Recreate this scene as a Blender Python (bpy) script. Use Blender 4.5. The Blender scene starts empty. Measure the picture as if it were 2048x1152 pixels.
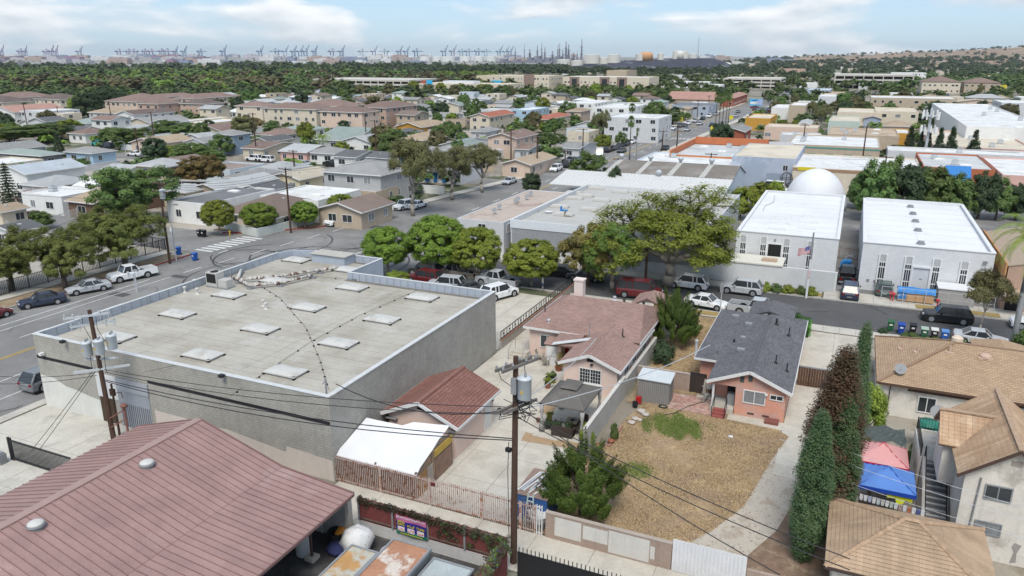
import bpy,math,random
import numpy as np
from mathutils import Vector,Matrix
random.seed(7)
C=bpy.context.scene
D=bpy.data
# ------------------------------------------------------------------ camera
F_PX,HOR,CAM_H=1510.0,114.0,26.5
TH=math.atan((576-HOR)/F_PX)
CT,ST=math.cos(TH),math.sin(TH)
YAW=math.atan(704/(F_PX/CT))
CA,SA=math.cos(YAW),math.sin(YAW)
cam_d=D.cameras.new('camera');cam=D.objects.new('camera',cam_d)
C.collection.objects.link(cam)
cam.location=(0,0,CAM_H);cam.rotation_euler=(math.pi/2-TH,0,0)
cam_d.sensor_width=36;cam_d.lens=F_PX/2048*36
cam_d.clip_start=0.5;cam_d.clip_end=60000
C.camera=cam
# ------------------------------------------------------------------ world
SUN_EL,SUN_AZ=math.radians(56),math.radians(186)
w=D.worlds.new('World');C.world=w;w.use_nodes=True
nt=w.node_tree;N=nt.nodes;N.clear()
def nd(nt,t,**kw):
 n=nt.nodes.new(t)
 for k,v in kw.items():
  if k.startswith('i_'):
   n.inputs[k[2:].replace('_',' ')].default_value=v
  else:setattr(n,k,v)
 return n
def lk(nt,a,ao,b,bi):nt.links.new(a.outputs[ao],b.inputs[bi])
sky=nd(nt,'ShaderNodeTexSky',sky_type='NISHITA',sun_disc=False)
sky.sun_elevation=SUN_EL;sky.sun_rotation=SUN_AZ
sky.air_density=1.0;sky.dust_density=0.4;sky.ozone_density=2.0
bg=nd(nt,'ShaderNodeBackground',i_Strength=0.12)
out=nd(nt,'ShaderNodeOutputWorld')
tc=nd(nt,'ShaderNodeTexCoord')
def cloud_noise(dz,dx=0.0):
 mp=nd(nt,'ShaderNodeMapping');mp.inputs['Scale'].default_value=(5.0,5.0,19.0)
 mp.inputs['Location'].default_value=(3.1+dx,0.4,1.35+dz)
 lk(nt,tc,'Generated',mp,'Vector')
 n1=nd(nt,'ShaderNodeTexNoise',i_Scale=1.0,i_Detail=9.0,i_Roughness=0.52,i_Distortion=0.15)
 lk(nt,mp,'Vector',n1,'Vector')
 return n1
na=cloud_noise(0);nb=cloud_noise(0.16,0.05)
cov=nd(nt,'ShaderNodeMapRange',i_From_Min=0.465,i_From_Max=0.575);lk(nt,na,'Fac',cov,'Value')
dif=nd(nt,'ShaderNodeMath',operation='SUBTRACT');lk(nt,na,'Fac',dif,0);lk(nt,nb,'Fac',dif,1)
shd=nd(nt,'ShaderNodeMapRange',i_From_Min=-0.09,i_From_Max=0.10);lk(nt,dif,0,shd,'Value')  # lit tops and shaded bases of the clouds, painted into their colour
ccol=nd(nt,'ShaderNodeMix',data_type='RGBA')
ccol.inputs[6].default_value=(2.65,2.9,3.15,1);ccol.inputs[7].default_value=(4.2,4.25,4.3,1)
lk(nt,shd,'Result',ccol,0)
tint=nd(nt,'ShaderNodeMix',data_type='RGBA',blend_type='MULTIPLY');tint.inputs[0].default_value=1
tint.inputs[7].default_value=(0.75,0.95,1.17,1)
gam=nd(nt,'ShaderNodeGamma',i_Gamma=0.42);lk(nt,sky,'Color',gam,'Color');scl=nd(nt,'ShaderNodeMix',data_type='RGBA',blend_type='MULTIPLY');scl.inputs[0].default_value=1;scl.inputs[7].default_value=(1.45,1.45,1.45,1);lk(nt,gam,'Color',scl,6);lk(nt,scl,2,tint,6)
mixc=nd(nt,'ShaderNodeMix',data_type='RGBA')
cvm=nd(nt,'ShaderNodeMath',operation='MULTIPLY');cvm.inputs[1].default_value=0.92;lk(nt,cov,'Result',cvm,0)
lk(nt,cvm,0,mixc,0);lk(nt,tint,2,mixc,6);lk(nt,ccol,2,mixc,7)
lk(nt,mixc,2,bg,'Color');lk(nt,bg,'Background',out,'Surface')
# ------------------------------------------------------------------ sun
sd=D.lights.new('sun','SUN');sd.energy=1.5;sd.angle=math.radians(26);sd.color=(1,0.95,0.87)
so=D.objects.new('sun',sd);C.collection.objects.link(so);so.location=(0,0,80)
sdir=Vector((math.sin(SUN_AZ)*math.cos(SUN_EL),math.cos(SUN_AZ)*math.cos(SUN_EL),math.sin(SUN_EL)))
so.rotation_euler=sdir.to_track_quat('Z','Y').to_euler()
vs=C.view_settings;vs.view_transform='Standard';vs.look='None';vs.gamma=1;vs.exposure=1.13
vs.use_curve_mapping=False
C.render.engine='CYCLES'
cy=C.cycles;cy.use_denoising=True;cy.max_bounces=6;cy.diffuse_bounces=4;cy.glossy_bounces=2
cy.transmission_bounces=3;cy.transparent_max_bounces=6;cy.volume_bounces=0;cy.use_adaptive_sampling=True
cy.adaptive_threshold=0.02;cy.caustics_reflective=False;cy.caustics_refractive=False;cy.sample_clamp_indirect=4
# ------------------------------------------------------------------ coordinates
def AB(px,py,z=0.0):
 u=(px-1024)/F_PX;v=(py-576)/F_PX
 k=(CAM_H-z)/(ST+v*CT)
 x,y=u*k,(CT-v*ST)*k
 return x*SA+y*CA,x*CA-y*SA
def W(a,b):return(a*SA+b*CA,a*CA-b*SA)
def pxm(px,py,z=0.0):
 v=(py-576)/F_PX
 return F_PX*(ST+v*CT)/(CAM_H-z)
# ------------------------------------------------------------------ materials
MATS={}
def mat(key,col=(.5,.5,.5),rough=.8,var=.14,sc=1.5,spec=.25,bump=0.0,metal=0.0,brick=None,streak=0.0,col2=None,thr=(.5,.6),sc2=.6,rnd=0.0,wave=None,stretch=None,uv=False,blot=None,own=False):
 if key in MATS:return MATS[key]
 m=D.materials.new(key);m.use_nodes=True;t=m.node_tree
 p=t.nodes['Principled BSDF']
 p.inputs['Roughness'].default_value=rough;p.inputs['Metallic'].default_value=metal
 p.inputs['Specular IOR Level'].default_value=spec
 co=nd(t,'ShaderNodeTexCoord');src='UV' if uv else 'Object'
 ge=nd(t,'ShaderNodeNewGeometry')
 vec=(co,src)if uv or own else(ge,'Position')
 if uv:vec=(ge,'Position')
 if stretch:
  mp=nd(t,'ShaderNodeMapping');mp.inputs['Scale'].default_value=stretch
  lk(t,co,'Object',mp,'Vector');vec=(mp,'Vector')
 def rgb(c):return(c[0],c[1],c[2],1)
 cur=nd(t,'ShaderNodeRGB');cur.outputs[0].default_value=rgb(col);cs=0
 def mix(fac,fo,c2=None,bt='MIX',fval=None,node2=None,o2=0):
  nonlocal cur,cs
  x=nd(t,'ShaderNodeMix',data_type='RGBA',blend_type=bt)
  if fac is not None:lk(t,fac,fo,x,0)
  else:x.inputs[0].default_value=fval
  lk(t,cur,cs,x,6)
  if node2 is not None:lk(t,node2,o2,x,7)
  else:x.inputs[7].default_value=rgb(c2)
  cur,cs=x,2
 def noise(scale,detail=4,v=None,rg=.6):
  n=nd(t,'ShaderNodeTexNoise',i_Scale=scale,i_Detail=detail,i_Roughness=rg)
  vv=v or vec;lk(t,vv[0],vv[1],n,'Vector');return n
 def ramp(n,o,lo,hi,a=0.,b=1.):
  r=nd(t,'ShaderNodeMapRange',i_From_Min=lo,i_From_Max=hi,i_To_Min=a,i_To_Max=b);lk(t,n,o,r,'Value');return r
 if col2 is not None:
  r=ramp(noise(sc2,6,rg=.65),'Fac',thr[0],thr[1]);mix(r,'Result',col2)
 if blot is not None:
  r=ramp(noise(blot[1],5,rg=.7),'Fac',blot[2],blot[3]);mix(r,'Result',blot[0])
 if brick is not None:
  bt=nd(t,'ShaderNodeTexBrick',i_Scale=1.0,i_Mortar_Size=brick[2],i_Brick_Width=brick[0],i_Row_Height=brick[1],i_Bias=0.0)
  bt.inputs['Color1'].default_value=(1,1,1,1);k=1-brick[4]
  bt.inputs['Color2'].default_value=(k,k,k,1);bt.inputs['Mortar'].default_value=rgb(brick[3])
  if uv:lk(t,co,'UV',bt,'Vector')
  else:
   sp=nd(t,'ShaderNodeSeparateXYZ');lk(t,co,'Object',sp,'Vector')
   ad=nd(t,'ShaderNodeMath',operation='ADD');lk(t,sp,'X',ad,0);lk(t,sp,'Y',ad,1)
   cb=nd(t,'ShaderNodeCombineXYZ');lk(t,ad,0,cb,'X');lk(t,sp,'Z',cb,'Y');lk(t,cb,'Vector',bt,'Vector')
  mix(None,0,bt='MULTIPLY',fval=1.0,node2=bt,o2='Color')
 if streak:
  mp2=nd(t,'ShaderNodeMapping');mp2.inputs['Scale'].default_value=(2.2,2.2,.16);lk(t,co,'Object',mp2,'Vector')
  r=ramp(noise(1.3,6,(mp2,'Vector'),.7),'Fac',.52,.8,0,streak)
  mix(r,'Result',tuple(c*.35 for c in col))
 if var:
  n1=ramp(noise(sc,8,rg=.68),'Fac',.25,.75,1-var,1+var)
  n2=ramp(noise(sc*11,3),'Fac',.25,.75,1-var*.6,1+var*.6)
  mu=nd(t,'ShaderNodeMath',operation='MULTIPLY');lk(t,n1,'Result',mu,0);lk(t,n2,'Result',mu,1)
  last=mu
  if rnd:
   oi=nd(t,'ShaderNodeObjectInfo');r3=ramp(oi,'Random',0,1,1-rnd,1+rnd)
   m3=nd(t,'ShaderNodeMath',operation='MULTIPLY');lk(t,mu,0,m3,0);lk(t,r3,'Result',m3,1);last=m3
  cb=nd(t,'ShaderNodeCombineColor')
  for ch in('Red','Green','Blue'):lk(t,last,0,cb,ch)
  mix(None,0,bt='MULTIPLY',fval=1.0,node2=cb)
 lk(t,cur,cs,p,'Base Color')
 if bump:
  bp=nd(t,'ShaderNodeBump',i_Strength=1.0,i_Distance=bump);lk(t,noise(sc*7,5),'Fac',bp,'Height');lk(t,bp,'Normal',p,'Normal')
 MATS[key]=m
 return m
def leafmat(key,c1,c2,trans=.34,dark=.5):
 if key in MATS:return MATS[key]
 m=D.materials.new(key);m.use_nodes=True;t=m.node_tree
 p=t.nodes['Principled BSDF'];o=t.nodes['Material Output']
 p.inputs['Roughness'].default_value=.6;p.inputs['Specular IOR Level'].default_value=.2
 g=nd(t,'ShaderNodeNewGeometry');oi=nd(t,'ShaderNodeObjectInfo');co=nd(t,'ShaderNodeTexCoord')
 n=nd(t,'ShaderNodeTexNoise',i_Scale=.7,i_Detail=3.0);lk(t,co,'Object',n,'Vector')
 ad=nd(t,'ShaderNodeMath',operation='MULTIPLY_ADD');ad.inputs[1].default_value=.55;lk(t,g,'Random Per Island',ad,0)
 r=nd(t,'ShaderNodeMapRange',i_From_Min=.3,i_From_Max=.7,i_To_Min=0,i_To_Max=.45);lk(t,n,'Fac',r,'Value');lk(t,r,'Result',ad,2)
 mx=nd(t,'ShaderNodeMix',data_type='RGBA');lk(t,ad,0,mx,0)
 mx.inputs[6].default_value=(*c1,1);mx.inputs[7].default_value=(*c2,1)
 hs=nd(t,'ShaderNodeHueSaturation');lk(t,mx,2,hs,'Color')
 rr=nd(t,'ShaderNodeMapRange',i_To_Min=.82,i_To_Max=1.18);lk(t,oi,'Random',rr,'Value');lk(t,rr,'Result',hs,'Value')
 rh=nd(t,'ShaderNodeMapRange',i_To_Min=.485,i_To_Max=.515);lk(t,oi,'Random',rh,'Value');lk(t,rh,'Result',hs,'Hue')
 lk(t,hs,'Color',p,'Base Color')
 tr=nd(t,'ShaderNodeBsdfTranslucent');lk(t,hs,'Color',tr,'Color')
 ms=nd(t,'ShaderNodeMixShader');ms.inputs[0].default_value=trans
 lk(t,p,'BSDF',ms,1);lk(t,tr,'BSDF',ms,2);lk(t,ms,'Shader',o,'Surface')
 MATS[key]=m
 return m
# ------------------------------------------------------------------ mesh builder
class MB:
 def __init__(s):s.v=[];s.f=[];s.mi=[];s.uv=[]
 def add(s,vs,fs,m=0,uv=None):
  o=len(s.v);s.v+=[tuple(p)for p in vs]
  for i,f in enumerate(fs):
   s.f.append(tuple(o+k for k in f));s.mi.append(m);s.uv.append(uv[i]if uv else None)
  return s
 def box(s,x0,x1,y0,y1,z0,z1,m=0):
  return s.add([(x0,y0,z0),(x1,y0,z0),(x1,y1,z0),(x0,y1,z0),(x0,y0,z1),(x1,y0,z1),(x1,y1,z1),(x0,y1,z1)],[(3,2,1,0),(4,5,6,7),(0,1,5,4),(1,2,6,5),(2,3,7,6),(3,0,4,7)],m)
 def prism(s,pts,z0,z1,m=0):
  n=len(pts);A=sum(pts[i][0]*pts[(i+1)%n][1]-pts[(i+1)%n][0]*pts[i][1]for i in range(n))
  if A<0:pts=pts[::-1]
  vs=[(x,y,z0)for x,y in pts]+[(x,y,z1)for x,y in pts]
  return s.add(vs,[tuple(range(n))[::-1],tuple(range(n,2*n))]+[(i,(i+1)%n,n+(i+1)%n,n+i)for i in range(n)],m)
 def slab(s,q,t,m=0,uv=None):
  q=[Vector(p)for p in q];nn=(q[1]-q[0]).cross(q[-1]-q[0]).normalized()
  if nn.z<0:q=q[::-1];nn=-nn
  k=len(q);vs=q+[p-nn*t for p in q]
  e=(q[1]-q[0]).normalized();up=nn.cross(e);o=q[0]
  tu=[((p-o).dot(e),(p-o).dot(up))for p in q]
  fs=[tuple(range(k)),tuple(range(k,2*k))[::-1]]+[(i+k,(i+1)%k+k,(i+1)%k,i)for i in range(k)]
  return s.add(vs,fs,m,[tu]+[None]*(k+1))
 def tube(s,p0,p1,r0,r1=None,n=8,m=0,cap=True):
  r1=r0 if r1 is None else r1
  p0,p1=Vector(p0),Vector(p1);d=(p1-p0)
  if d.length<1e-6:return s
  d.normalize();x=d.orthogonal().normalized();y=d.cross(x)
  vs=[]
  for p,r in((p0,r0),(p1,r1)):
   for i in range(n):
    t=2*math.pi*i/n;vs.append(p+x*(r*math.cos(t))+y*(r*math.sin(t)))
  fs=[(i,(i+1)%n,n+(i+1)%n,n+i)for i in range(n)]
  if cap:fs+=[tuple(range(n))[::-1],tuple(range(n,2*n))]
  return s.add(vs,fs,m)
 def path(s,pts,r,n=6,m=0):
  for i in range(len(pts)-1):
   ra=r[i]if isinstance(r,(list,tuple))else r;rb=r[i+1]if isinstance(r,(list,tuple))else r
   s.tube(pts[i],pts[i+1],ra,rb,n,m)
  return s
 def beam(s,p0,p1,wx,wz,m=0):
  p0,p1=Vector(p0),Vector(p1);d=(p1-p0).normalized()
  up=Vector((0,0,1))if abs(d.z)<.95 else Vector((1,0,0))
  x=d.cross(up).normalized()*wx/2;y=x.cross(d).normalized()*wz/2
  vs=[p0-x-y,p0+x-y,p0+x+y,p0-x+y,p1-x-y,p1+x-y,p1+x+y,p1-x+y]
  return s.add(vs,[(0,1,2,3),(7,6,5,4),(0,4,5,1),(1,5,6,2),(2,6,7,3),(3,7,4,0)],m)
 def lathe(s,prof,n=16,m=0,c=(0,0)):
  vs=[]
  for r,z in prof:
   for i in range(n):
    t=2*math.pi*i/n;vs.append((c[0]+r*math.cos(t),c[1]+r*math.sin(t),z))
  fs=[]
  for k in range(len(prof)-1):
   for i in range(n):fs.append((k*n+i,k*n+(i+1)%n,(k+1)*n+(i+1)%n,(k+1)*n+i))
  fs+=[tuple(range(n))[::-1],tuple(range((len(prof)-1)*n,len(prof)*n))]
  return s.add(vs,fs,m)
 def sheet(s,pts,z=0,m=0):return s.add([(x,y,z)for x,y in pts],[tuple(range(len(pts)))],m)
 def mesh(s,name,mats,smooth=False):
  me=D.meshes.new(name);me.from_pydata(s.v,[],s.f)
  if not isinstance(mats,(list,tuple)):mats=[mats]
  for x in mats:me.materials.append(x)
  if len(mats)>1:me.polygons.foreach_set('material_index',s.mi)
  if smooth:me.polygons.foreach_set('use_smooth',[True]*len(s.f))
  if any(u is not None for u in s.uv):
   ul=me.uv_layers.new(name='UVMap');i=0;buf=[]
   for f,u in zip(s.f,s.uv):
    for k in range(len(f)):buf+=list(u[k])if u else[0.0,0.0]
   ul.data.foreach_set('uv',buf)
  me.update();return me
COL=C.collection
KIDS={}
def link(o,parent=None):
 COL.objects.link(o)
 if parent is not None:
  o.parent=parent;KIDS.setdefault(parent.name,[]).append(o)
 return o
def link_child(c,p):
 COL.objects.link(c);c.parent=p;KIDS.setdefault(p.name,[]).append(c);return c
def part(name,mb,mats,parent,smooth=False,label=None,loc=None,rot=None,kind=None):
 me=mb if isinstance(mb,bpy.types.Mesh)else mb.mesh(name,mats,smooth)
 o=link(D.objects.new(name,me),parent)
 if loc is not None:o.location=loc
 if rot is not None:o.rotation_euler=rot
 if label:o['label']=label
 if kind:o['kind']=kind
 return o
USED={}
def tagl(o,label,cat,group=None):
 o['kind']='thing';o['label']=label;o['category']=cat
 if group:o['group']=group
 return o
def thing(name,label,cat,a,b,z=0.0,rot=0.0,group=None,sc=None):
 o=link(D.objects.new(name,None));o.empty_display_size=.3
 x,y=W(a,b);o.location=(x,y,z);o.rotation_euler=(0,0,-YAW+rot)
 if sc is not None:o.scale=(sc,)*3 if not isinstance(sc,tuple)else sc
 return tagl(o,label,cat,group)
def solo(name,label,cat,mb,mats,a,b,z=0.0,rot=0.0,group=None,smooth=False,sc=None):
 me=mb if isinstance(mb,bpy.types.Mesh)else mb.mesh(name,mats,smooth)
 o=link(D.objects.new(name,me));x,y=W(a,b);o.location=(x,y,z);o.rotation_euler=(0,0,-YAW+rot)
 if sc is not None:o.scale=(sc,)*3 if not isinstance(sc,tuple)else sc
 return tagl(o,label,cat,group)
def structure(name,mb,mats,a=0,b=0,z=0,smooth=False):
 me=mb if isinstance(mb,bpy.types.Mesh)else mb.mesh(name,mats,smooth)
 o=link(D.objects.new(name,me));x,y=W(a,b);o.location=(x,y,z);o.rotation_euler=(0,0,-YAW);o['kind']='structure'
 return o
def dup(root,label=None,a=None,b=None,z=0.0,rot=0.0,group=None,sc=None):
 r=root.copy();COL.objects.link(r)
 if a is not None:x,y=W(a,b);r.location=(x,y,z);r.rotation_euler=(0,0,-YAW+rot)
 if sc is not None:r.scale=(sc,)*3 if not isinstance(sc,tuple)else sc
 if label:r['label']=label
 if group:r['group']=group
 for ch in KIDS.get(root.name,()):
  c=link_child(ch.copy(),r)
  for g in KIDS.get(ch.name,()):
   link_child(g.copy(),c)
 return r
WHITE=mat('white_paint',(.66,.66,.65),.6,.06,1)
OFFW=mat('off_white_stucco',(.66,.65,.61),.85,.08,1.2,streak=.25)
GLASS=mat('window_glass',(.03,.035,.04),.12,.2,.6,spec=.6,rnd=.3)
GLASSL=mat('curtained_glass',(.22,.23,.24),.2,.3,.8,spec=.5)
DARK=mat('dark_gap',(.02,.02,.02),.9,.2)
BLACKM=mat('black_metal',(.025,.025,.027),.5,.15)
GALV=mat('galvanised_metal',(.45,.47,.49),.45,.15,2,spec=.5)
GREYM=mat('grey_metal',(.24,.25,.26),.55,.15,2)
WOODP=mat('pole_wood',(.075,.045,.033),.9,.3,2,stretch=(6,6,.6))
CONC=mat('concrete',(.50,.465,.40),.9,.13,.5,col2=(.42,.385,.325),thr=(.48,.64),sc2=.35,bump=.004)
CONCD=mat('concrete_joint',(.2,.185,.16),.95,.2)
PAVE=mat('pavement_concrete',(.48,.45,.395),.9,.12,.6,col2=(.38,.36,.33),thr=(.5,.65),sc2=.5)
KERB=mat('kerb_concrete',(.42,.40,.36),.9,.15,1)
REDK=mat('red_kerb_paint',(.30,.07,.06),.8,.3,2)
ASPH=mat('asphalt',(.185,.18,.174),.92,.14,.25,col2=(.235,.23,.222),thr=(.45,.62),sc2=.12,blot=((.12,.117,.117),.5,.62,.72))
ASPHN=mat('fresh_asphalt',(.088,.087,.088),.92,.12,.3,col2=(.105,.104,.104),thr=(.45,.62),sc2=.2)
MARK=mat('road_paint',(.62,.62,.60),.8,.25,2,col2=(.3,.3,.3),thr=(.56,.68),sc2=2.5)
YEL=mat('yellow_road_paint',(.5,.33,.06),.8,.2,2)
DIRT=mat('bare_dirt',(.22,.155,.105),1,.25,.8,col2=(.30,.235,.15),thr=(.42,.6),sc2=.5)
# ------------------------------------------------------------------ roofs, windows, houses
def shingle(key,c,uvb=(.5,.17,.012),dark=.45,var=.13,tone=.16):
 return mat('roof_'+key,c,.9,var,.5,brick=(uvb[0],uvb[1],uvb[2],(dark,dark,dark),tone),uv=True,spec=.15)
RC=dict(brown=(.235,.165,.14),dbrown=(.155,.12,.108),tan=(.38,.295,.21),grey=(.29,.29,.285),dgrey=(.13,.132,.138),lgrey=(.42,.43,.43),blue=(.44,.48,.52),white=(.66,.665,.66),red=(.36,.13,.085),salmon=(.42,.245,.20),pink=(.28,.175,.145),cream=(.5,.44,.35),green=(.27,.32,.30),taupe=(.215,.165,.14),rust=(.26,.12,.09),palegreen=(.38,.43,.42))
def rmat(k):
 if k=='white':return mat('roof_white_coat',RC['white'],.7,.10,.4,col2=(.53,.52,.49),thr=(.46,.64),sc2=.22,blot=((.40,.39,.36),.35,.62,.72))
 c=RC[k];return mat('roof_'+k,tuple(v*.92 for v in c),.92,.17,.7,col2=tuple(v*.78 for v in c),thr=(.45,.68),sc2=.35,rnd=.10)
def fmat(k):
 if k=='white':return rmat(k)
 c=RC[k];return mat('flat_roof_'+k,tuple(min(.6,v*1.15+.03)for v in c),.92,.12,.4,col2=tuple(v*.85 for v in c),thr=(.45,.66),sc2=.2,blot=(tuple(min(.62,v*1.3+.05)for v in c),.3,.6,.7))
WC=dict(white=(.70,.70,.68),cream=(.60,.53,.42),peach=(.60,.47,.38),salmon=(.50,.345,.27),grey=(.42,.42,.42),lgrey=(.55,.56,.57),blue=(.52,.58,.63),bluegrey=(.26,.33,.42),tan=(.45,.37,.28),pink=(.60,.38,.33),yellow=(.55,.45,.25),brick=(.33,.10,.06),orange=(.48,.20,.09),mint=(.45,.53,.48),dgrey=(.16,.17,.18),brown=(.16,.10,.07),paleyellow=(.60,.53,.38),teal=(.40,.55,.52),skyblue=(.36,.50,.62),steel=(.33,.38,.46),ochre=(.5,.27,.05))
def wmat(k):return mat('wall_'+k,WC[k],.88,.09,.8,streak=.18)
def roof_planes(kind,ridge,x0,x1,y0,y1,z,rise):
 w,d=x1-x0,y1-y0;cx,cy_=(x0+x1)/2,(y0+y1)/2;Z=z+rise
 if kind=='gable' and ridge=='a':
  return[[(x0,y1,z),(x0,y0,z),(cx,y0,Z),(cx,y1,Z)],[(x1,y0,z),(x1,y1,z),(cx,y1,Z),(cx,y0,Z)]]
 if kind=='gable':
  return[[(x0,y0,z),(x1,y0,z),(x1,cy_,Z),(x0,cy_,Z)],[(x1,y1,z),(x0,y1,z),(x0,cy_,Z),(x1,cy_,Z)]]
 if kind=='hip':
  if d>=w:r0,r1=(cx,y0+w/2,Z),(cx,y1-w/2,Z)
  else:r0,r1=(x0+d/2,cy_,Z),(x1-d/2,cy_,Z)
  if d>=w:
   return[[(x0,y1,z),(x0,y0,z),r0,r1],[(x1,y0,z),(x1,y1,z),r1,r0],[(x0,y0,z),(x1,y0,z),r0],[(x1,y1,z),(x0,y1,z),r1]]
  return[[(x0,y0,z),(x1,y0,z),r1,r0],[(x1,y1,z),(x0,y1,z),r0,r1],[(x1,y0,z),(x1,y1,z),r1],[(x0,y1,z),(x0,y0,z),r0]]
 if kind=='shed':
  return[[(x0,y0,z),(x1,y0,z),(x1,y1,Z),(x0,y1,Z)]]
def courses(mb,q,step,lift=.03,m=0):
 """lay stepped courses up a roof plane (eave0, eave1, ridge1, ridge0)"""
 q=[Vector(p)for p in q]
 if len(q)==3:q=[q[0],q[1],q[2],q[2]]
 n=(q[1]-q[0]).cross(q[3]-q[0]).normalized()
 if n.z<0:n=-n
 L=((q[2]+q[3])/2-(q[0]+q[1])/2).length;k=max(2,int(L/step));e=(q[1]-q[0]).normalized();up=n.cross(e)
 for i in range(k):
  t0,t1=i/k,min(1,(i+1.25)/k)
  a,b=q[0].lerp(q[3],t0),q[1].lerp(q[2],t0);c,d=q[1].lerp(q[2],t1),q[0].lerp(q[3],t1)
  vs=[a+n*lift,b+n*lift,c+n*.003,d+n*.003,a-n*.01,b-n*.01]
  uv=[((p-q[0]).dot(e),(p-q[0]).dot(up))for p in vs[:4]]
  mb.add(vs,[(0,1,2,3),(4,5,1,0)],m,[uv,None])
WM={}
def win_mesh(w,h,style,fm):
 k=(round(w,2),round(h,2),style,fm.name)
 if k not in WM:
  f=MB();t=.07
  f.box(-w/2-t,w/2+t,-.06,0,-h/2-t,-h/2).box(-w/2-t,w/2+t,-.06,0,h/2,h/2+t)
  f.box(-w/2-t,-w/2,-.06,0,-h/2,h/2).box(w/2,w/2+t,-.06,0,-h/2,h/2)
  if style in('slide','grid'):f.box(-.03,.03,-.05,-.021,-h/2,h/2)
  if style=='grid':
   for i in(-3,-2,-1,1,2,3):
    f.box(i*w/8-.012,i*w/8+.012,-.032,-.021,-h/2,h/2)
   for j in(-1,0,1):f.box(-w/2,w/2,-.031,-.0215,j*h/4-.012,j*h/4+.012)
  p=MB().box(-w/2,w/2,-.02,-.002,-h/2,h/2)
  WM[k]=(f.mesh('window',fm),p)
 return WM[k]
PM={}
def window(parent,x,y,z,w,h,face='f',style='slide',fm=None,glass=None,name='window'):
 fm=fm or WHITE;glass=glass or GLASS
 f,p=win_mesh(w,h,style,fm)
 key=(round(w,2),round(h,2),style,glass.name)
 if key not in PM:PM[key]=p.mesh('pane',glass)
 rz={'f':0,'r':math.pi/2,'l':-math.pi/2,'b':math.pi}[face]if isinstance(face,str)else face
 o=part(name,f,None,parent,loc=(x,y,z),rot=(0,0,rz))
 part('pane',PM[key],None,o)
 return o
DM={}
def door(parent,x,y,z,w=.95,h=2.05,face='f',m=None,name='door'):
 m=m or mat('door_white',(.62,.62,.6),.6,.08)
 k=(w,h,m.name)
 if k not in DM:
  b=MB().box(-w/2,w/2,-.05,0,0,h);b.box(-w/2-.07,-w/2,-.07,0,0,h+.07).box(w/2,w/2+.07,-.07,0,0,h+.07).box(-w/2,w/2,-.07,0,h,h+.07)
  DM[k]=b.mesh('door',m)
 rz={'f':0,'r':math.pi/2,'l':-math.pi/2,'b':math.pi}[face]
 return part(name,DM[k],None,parent,loc=(x,y,z),rot=(0,0,rz))
LAND=[]
TAKEN=[]
def occupied(a0,a1,b0,b1,pad=0):
 return any(a0<t[1]+pad and a1>t[0]-pad and b0<t[3]+pad and b1>t[2]-pad for t in TAKEN)
def vent_bits(parent,planes,n,rnd):
 for i in range(n):
  q=planes[i%len(planes)];q=[Vector(p)for p in q]
  t,u=rnd.uniform(.4,.8),rnd.uniform(.25,.75)
  p=q[0].lerp(q[1],u).lerp(q[-1].lerp(q[2],u)if len(q)>3 else q[2],t)
  v=MB();
  if i%2:v.box(-.22,.22,-.2,.2,-.1,.16)
  else:v.lathe([(.13,-.1),(.06,.05),(.06,.45),(.09,.46),(.09,.52)],6)
  part('vent',v,GALV,parent,loc=p)
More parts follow.
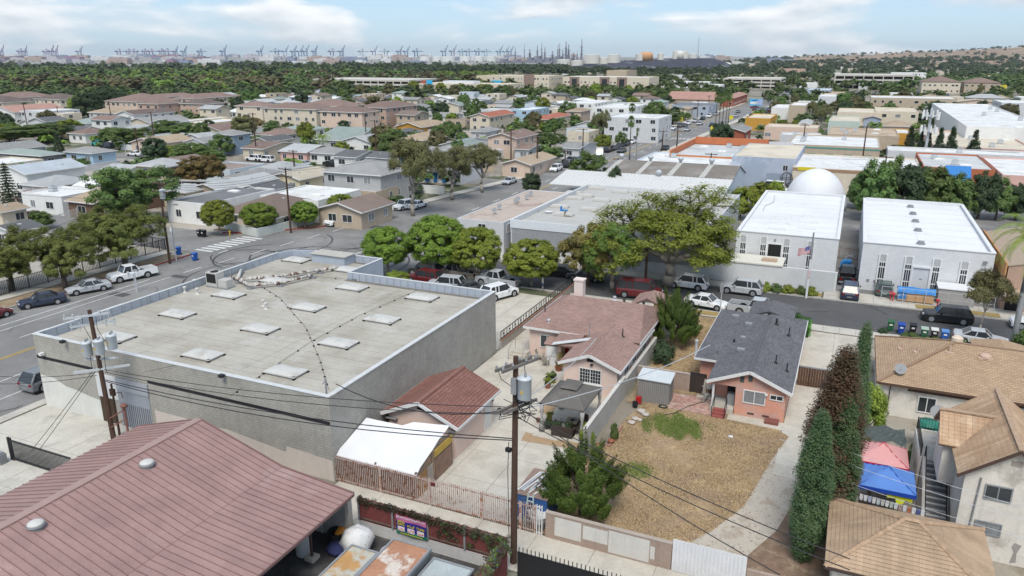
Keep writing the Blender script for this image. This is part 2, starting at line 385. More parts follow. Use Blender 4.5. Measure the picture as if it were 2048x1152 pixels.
def house_ab(label,a0,a1,b0,b1,z,kind='gable',ridge='a',roof='grey',wall='white',rise=None,over=.45,name='house',cat='house',group=None,short=None,storeys=None,wins=True,seed=None,vents=2,parapet=.35,items=0,solidroof=None,base=0.0,wc=None):
 rnd=random.Random(seed if seed is not None else label)
 w,d=b1-b0,a1-a0
 t=thing(name,label,cat,a0,b0,base,group=group)
 TAKEN.append((a0,a1,b0,b1))
 if short:LAND.append(((a0+a1)/2,(b0+b1)/2,short))
 wm=wc or wmat(wall);st=storeys or max(1,int((z+.5)/2.75));far=a0>330
 if kind=='flat':
  wl=MB();wl.box(0,w,0,d,-.05,z-parapet-.02)
  for q in((0,w,0,.2),(0,w,d-.2,d),(0,.2,.2,d-.2),(w-.2,w,.2,d-.2)):wl.box(q[0],q[1],q[2],q[3],z-parapet-.02,z)
  part('wall',wl,wm,t)
  rf=part('roof',MB().box(.2,w-.2,.2,d-.2,z-parapet-.019,z-parapet+.04),solidroof or fmat(roof),t)
  for i in range(items):
   x,y=rnd.uniform(1.5,max(1.6,w-2.5)),rnd.uniform(1.5,max(1.6,d-2.5))
   if rnd.random()<.5:
    part('air_conditioner',MB().box(-.6,.6,-.5,.5,.1,1.0).box(-.45,.45,-.35,.35,1.0,1.08,1).box(-.65,.65,-.55,.55,-.2,.1,1),[GALV,GREYM],rf,loc=(x,y,z-parapet+.03))
   else:
    part('skylight',MB().box(-1.1,1.1,-.55,.55,0,.22).add([(-1,-.45,.22),(1,-.45,.22),(1,.45,.22),(-1,.45,.22),(-.6,-.2,.4),(.6,-.2,.4),(.6,.2,.4),(-.6,.2,.4)],[(4,5,6,7),(0,1,5,4),(1,2,6,5),(2,3,7,6),(3,0,4,7)]),WHITE,rf,loc=(x,y,z-parapet+.04))
  o=0
 else:
  if rise is None:rise=min(w,d)*.5*(.30 if kind=='hip' else .28)
  pl=roof_planes(kind,ridge,0,w,0,d,z,rise)
  rf=MB()
  for q in pl:rf.slab(q,.16)
  ro=part('roof',rf,solidroof or rmat(roof),t)
  o=min(over,w*.1,d*.1);wl=MB()
  sl=rise/((w if ridge=='a' else d)/2)if kind=='gable' else rise/(min(w,d)/2)
  zt=z+o*sl-.17
  if kind=='gable' and ridge=='a':
   ps=[(o,-.05),(w-o,-.05),(w-o,zt),(w/2,z+rise-.18),(o,zt)]
   wl.add([(x,o,zz)for x,zz in ps]+[(x,d-o,zz)for x,zz in ps],[(0,1,2,3,4),(9,8,7,6,5),(0,5,6,1),(1,6,7,2),(2,7,8,3),(3,8,9,4),(4,9,5,0)])
  elif kind=='gable':
   ps=[(o,-.05),(d-o,-.05),(d-o,zt),(d/2,z+rise-.18),(o,zt)]
   wl.add([(o,y,zz)for y,zz in ps]+[(w-o,y,zz)for y,zz in ps],[(4,3,2,1,0),(5,6,7,8,9),(1,6,5,0),(2,7,6,1),(3,8,7,2),(4,9,8,3),(0,5,9,4)])
  else:wl.box(o,w-o,o,d-o,-.05,z-.02)
  part('wall',wl,wm,t)
  if not far:
   fm=WHITE;fb=MB()
   if kind=='hip':
    for p,q in(((0,0),(w,0)),((w,0),(w,d)),((0,d),(0,0))):fb.beam((p[0],p[1],z-.1),(q[0],q[1],z-.1),.05,.2)
   elif ridge=='a':
    fb.beam((0,-.02,z-.09),(w/2,-.02,z+rise-.09),.05,.2).beam((w/2,-.02,z+rise-.09),(w,-.02,z-.09),.05,.2).beam((w+.02,0,z-.1),(w+.02,d,z-.1),.05,.18)
   else:
    fb.beam((w+.02,0,z-.09),(w+.02,d/2,z+rise-.09),.05,.2).beam((w+.02,d/2,z+rise-.09),(w+.02,d,z-.09),.05,.2).beam((0,-.02,z-.1),(w,-.02,z-.1),.05,.18)
   part('fascia',fb,fm,t)
   vent_bits(ro,pl,vents,rnd)
 if wins:
  side='r' if b0<0 else 'l'
  for s in range(st):
   zc=(z/st)*s+min(1.6,z/st*.56)
   hh=1.15 if z/st>2.4 else .9
   n=max(1,int((w-1.5)/3.4));dx=(w-2*o)/n
   for i in range(n):
    if rnd.random()<.15:continue
    ww=rnd.choice((1.1,1.5,1.8));ww=min(ww,dx*.7)
    window(t,o+dx*(i+.5)+rnd.uniform(-.2,.2)*dx,o,zc,ww,hh,'f','slide' if not far else 'plain',glass=rnd.choice((GLASS,GLASS,GLASSL)))
   n=max(1,int((d-1.5)/3.6));dx=(d-2*o)/n
   for i in range(n):
    if rnd.random()<.15:continue
    ww=min(rnd.choice((1.0,1.4,1.6)),dx*.7)
    window(t,(w-o)if side=='r' else o,o+dx*(i+.5)+rnd.uniform(-.2,.2)*dx,zc,ww,hh,side,'slide' if not far else 'plain',glass=rnd.choice((GLASS,GLASS,GLASSL)))
 return t
def house(label,L,Nn,R,z,kind='gable',ridge='a',roof='grey',wall='white',dmax=26,wmax=40,**kw):
 aL,bL=AB(L[0],L[1],z);aN,bN=AB(Nn[0],Nn[1],z);aR,bR=AB(R[0],R[1],z)
 wd=min(max(bN-bL,4.5),wmax);dp=min(max(aR-aN,5.0),dmax)
 return house_ab(label,aN,aN+dp,bN-wd,bN,z,kind,ridge,roof,wall,**kw)
# ------------------------------------------------------------------ trees
def leafmesh(name,cen,rad,n,size,seed,m,flat=.8,up=.45,aspect=.5,shell=.45,squash=None):
 rg=np.random.default_rng(seed);cen=np.asarray(cen,float);rad=np.asarray(rad,float)
 p=rad**2;p/=p.sum();idx=rg.choice(len(cen),n,p=p)
 d=rg.normal(size=(n,3));d/=np.linalg.norm(d,axis=1)[:,None]
 r=rad[idx]*(rg.random(n)**shell)
 pos=cen[idx]+d*r[:,None]*np.array([1,1,flat])
 oc=pos-np.array([cen[:,0].mean(),cen[:,1].mean(),cen[:,2].min()*.6+cen[:,2].mean()*.4]);oc/=np.linalg.norm(oc,axis=1)[:,None]+1e-6
 nm=d*.55+oc*.75+np.array([0,0,up])+rg.normal(size=(n,3))*.30;nm/=np.linalg.norm(nm,axis=1)[:,None]
 t=np.cross(nm,rg.normal(size=(n,3)));t/=np.linalg.norm(t,axis=1)[:,None];b=np.cross(nm,t)
 s=size*rg.uniform(.6,1.3,n)[:,None]
 v=np.empty((n,4,3));v[:,0]=pos-t*s;v[:,1]=pos+b*s*aspect;v[:,2]=pos+t*s;v[:,3]=pos-b*s*aspect
 v[:,0,2]-=s[:,0]*.15;v[:,2,2]-=s[:,0]*.15
 v[:,:,2]=np.maximum(v[:,:,2],.02)
 return quadmesh(name,v,m)
def quadmesh(name,v,m):
 n=len(v);me=D.meshes.new(name)
 me.vertices.add(n*4);me.loops.add(n*4);me.polygons.add(n)
 me.vertices.foreach_set('co',v.reshape(-1).astype(np.float32))
 me.loops.foreach_set('vertex_index',np.arange(n*4,dtype=np.int32))
 me.polygons.foreach_set('loop_start',np.arange(0,n*4,4,dtype=np.int32))
 me.materials.append(m);me.update(calc_edges=True);return me
def ell(c,r,K,rc,seed,shell=.72,zmin=-.45,jit=.35):
 rg=np.random.default_rng(seed);cs=[];rs=[]
 while len(cs)<K:
  d=rg.normal(size=3);d/=np.linalg.norm(d)
  if d[2]<zmin:continue
  q=shell+(1-shell)*rg.random()if rg.random()<.75 else rg.random()*shell
  cs.append((c[0]+d[0]*r[0]*q,c[1]+d[1]*r[1]*q,c[2]+d[2]*r[2]*q));rs.append(rc*rg.uniform(1-jit,1+jit))
 return cs,rs
LB=leafmat('leaf_bright',(0.090,0.148,0.029),(0.297,0.393,0.061))
LY=leafmat('leaf_yellowgreen',(0.123,0.190,0.032),(0.370,0.414,0.067))
LM=leafmat('leaf_mid',(0.072,0.128,0.044),(0.209,0.294,0.084))
LD=leafmat('leaf_dark',(0.040,0.068,0.040),(0.103,0.151,0.068))
LO=leafmat('leaf_olive',(0.104,0.113,0.053),(0.250,0.228,0.098))
LR=leafmat('leaf_rust',(0.119,0.126,0.039),(0.347,0.250,0.087))
LP=leafmat('leaf_pine',(.10,.135,.035),(.27,.29,.085))
LC=leafmat('leaf_cypress',(0.047,0.094,0.046),(0.131,0.196,0.079),.1)
LX=leafmat('leaf_dead_cypress',(.055,.062,.03),(.17,.092,.055),.1)
LJ=leafmat('leaf_juniper',(.028,.065,.012),(.115,.18,.03),.15)
LE=leafmat('leaf_jacaranda',(.16,.24,.04),(.40,.46,.09),.5)
LF=leafmat('leaf_feathery',(.085,.145,.03),(.20,.28,.06),.3)
LG=leafmat('leaf_fresh',(0.087,0.239,0.043),(0.206,0.412,0.087),.3)
BARK=mat('bark',(.115,.09,.07),.95,.3,3,stretch=(4,4,1));BARKP=mat('pale_bark',(.30,.27,.23),.9,.25,3,stretch=(4,4,1))
def limbs(mb,base,targets,r0,top,m=0,seed=0,bend=.35):
 rd=random.Random(seed);base=Vector(base);top=Vector(top)
 mb.path([base,base.lerp(top,.5)+Vector((rd.uniform(-.1,.1),rd.uniform(-.1,.1),0)),top],[r0*1.25,r0,r0*.8],8,m)
 for c in targets:
  c=Vector(c);mid=top.lerp(c,.5)+Vector((rd.uniform(-bend,bend),rd.uniform(-bend,bend),rd.uniform(-.2,.5)))
  mb.path([top-Vector((0,0,.1)),mid,c],[r0*.5,r0*.3,r0*.1],5,m)
def branchy(seed,tr,H,Wd,th,r0,first,kids,levels,tilt,m=0,drop=.72,base=None):
 rd=random.Random(seed);segs=[];tips=[]
 def grow(p,d,L,r,lv):
  q=p+d*L;md=p.lerp(q,.5)+Vector((rd.gauss(0,1),rd.gauss(0,1),rd.gauss(0,.6)))*L*.07;segs.append((p,md,q,r,r*.62))
  if lv>=2:tips.append((q,lv))
  if lv>=3:tips.append((md,lv))
  if lv==levels:return
  for k in range(kids if lv else first):
   ax=d.orthogonal().normalized();ax.rotate(Matrix.Rotation(k*6.283/(kids if lv else first)+rd.uniform(-.5,.5),3,d));nd_=d.copy();nd_.rotate(Matrix.Rotation(math.radians(rd.uniform(*tilt)),3,ax));nd_.z+=.10;nd_.normalize()
   grow(q,nd_,L*drop*rd.uniform(.75,1.2),r*.62,lv+1)
 grow(Vector((0,0,0)),Vector((rd.uniform(-.08,.08),rd.uniform(-.08,.08),1)).normalized(),th,r0,0)
 mx=max(t[0].z for t in tips);wx=max(abs(v)for t in tips for v in(t[0].x,t[0].y));sx,sz=(Wd/2-.5)/wx,(H-.4-th)/(mx-th)
 f=lambda v:Vector((v.x*sx,v.y*sx,v.z if v.z<th else th+(v.z-th)*sz))
 for p,md,q,ra,rb in segs:
  if ra>.012:tr.path([f(p),f(md),f(q)],[ra,(ra+rb)/2,rb],8 if ra>.2 else 5 if ra>.06 else 3,m)
 return[tuple(f(t[0]))for t in tips]
TC={}
def treemesh(kind,var=0):
 k=(kind,var)
 if k in TC:return TC[k]
 sd=abs(hash(kind))%1000+var*37 if False else sum(map(ord,kind))+var*37
 rd=random.Random(sd);tr=MB();bm=BARK
 def pick(cs,n):return rd.sample(list(cs),min(n,len(cs)))
 if kind=='ficus':
  cs,rs=ell((0,0,4.15),(2.95,2.95,2.6),300,.40,sd,.9,-.85,.5)
  cr=leafmesh('crown',cs,rs,42000,.125,sd,LY if var>1 else LB,.8,.5);bm=BARKP;limbs(tr,(0,0,-.1),pick(cs,7),.2,(0,0,2.1),seed=sd)
 elif kind in('broad','broaddark','broadyellow','broadolive','broadrust'):
  mm=dict(broad=LM,broaddark=LD,broadyellow=LY,broadolive=LO,broadrust=LR)[kind]
  e=rd.uniform(.85,1.2)
  cs,rs=ell((0,0,3.85),(3.1*e,3.0,2.95),95,.66,sd,.76,-.85,.5)
  cr=leafmesh('crown',cs,rs,9500,.25,sd,mm,.8,.45);limbs(tr,(0,0,-.1),pick(cs,5),.22,(0,0,1.9),seed=sd)
 elif kind=='bigbroad':
  cs,rs=[],[]
  for i in range(5):
   a=rd.uniform(0,6.28);c0,r0=ell((math.cos(a)*2.6*(i>0),math.sin(a)*2.2*(i>0),4.5+rd.uniform(-1.0,1.5)),(2.8,2.6,2.5),52,.58,sd+i,.8,-.85,.5)
   cs+=c0;rs+=r0
  cr=leafmesh('crown',cs,rs,34000,.17,sd,LM if var!=1 else LR,.8,.5);limbs(tr,(0,0,-.1),pick(cs,8),.3,(0,0,2.6),seed=sd)
 elif kind=='pine':
  cs,rs=[],[]
  for i in range(6):
   a=i*1.05+rd.uniform(-.3,.3);q=2.1 if i else 0
   c0,r0=ell((math.cos(a)*q,math.sin(a)*q,4.3+rd.uniform(-.9,.8)),(2.2,2.2,2.1),50,.42,sd+i,.82,-.85,.5);cs+=c0;rs+=r0
  cr=leafmesh('crown',cs,rs,46000,.13,sd,LP,.75,.7,.3);limbs(tr,(0,0,-.1),pick(cs,9),.26,(.2,0,2.7),seed=sd)
 elif kind=='gum':
  bm=BARKP;cs=branchy(sd,tr,10.6,9.0,3.0,.27,4,3,5,(18,46));rs=[rd.uniform(.3,.62)for _ in cs]
  cr=leafmesh('crown',cs,rs,26000,.13,sd,LO,.9,.1,.38,.6)
 elif kind in('jacaranda','feathery'):
  bm=BARKP;cs=branchy(sd,tr,11.6,13.2,2.7,.5,5,3,5,(24,66));rs=[rd.uniform(.35,.8)for _ in cs]
  cr=leafmesh('crown',cs,rs,40000,.135,sd,LE if kind=='jacaranda' else LF,.6,.7,.42,.5)
 elif kind in('cypress','cypressdead'):
  cs,rs=[],[]
  H=10.0
  for i in range(260):
   t=rd.random();zz=.5+t*(H-.7);R=1.18*min(1,(1-t)*2.1+.05)**.75*min(1,.62+t*2.2)
   a=rd.uniform(0,6.28);q=R*rd.uniform(.55,.86)
   cs.append((math.cos(a)*q,math.sin(a)*q,zz));rs.append(.24+.16*rd.random())
  for i in range(40):cs.append((0,0,.5+i*.23));rs.append(.55*min(1,(1-i/41)*2))
  cr=leafmesh('crown',cs,rs,60000,.062,sd,LC if kind=='cypress' else LX,1.7,.5,.4,.4);tr.path([(0,0,-.1),(0,0,8)],[.2,.05],7)
 elif kind=='cone':
  cs,rs=[],[]
  for i in range(170):
   t=rd.random()**1.3;a=rd.uniform(0,6.28);q=(1-t)*1.25;cs.append((math.cos(a)*q,math.sin(a)*q,.7+t*6.2));rs.append(.3)
  cr=leafmesh('crown',cs,rs,5000,.16,sd,LD,1.3,.4,.4,.4);tr.path([(0,0,-.1),(0,0,5)],[.15,.04],6)
 elif kind=='norfolk':
  cs,rs=[],[]
  for i in range(15):
   zz=1.3+i*.52;q=1.75*(1-i/16)+.12
   for j in range(9):
    a=j*.698+i*.3
    for f in(.35,.68,1.0):cs.append((math.cos(a)*q*f,math.sin(a)*q*f,zz-.18*f));rs.append(.2)
  cr=leafmesh('crown',cs,rs,9000,.15,sd,LD,.5,.5,.4,.6);tr.path([(0,0,-.1),(0,0,9)],[.17,.03],7)
 elif kind=='juniper':
  cs,rs=[],[]
  for i in range(120):
   d=Vector((rd.gauss(0,1),rd.gauss(0,1),abs(rd.gauss(0,.8)))).normalized();q=rd.uniform(.62,1.0)
   c=Vector((d.x*2.35*q,d.y*2.15*q,.75+d.z*2.55*q));out_=Vector((d.x,d.y,.75)).normalized()
   for s_ in range(5):cs.append(tuple(c+out_*s_*.2));rs.append(.34-.06*s_)
  cr=leafmesh('crown',cs,rs,60000,.062,sd,LJ,1.0,.5,.42,.45);limbs(tr,(0,0,-.1),pick(cs,8),.2,(0,0,.8),seed=sd)
 elif kind in('bush','bushyellow','bushdark'):
  cs,rs=ell((0,0,.75),(.9,.9,.75),26,.34,sd,.7,-.6)
  cr=leafmesh('crown',cs,rs,3200,.10,sd,dict(bush=LM,bushyellow=LY,bushdark=LD)[kind],.9,.4);tr.path([(0,0,-.05),(0,0,.7)],[.05,.03],5)
 elif kind=='lemon':
  cs,rs=ell((0,0,2.2),(1.7,1.7,1.9),46,.55,sd,.75,-.8)
  cr=leafmesh('crown',cs,rs,12000,.13,sd,LY,.9,.4);limbs(tr,(0,0,-.1),pick(cs,5),.12,(0,0,.9),seed=sd)
 elif kind=='sparse':
  bm=BARKP;cs=branchy(sd,tr,6.8,5.6,2.8,.12,4,3,4,(20,50));rs=[rd.uniform(.25,.5)for _ in cs]
  cr=leafmesh('crown',cs,rs,15000,.10,sd,LO,.8,.4)
 elif kind=='fanpalm':
  v=[];rg=np.random.default_rng(sd);bm=BARK
  for i in range(46):
   a=i*2.4;el=math.radians(80-i*3.0);L=1.5
   dr=np.array([math.cos(a)*math.cos(el),math.sin(a)*math.cos(el),math.sin(el)]);sd_=np.array([-math.sin(a),math.cos(a),0]);upv=np.cross(dr,sd_)
   p0=np.array([0,0,10.6-(i/46)*.5]);hub=p0+dr*.75
   for j in range(-4,5):
    th_=j*.26;dd=dr*math.cos(th_)+sd_*math.sin(th_);e_=hub+dd*.95+np.array([0,0,-.25]);m_=hub+dd*.5
    wv=np.cross(dd,upv)*.09;v.append([hub,m_+wv,e_,m_-wv])
   v.append([p0-sd_*.03,p0+sd_*.03,hub+sd_*.02,hub-sd_*.02])
  cr=quadmesh('crown',np.array(v),LM);tr.path([(0,0,-.1),(0,0,5),(0.1,0,10.5)],[.24,.17,.15],7)
  tr.lathe([(.18,9.2),(.55,9.5),(.4,10.4),(.1,10.6)],9)
 elif kind=='featherpalm':
  v=[];bm=GREYM
  for i in range(18):
   a=i*2.4+.3;el0=1.15-i*.075
   p=np.array([0,0,6.0]);pts=[p]
   for s_ in range(8):
    e_=el0-s_*.24;p=p+np.array([math.cos(a)*math.cos(e_),math.sin(a)*math.cos(e_),math.sin(e_)])*.36;pts.append(p)
   sd_=np.array([-math.sin(a),math.cos(a),0])
   for s_ in range(8):
    for u_ in(0,.33,.66):
     q=pts[s_]*(1-u_)+pts[s_+1]*u_;t_=(pts[s_+1]-pts[s_]);t_/=np.linalg.norm(t_)
     for sg in(-1,1):
      tip=q+sd_*sg*.5+t_*.25+np.array([0,0,-.28]);mdl=(q+tip)/2+np.array([0,0,.05]);v.append([q,mdl+t_*.03,tip,mdl-t_*.03])
  cr=quadmesh('crown',np.array(v),LY);tr.path([(0,0,-.1),(0.1,0,3),(0,0,6.0)],[.2,.17,.15],8)
 tm=tr.mesh('trunk',bm,True)
 TC[k]=(cr,tm);return TC[k]
TH_=dict(ficus=7.0,broad=7.2,broaddark=7.2,broadyellow=7.2,broadolive=7.2,broadrust=7.2,bigbroad=9.0,pine=7.1,gum=10.6,jacaranda=11.6,feathery=11.6,cypress=10.2,cypressdead=10.2,cone=7.3,norfolk=9.2,juniper=3.9,bush=1.6,bushyellow=1.6,bushdark=1.6,lemon=4.4,sparse=6.8,fanpalm=11.4,featherpalm=7.6)
NTREE=0
def tree(label,kind,a,b,h,wid=1.0,var=None,name='tree',cat='tree',group=None,z=0.0,rot=None):
 global NTREE
 NTREE+=1
 var=NTREE%3 if var is None else var
 cr,tm=treemesh(kind,var);s=h/TH_[kind]
 t=thing(name,label,cat,a,b,z,rot if rot is not None else(NTREE*1.7)%6.28,group,(s*wid,s*wid,s))
 part('trunk',tm,None,t);part('crown',cr,None,t)
 return t
def tree_px(label,kind,px,py,top,width=None,**kw):
 """base pixel, top pixel row and crown width as they measure in the photograph"""
 a,b=AB(px,py);x,y=W(a,b)
 v=(top-576)/F_PX;h=CAM_H-(ST+v*CT)/(CT-v*ST)*y
 wid=1.0
 if width:
  nat=dict(ficus=6.9,pine=8.2,gum=9.4,jacaranda=10.6,feathery=10.6,cypress=2.6,cypressdead=2.6,cone=3.0,norfolk=3.9,juniper=5.2,bush=2.3,bushyellow=2.3,bushdark=2.3,lemon=4.3,sparse=5.6,bigbroad=10.0,fanpalm=3.4,featherpalm=5.0).get(kind,7.6)
  wid=(width/pxm(px,py))/(nat*h/TH_[kind])
 return tree(label,kind,a,b,h,wid,**kw)
# ------------------------------------------------------------------ vehicles
TYRE=mat('tyre_rubber',(.02,.02,.02),.85,.1);RIM=mat('alloy_rim',(.42,.43,.45),.35,.1,metal=.6)
LAMP=mat('headlamp_glass',(.6,.62,.64),.15,.05,spec=.6);TAIL=mat('tail_lamp',(.22,.012,.012),.25,.1)
CARC=dict(white=(.74,.75,.76),silver=(.42,.44,.46),grey=(.17,.18,.19),black=(.014,.015,.018),navy=(.03,.04,.07),red=(.12,.012,.014),dgrey=(.07,.075,.08),blue=(.06,.12,.28),teal=(.05,.42,.40),tan=(.32,.28,.23),green=(.06,.09,.08))
def cmat(c):return mat('car_paint_'+c,CARC[c],.28,.04,3,spec=.55)
SPEC=dict(sedan=(4.7,1.82,1.45,.92,(.78,.30,.43,.70,.86,.98)),hatch=(4.2,1.78,1.5,.93,(.82,.27,.39,.82,.97,.95)),suv=(4.75,1.9,1.75,1.05,(.98,.27,.37,.88,.985,1.05)),pickup=(5.7,1.98,1.86,1.12,(1.08,.26,.33,.56,.61,1.1)),van=(5.2,2.0,2.1,1.15,(1.0,.17,.27,.95,.99,1.15)))
CMESH={}
def car_meshes(kind,col):
 k=(kind,col)
 if k in CMESH:return CMESH[k]
 L,Wd,H,belt,(hz,cx,r0,r1,tx,dz)=SPEC[kind];hw=Wd/2
 b=MB()
 st=[(0,.32,.62,.82),(.02,.24,hz*.86,.93),(.09,.2,hz,.99),(cx-.03,.2,belt-.04,1),(cx,.2,belt,1),(.5,.2,belt+.01,1),(tx-.02,.2,max(belt,dz)if kind!='sedan' else dz,1),(.95,.22,dz,.99),(.985,.26,dz*.93,.95),(1,.36,dz*.8,.86)]
 if kind=='pickup':st=st[:6]+[(.615,.25,belt,1)]
 vs=[]
 for fx,zb,zt,wf in st:
  x=fx*L;h=hw*wf
  vs+=[(x,-h*.9,zb),(x,-h,zb+.14),(x,-h,zt-.16),(x,-h*.93,zt-.02),(x,-h*.8,zt),(x,h*.8,zt),(x,h*.93,zt-.02),(x,h,zt-.16),(x,h,zb+.14),(x,h*.9,zb)]
 n=10;fs=[]
 for i in range(len(st)-1):
  for j in range(n):fs.append((i*n+j,i*n+(j+1)%n,(i+1)*n+(j+1)%n,(i+1)*n+j))
 fs+=[tuple(range(n)),tuple(range((len(st)-1)*n,len(st)*n))[::-1]]
 b.add(vs,fs,0)
 tw=hw*.78 if kind!='van' else hw*.88
 ring=[(cx*L,hw*.93,belt-.02),(r0*L,tw,H-.03),(r1*L,tw,H-.05),(tx*L,hw*.92,belt-.02)]
 b.add([(r0*L,-tw,H-.05),(r0*L,tw,H-.05),(r1*L,tw,H-.07),(r1*L,-tw,H-.07),(r0*L+.12,-tw*.8,H),(r0*L+.12,tw*.8,H),(r1*L-.12,tw*.8,H-.01),(r1*L-.12,-tw*.8,H-.01)],[(4,5,6,7),(0,1,5,4),(1,2,6,5),(2,3,7,6),(3,0,4,7),(3,2,1,0)],0)
 for sg in(-1,1):
  for(p,q,wd_)in((ring[0],ring[1],.07),(ring[3],ring[2],.09 if kind=='sedan' else .16)):
   b.beam((p[0],sg*p[1],p[2]),(q[0],sg*q[1],q[2]),wd_,.07)
  mx_=(cx*.45+tx*.55)*L;b.beam((mx_,sg*hw*.935,belt-.02),((r0*.45+r1*.55)*L,sg*tw*1.01,H-.06),.06,.09)
  if kind in('suv','van'):b.beam(((.76)*L,sg*hw*.935,belt),((.75)*L,sg*tw*1.01,H-.06),.06,.10)
 wx=(.185*L,.80*L)if kind!='pickup' else(.175*L,.76*L);R=.33 if kind in('sedan','hatch')else .39
 for x in wx:
  for sg in(-1,1):b.tube((x,sg*(hw-.25),R),(x,sg*(hw+.004),R),R*1.2,None,18,1)
 if kind=='pickup':
  x0,x1=.61*L,L-.05
  b.box(x0,x1,-hw,-hw+.12,.42,belt).box(x0,x1,hw-.12,hw,.42,belt).box(x1-.1,x1,-hw+.12,hw-.12,.42,belt).box(x0,x0+.06,-hw+.12,hw-.12,.5,belt)
  b.box(x0,x1-.1,-hw+.12,hw-.12,.45,.62,1);b.box(x1,x1+.09,-hw*.95,hw*.95,.42,.62,2);b.box(-.06,.1,-hw*.93,hw*.93,.36,.6,2)
 else:
  b.box(L-.03,L+.02,-.28,.28,.5,.64,2)
 b.box(.05*L,.97*L,-hw*1.005,-hw*.9,.2,.34,1).box(.05*L,.97*L,hw*.9,hw*1.005,.2,.34,1).box(-.012,.05,-hw*.6,hw*.6,.38,.56,1)
 for sg in(-1,1):
  b.box((cx+.07)*L,(cx+.07)*L+.2,sg*hw*1.1-.07,sg*hw*1.1+.07,belt,belt+.16,0)
  for fx in(.36,.56,.74)[:2 if kind=='pickup' else 3]:b.box(fx*L,fx*L+.02,sg*(hw*1.002)-.004,sg*(hw*1.002)+.004,.4,belt-.1,1)
 g=MB();e=.985
 gv=[]
 for(x,y,z)in ring:gv+=[(x,-y*e,z),(x,y*e,z)]
 g.add(gv,[(0,1,3,2),(2,3,5,4),(4,5,7,6),(0,2,4,6),(1,7,5,3)])
 wh=MB().tube((0,-.11,0),(0,.11,0),R,None,20)
 ri=MB().tube((0,-.118,0),(0,.118,0),R*.66,None,12)
 hl=MB().box(-.01,.16,-.2,.2,-.07,.07);tl=MB().box(-.1,.015,-.14,.14,-.1,.1)
 pm=cmat(col)
 CMESH[k]=dict(body=b.mesh('body',[pm,DARK,mat('bumper_chrome',(.5,.5,.5),.3,.05,metal=.7)]),glass=g.mesh('window',GLASS),wheel=wh.mesh('wheel',TYRE),rim=ri.mesh('rim',RIM if col!='black' else RIM),hl=hl.mesh('headlight',LAMP),tl=tl.mesh('tail_light',TAIL),L=L,hw=hw,R=R,wx=wx,hz=hz*.8,dz=dz*.82)
 return CMESH[k]
def car(label,kind,col,a,b,rot=0.0,group=None,cat=None,name=None,z=0.012,simple=False):
 """rot: heading of the nose, 0 = towards -b, measured in the street grid"""
 m=car_meshes(kind,col)
 t=thing(name or{'pickup':'pickup_truck','van':'van'}.get(kind,'parked_car'),label,cat or{'pickup':'pickup truck','van':'van'}.get(kind,'car'),a,b,z,rot,group)
 x0=-m['L']/2
 part('body',m['body'],None,t,loc=(x0,0,0));part('window',m['glass'],None,t,loc=(x0,0,0))
 for x in m['wx']:
  for sg in(-1,1):
   wo=part('wheel',m['wheel'],None,t,loc=(x0+x,sg*(m['hw']-.095),m['R']))
   if not simple:part('rim',m['rim'],None,wo)
 if not simple:
  for sg in(-1,1):
   part('headlight',m['hl'],None,t,loc=(x0+.05,sg*m['hw']*.62,m['hz']));part('tail_light',m['tl'],None,t,loc=(-x0-.01,sg*m['hw']*.72,m['dz']))
 return t
def car_px(label,kind,col,p,q,simple=False,**kw):
 """p: ground under the nose, q: ground under the tail (photo pixels)"""
 a0,b0=AB(*p);a1,b1=AB(*q)
 return car(label,kind,col,(a0+a1)/2,(b0+b1)/2,math.atan2(a1-a0,b1-b0),simple=simple,**kw)
# ------------------------------------------------------------------ poles and wires
def pole_px(label,px,py,top,arms=1,r=.16,transf=0,name='utility_pole',cat='utility pole',group='wooden utility poles',lean=0.0,armrot=0.0):
 a,b=AB(px,py);x,y=W(a,b)
 v=(top-576)/F_PX;h=CAM_H-(ST+v*CT)/(CT-v*ST)*y
 t=thing(name,label,cat,a,b,0,armrot,group)
 part('shaft',MB().tube((0,0,-.3),(lean,0,h),r,r*.68,10),WOODP,t)
 for i in range(arms):
  zz=h-.25-i*1.1;ca_=part('crossarm',MB().beam((-1.25,-.15,0),(1.25,-.15,0),.1,.13),WOODP,t,loc=(lean,0,zz))
  for xx in(-1.15,-.55,.55,1.15):
   if 'ins' not in PM:PM['ins']=MB().lathe([(.03,.05),(.06,.12),(.05,.24),(.02,.27)],7).mesh('insulator',GREYM)
   part('insulator',PM['ins'],None,ca_,loc=(xx,-.15,0))
 return t,Vector((x,y,h)),h
def wire(pts,sag,r,label,group='overhead wires',m=None,name='overhead_wire'):
 """world points; a sagging cable through them"""
 P_=[]
 for i in range(len(pts)-1):
  p,q=Vector(pts[i]),Vector(pts[i+1]);n=10
  for k in range(n+(i==len(pts)-2)):
   t=k/n;c=p.lerp(q,t);c.z-=sag*4*t*(1-t);P_.append(c)
 o0=P_[0].copy();mb=MB().path([p-o0 for p in P_],r,5)
 o=link(D.objects.new(name,mb.mesh(name,m or mat('cable',(.03,.03,.032),.6,.05))));o.location=o0
 return tagl(o,label,'power line',group)
def on_ray(px,py,a=None,dist=None,z=None):
 """world point on a photo ray at a given grid depth a, or at height z"""
 u=(px-1024)/F_PX;v=(py-576)/F_PX;d=Vector((u,CT-v*ST,-(ST+v*CT)))
 if z is not None:k=(z-CAM_H)/d.z
 elif a is not None:k=a/(d.x*SA+d.y*CA)
 else:k=dist/d.y
 return Vector((0,0,CAM_H))+d*k
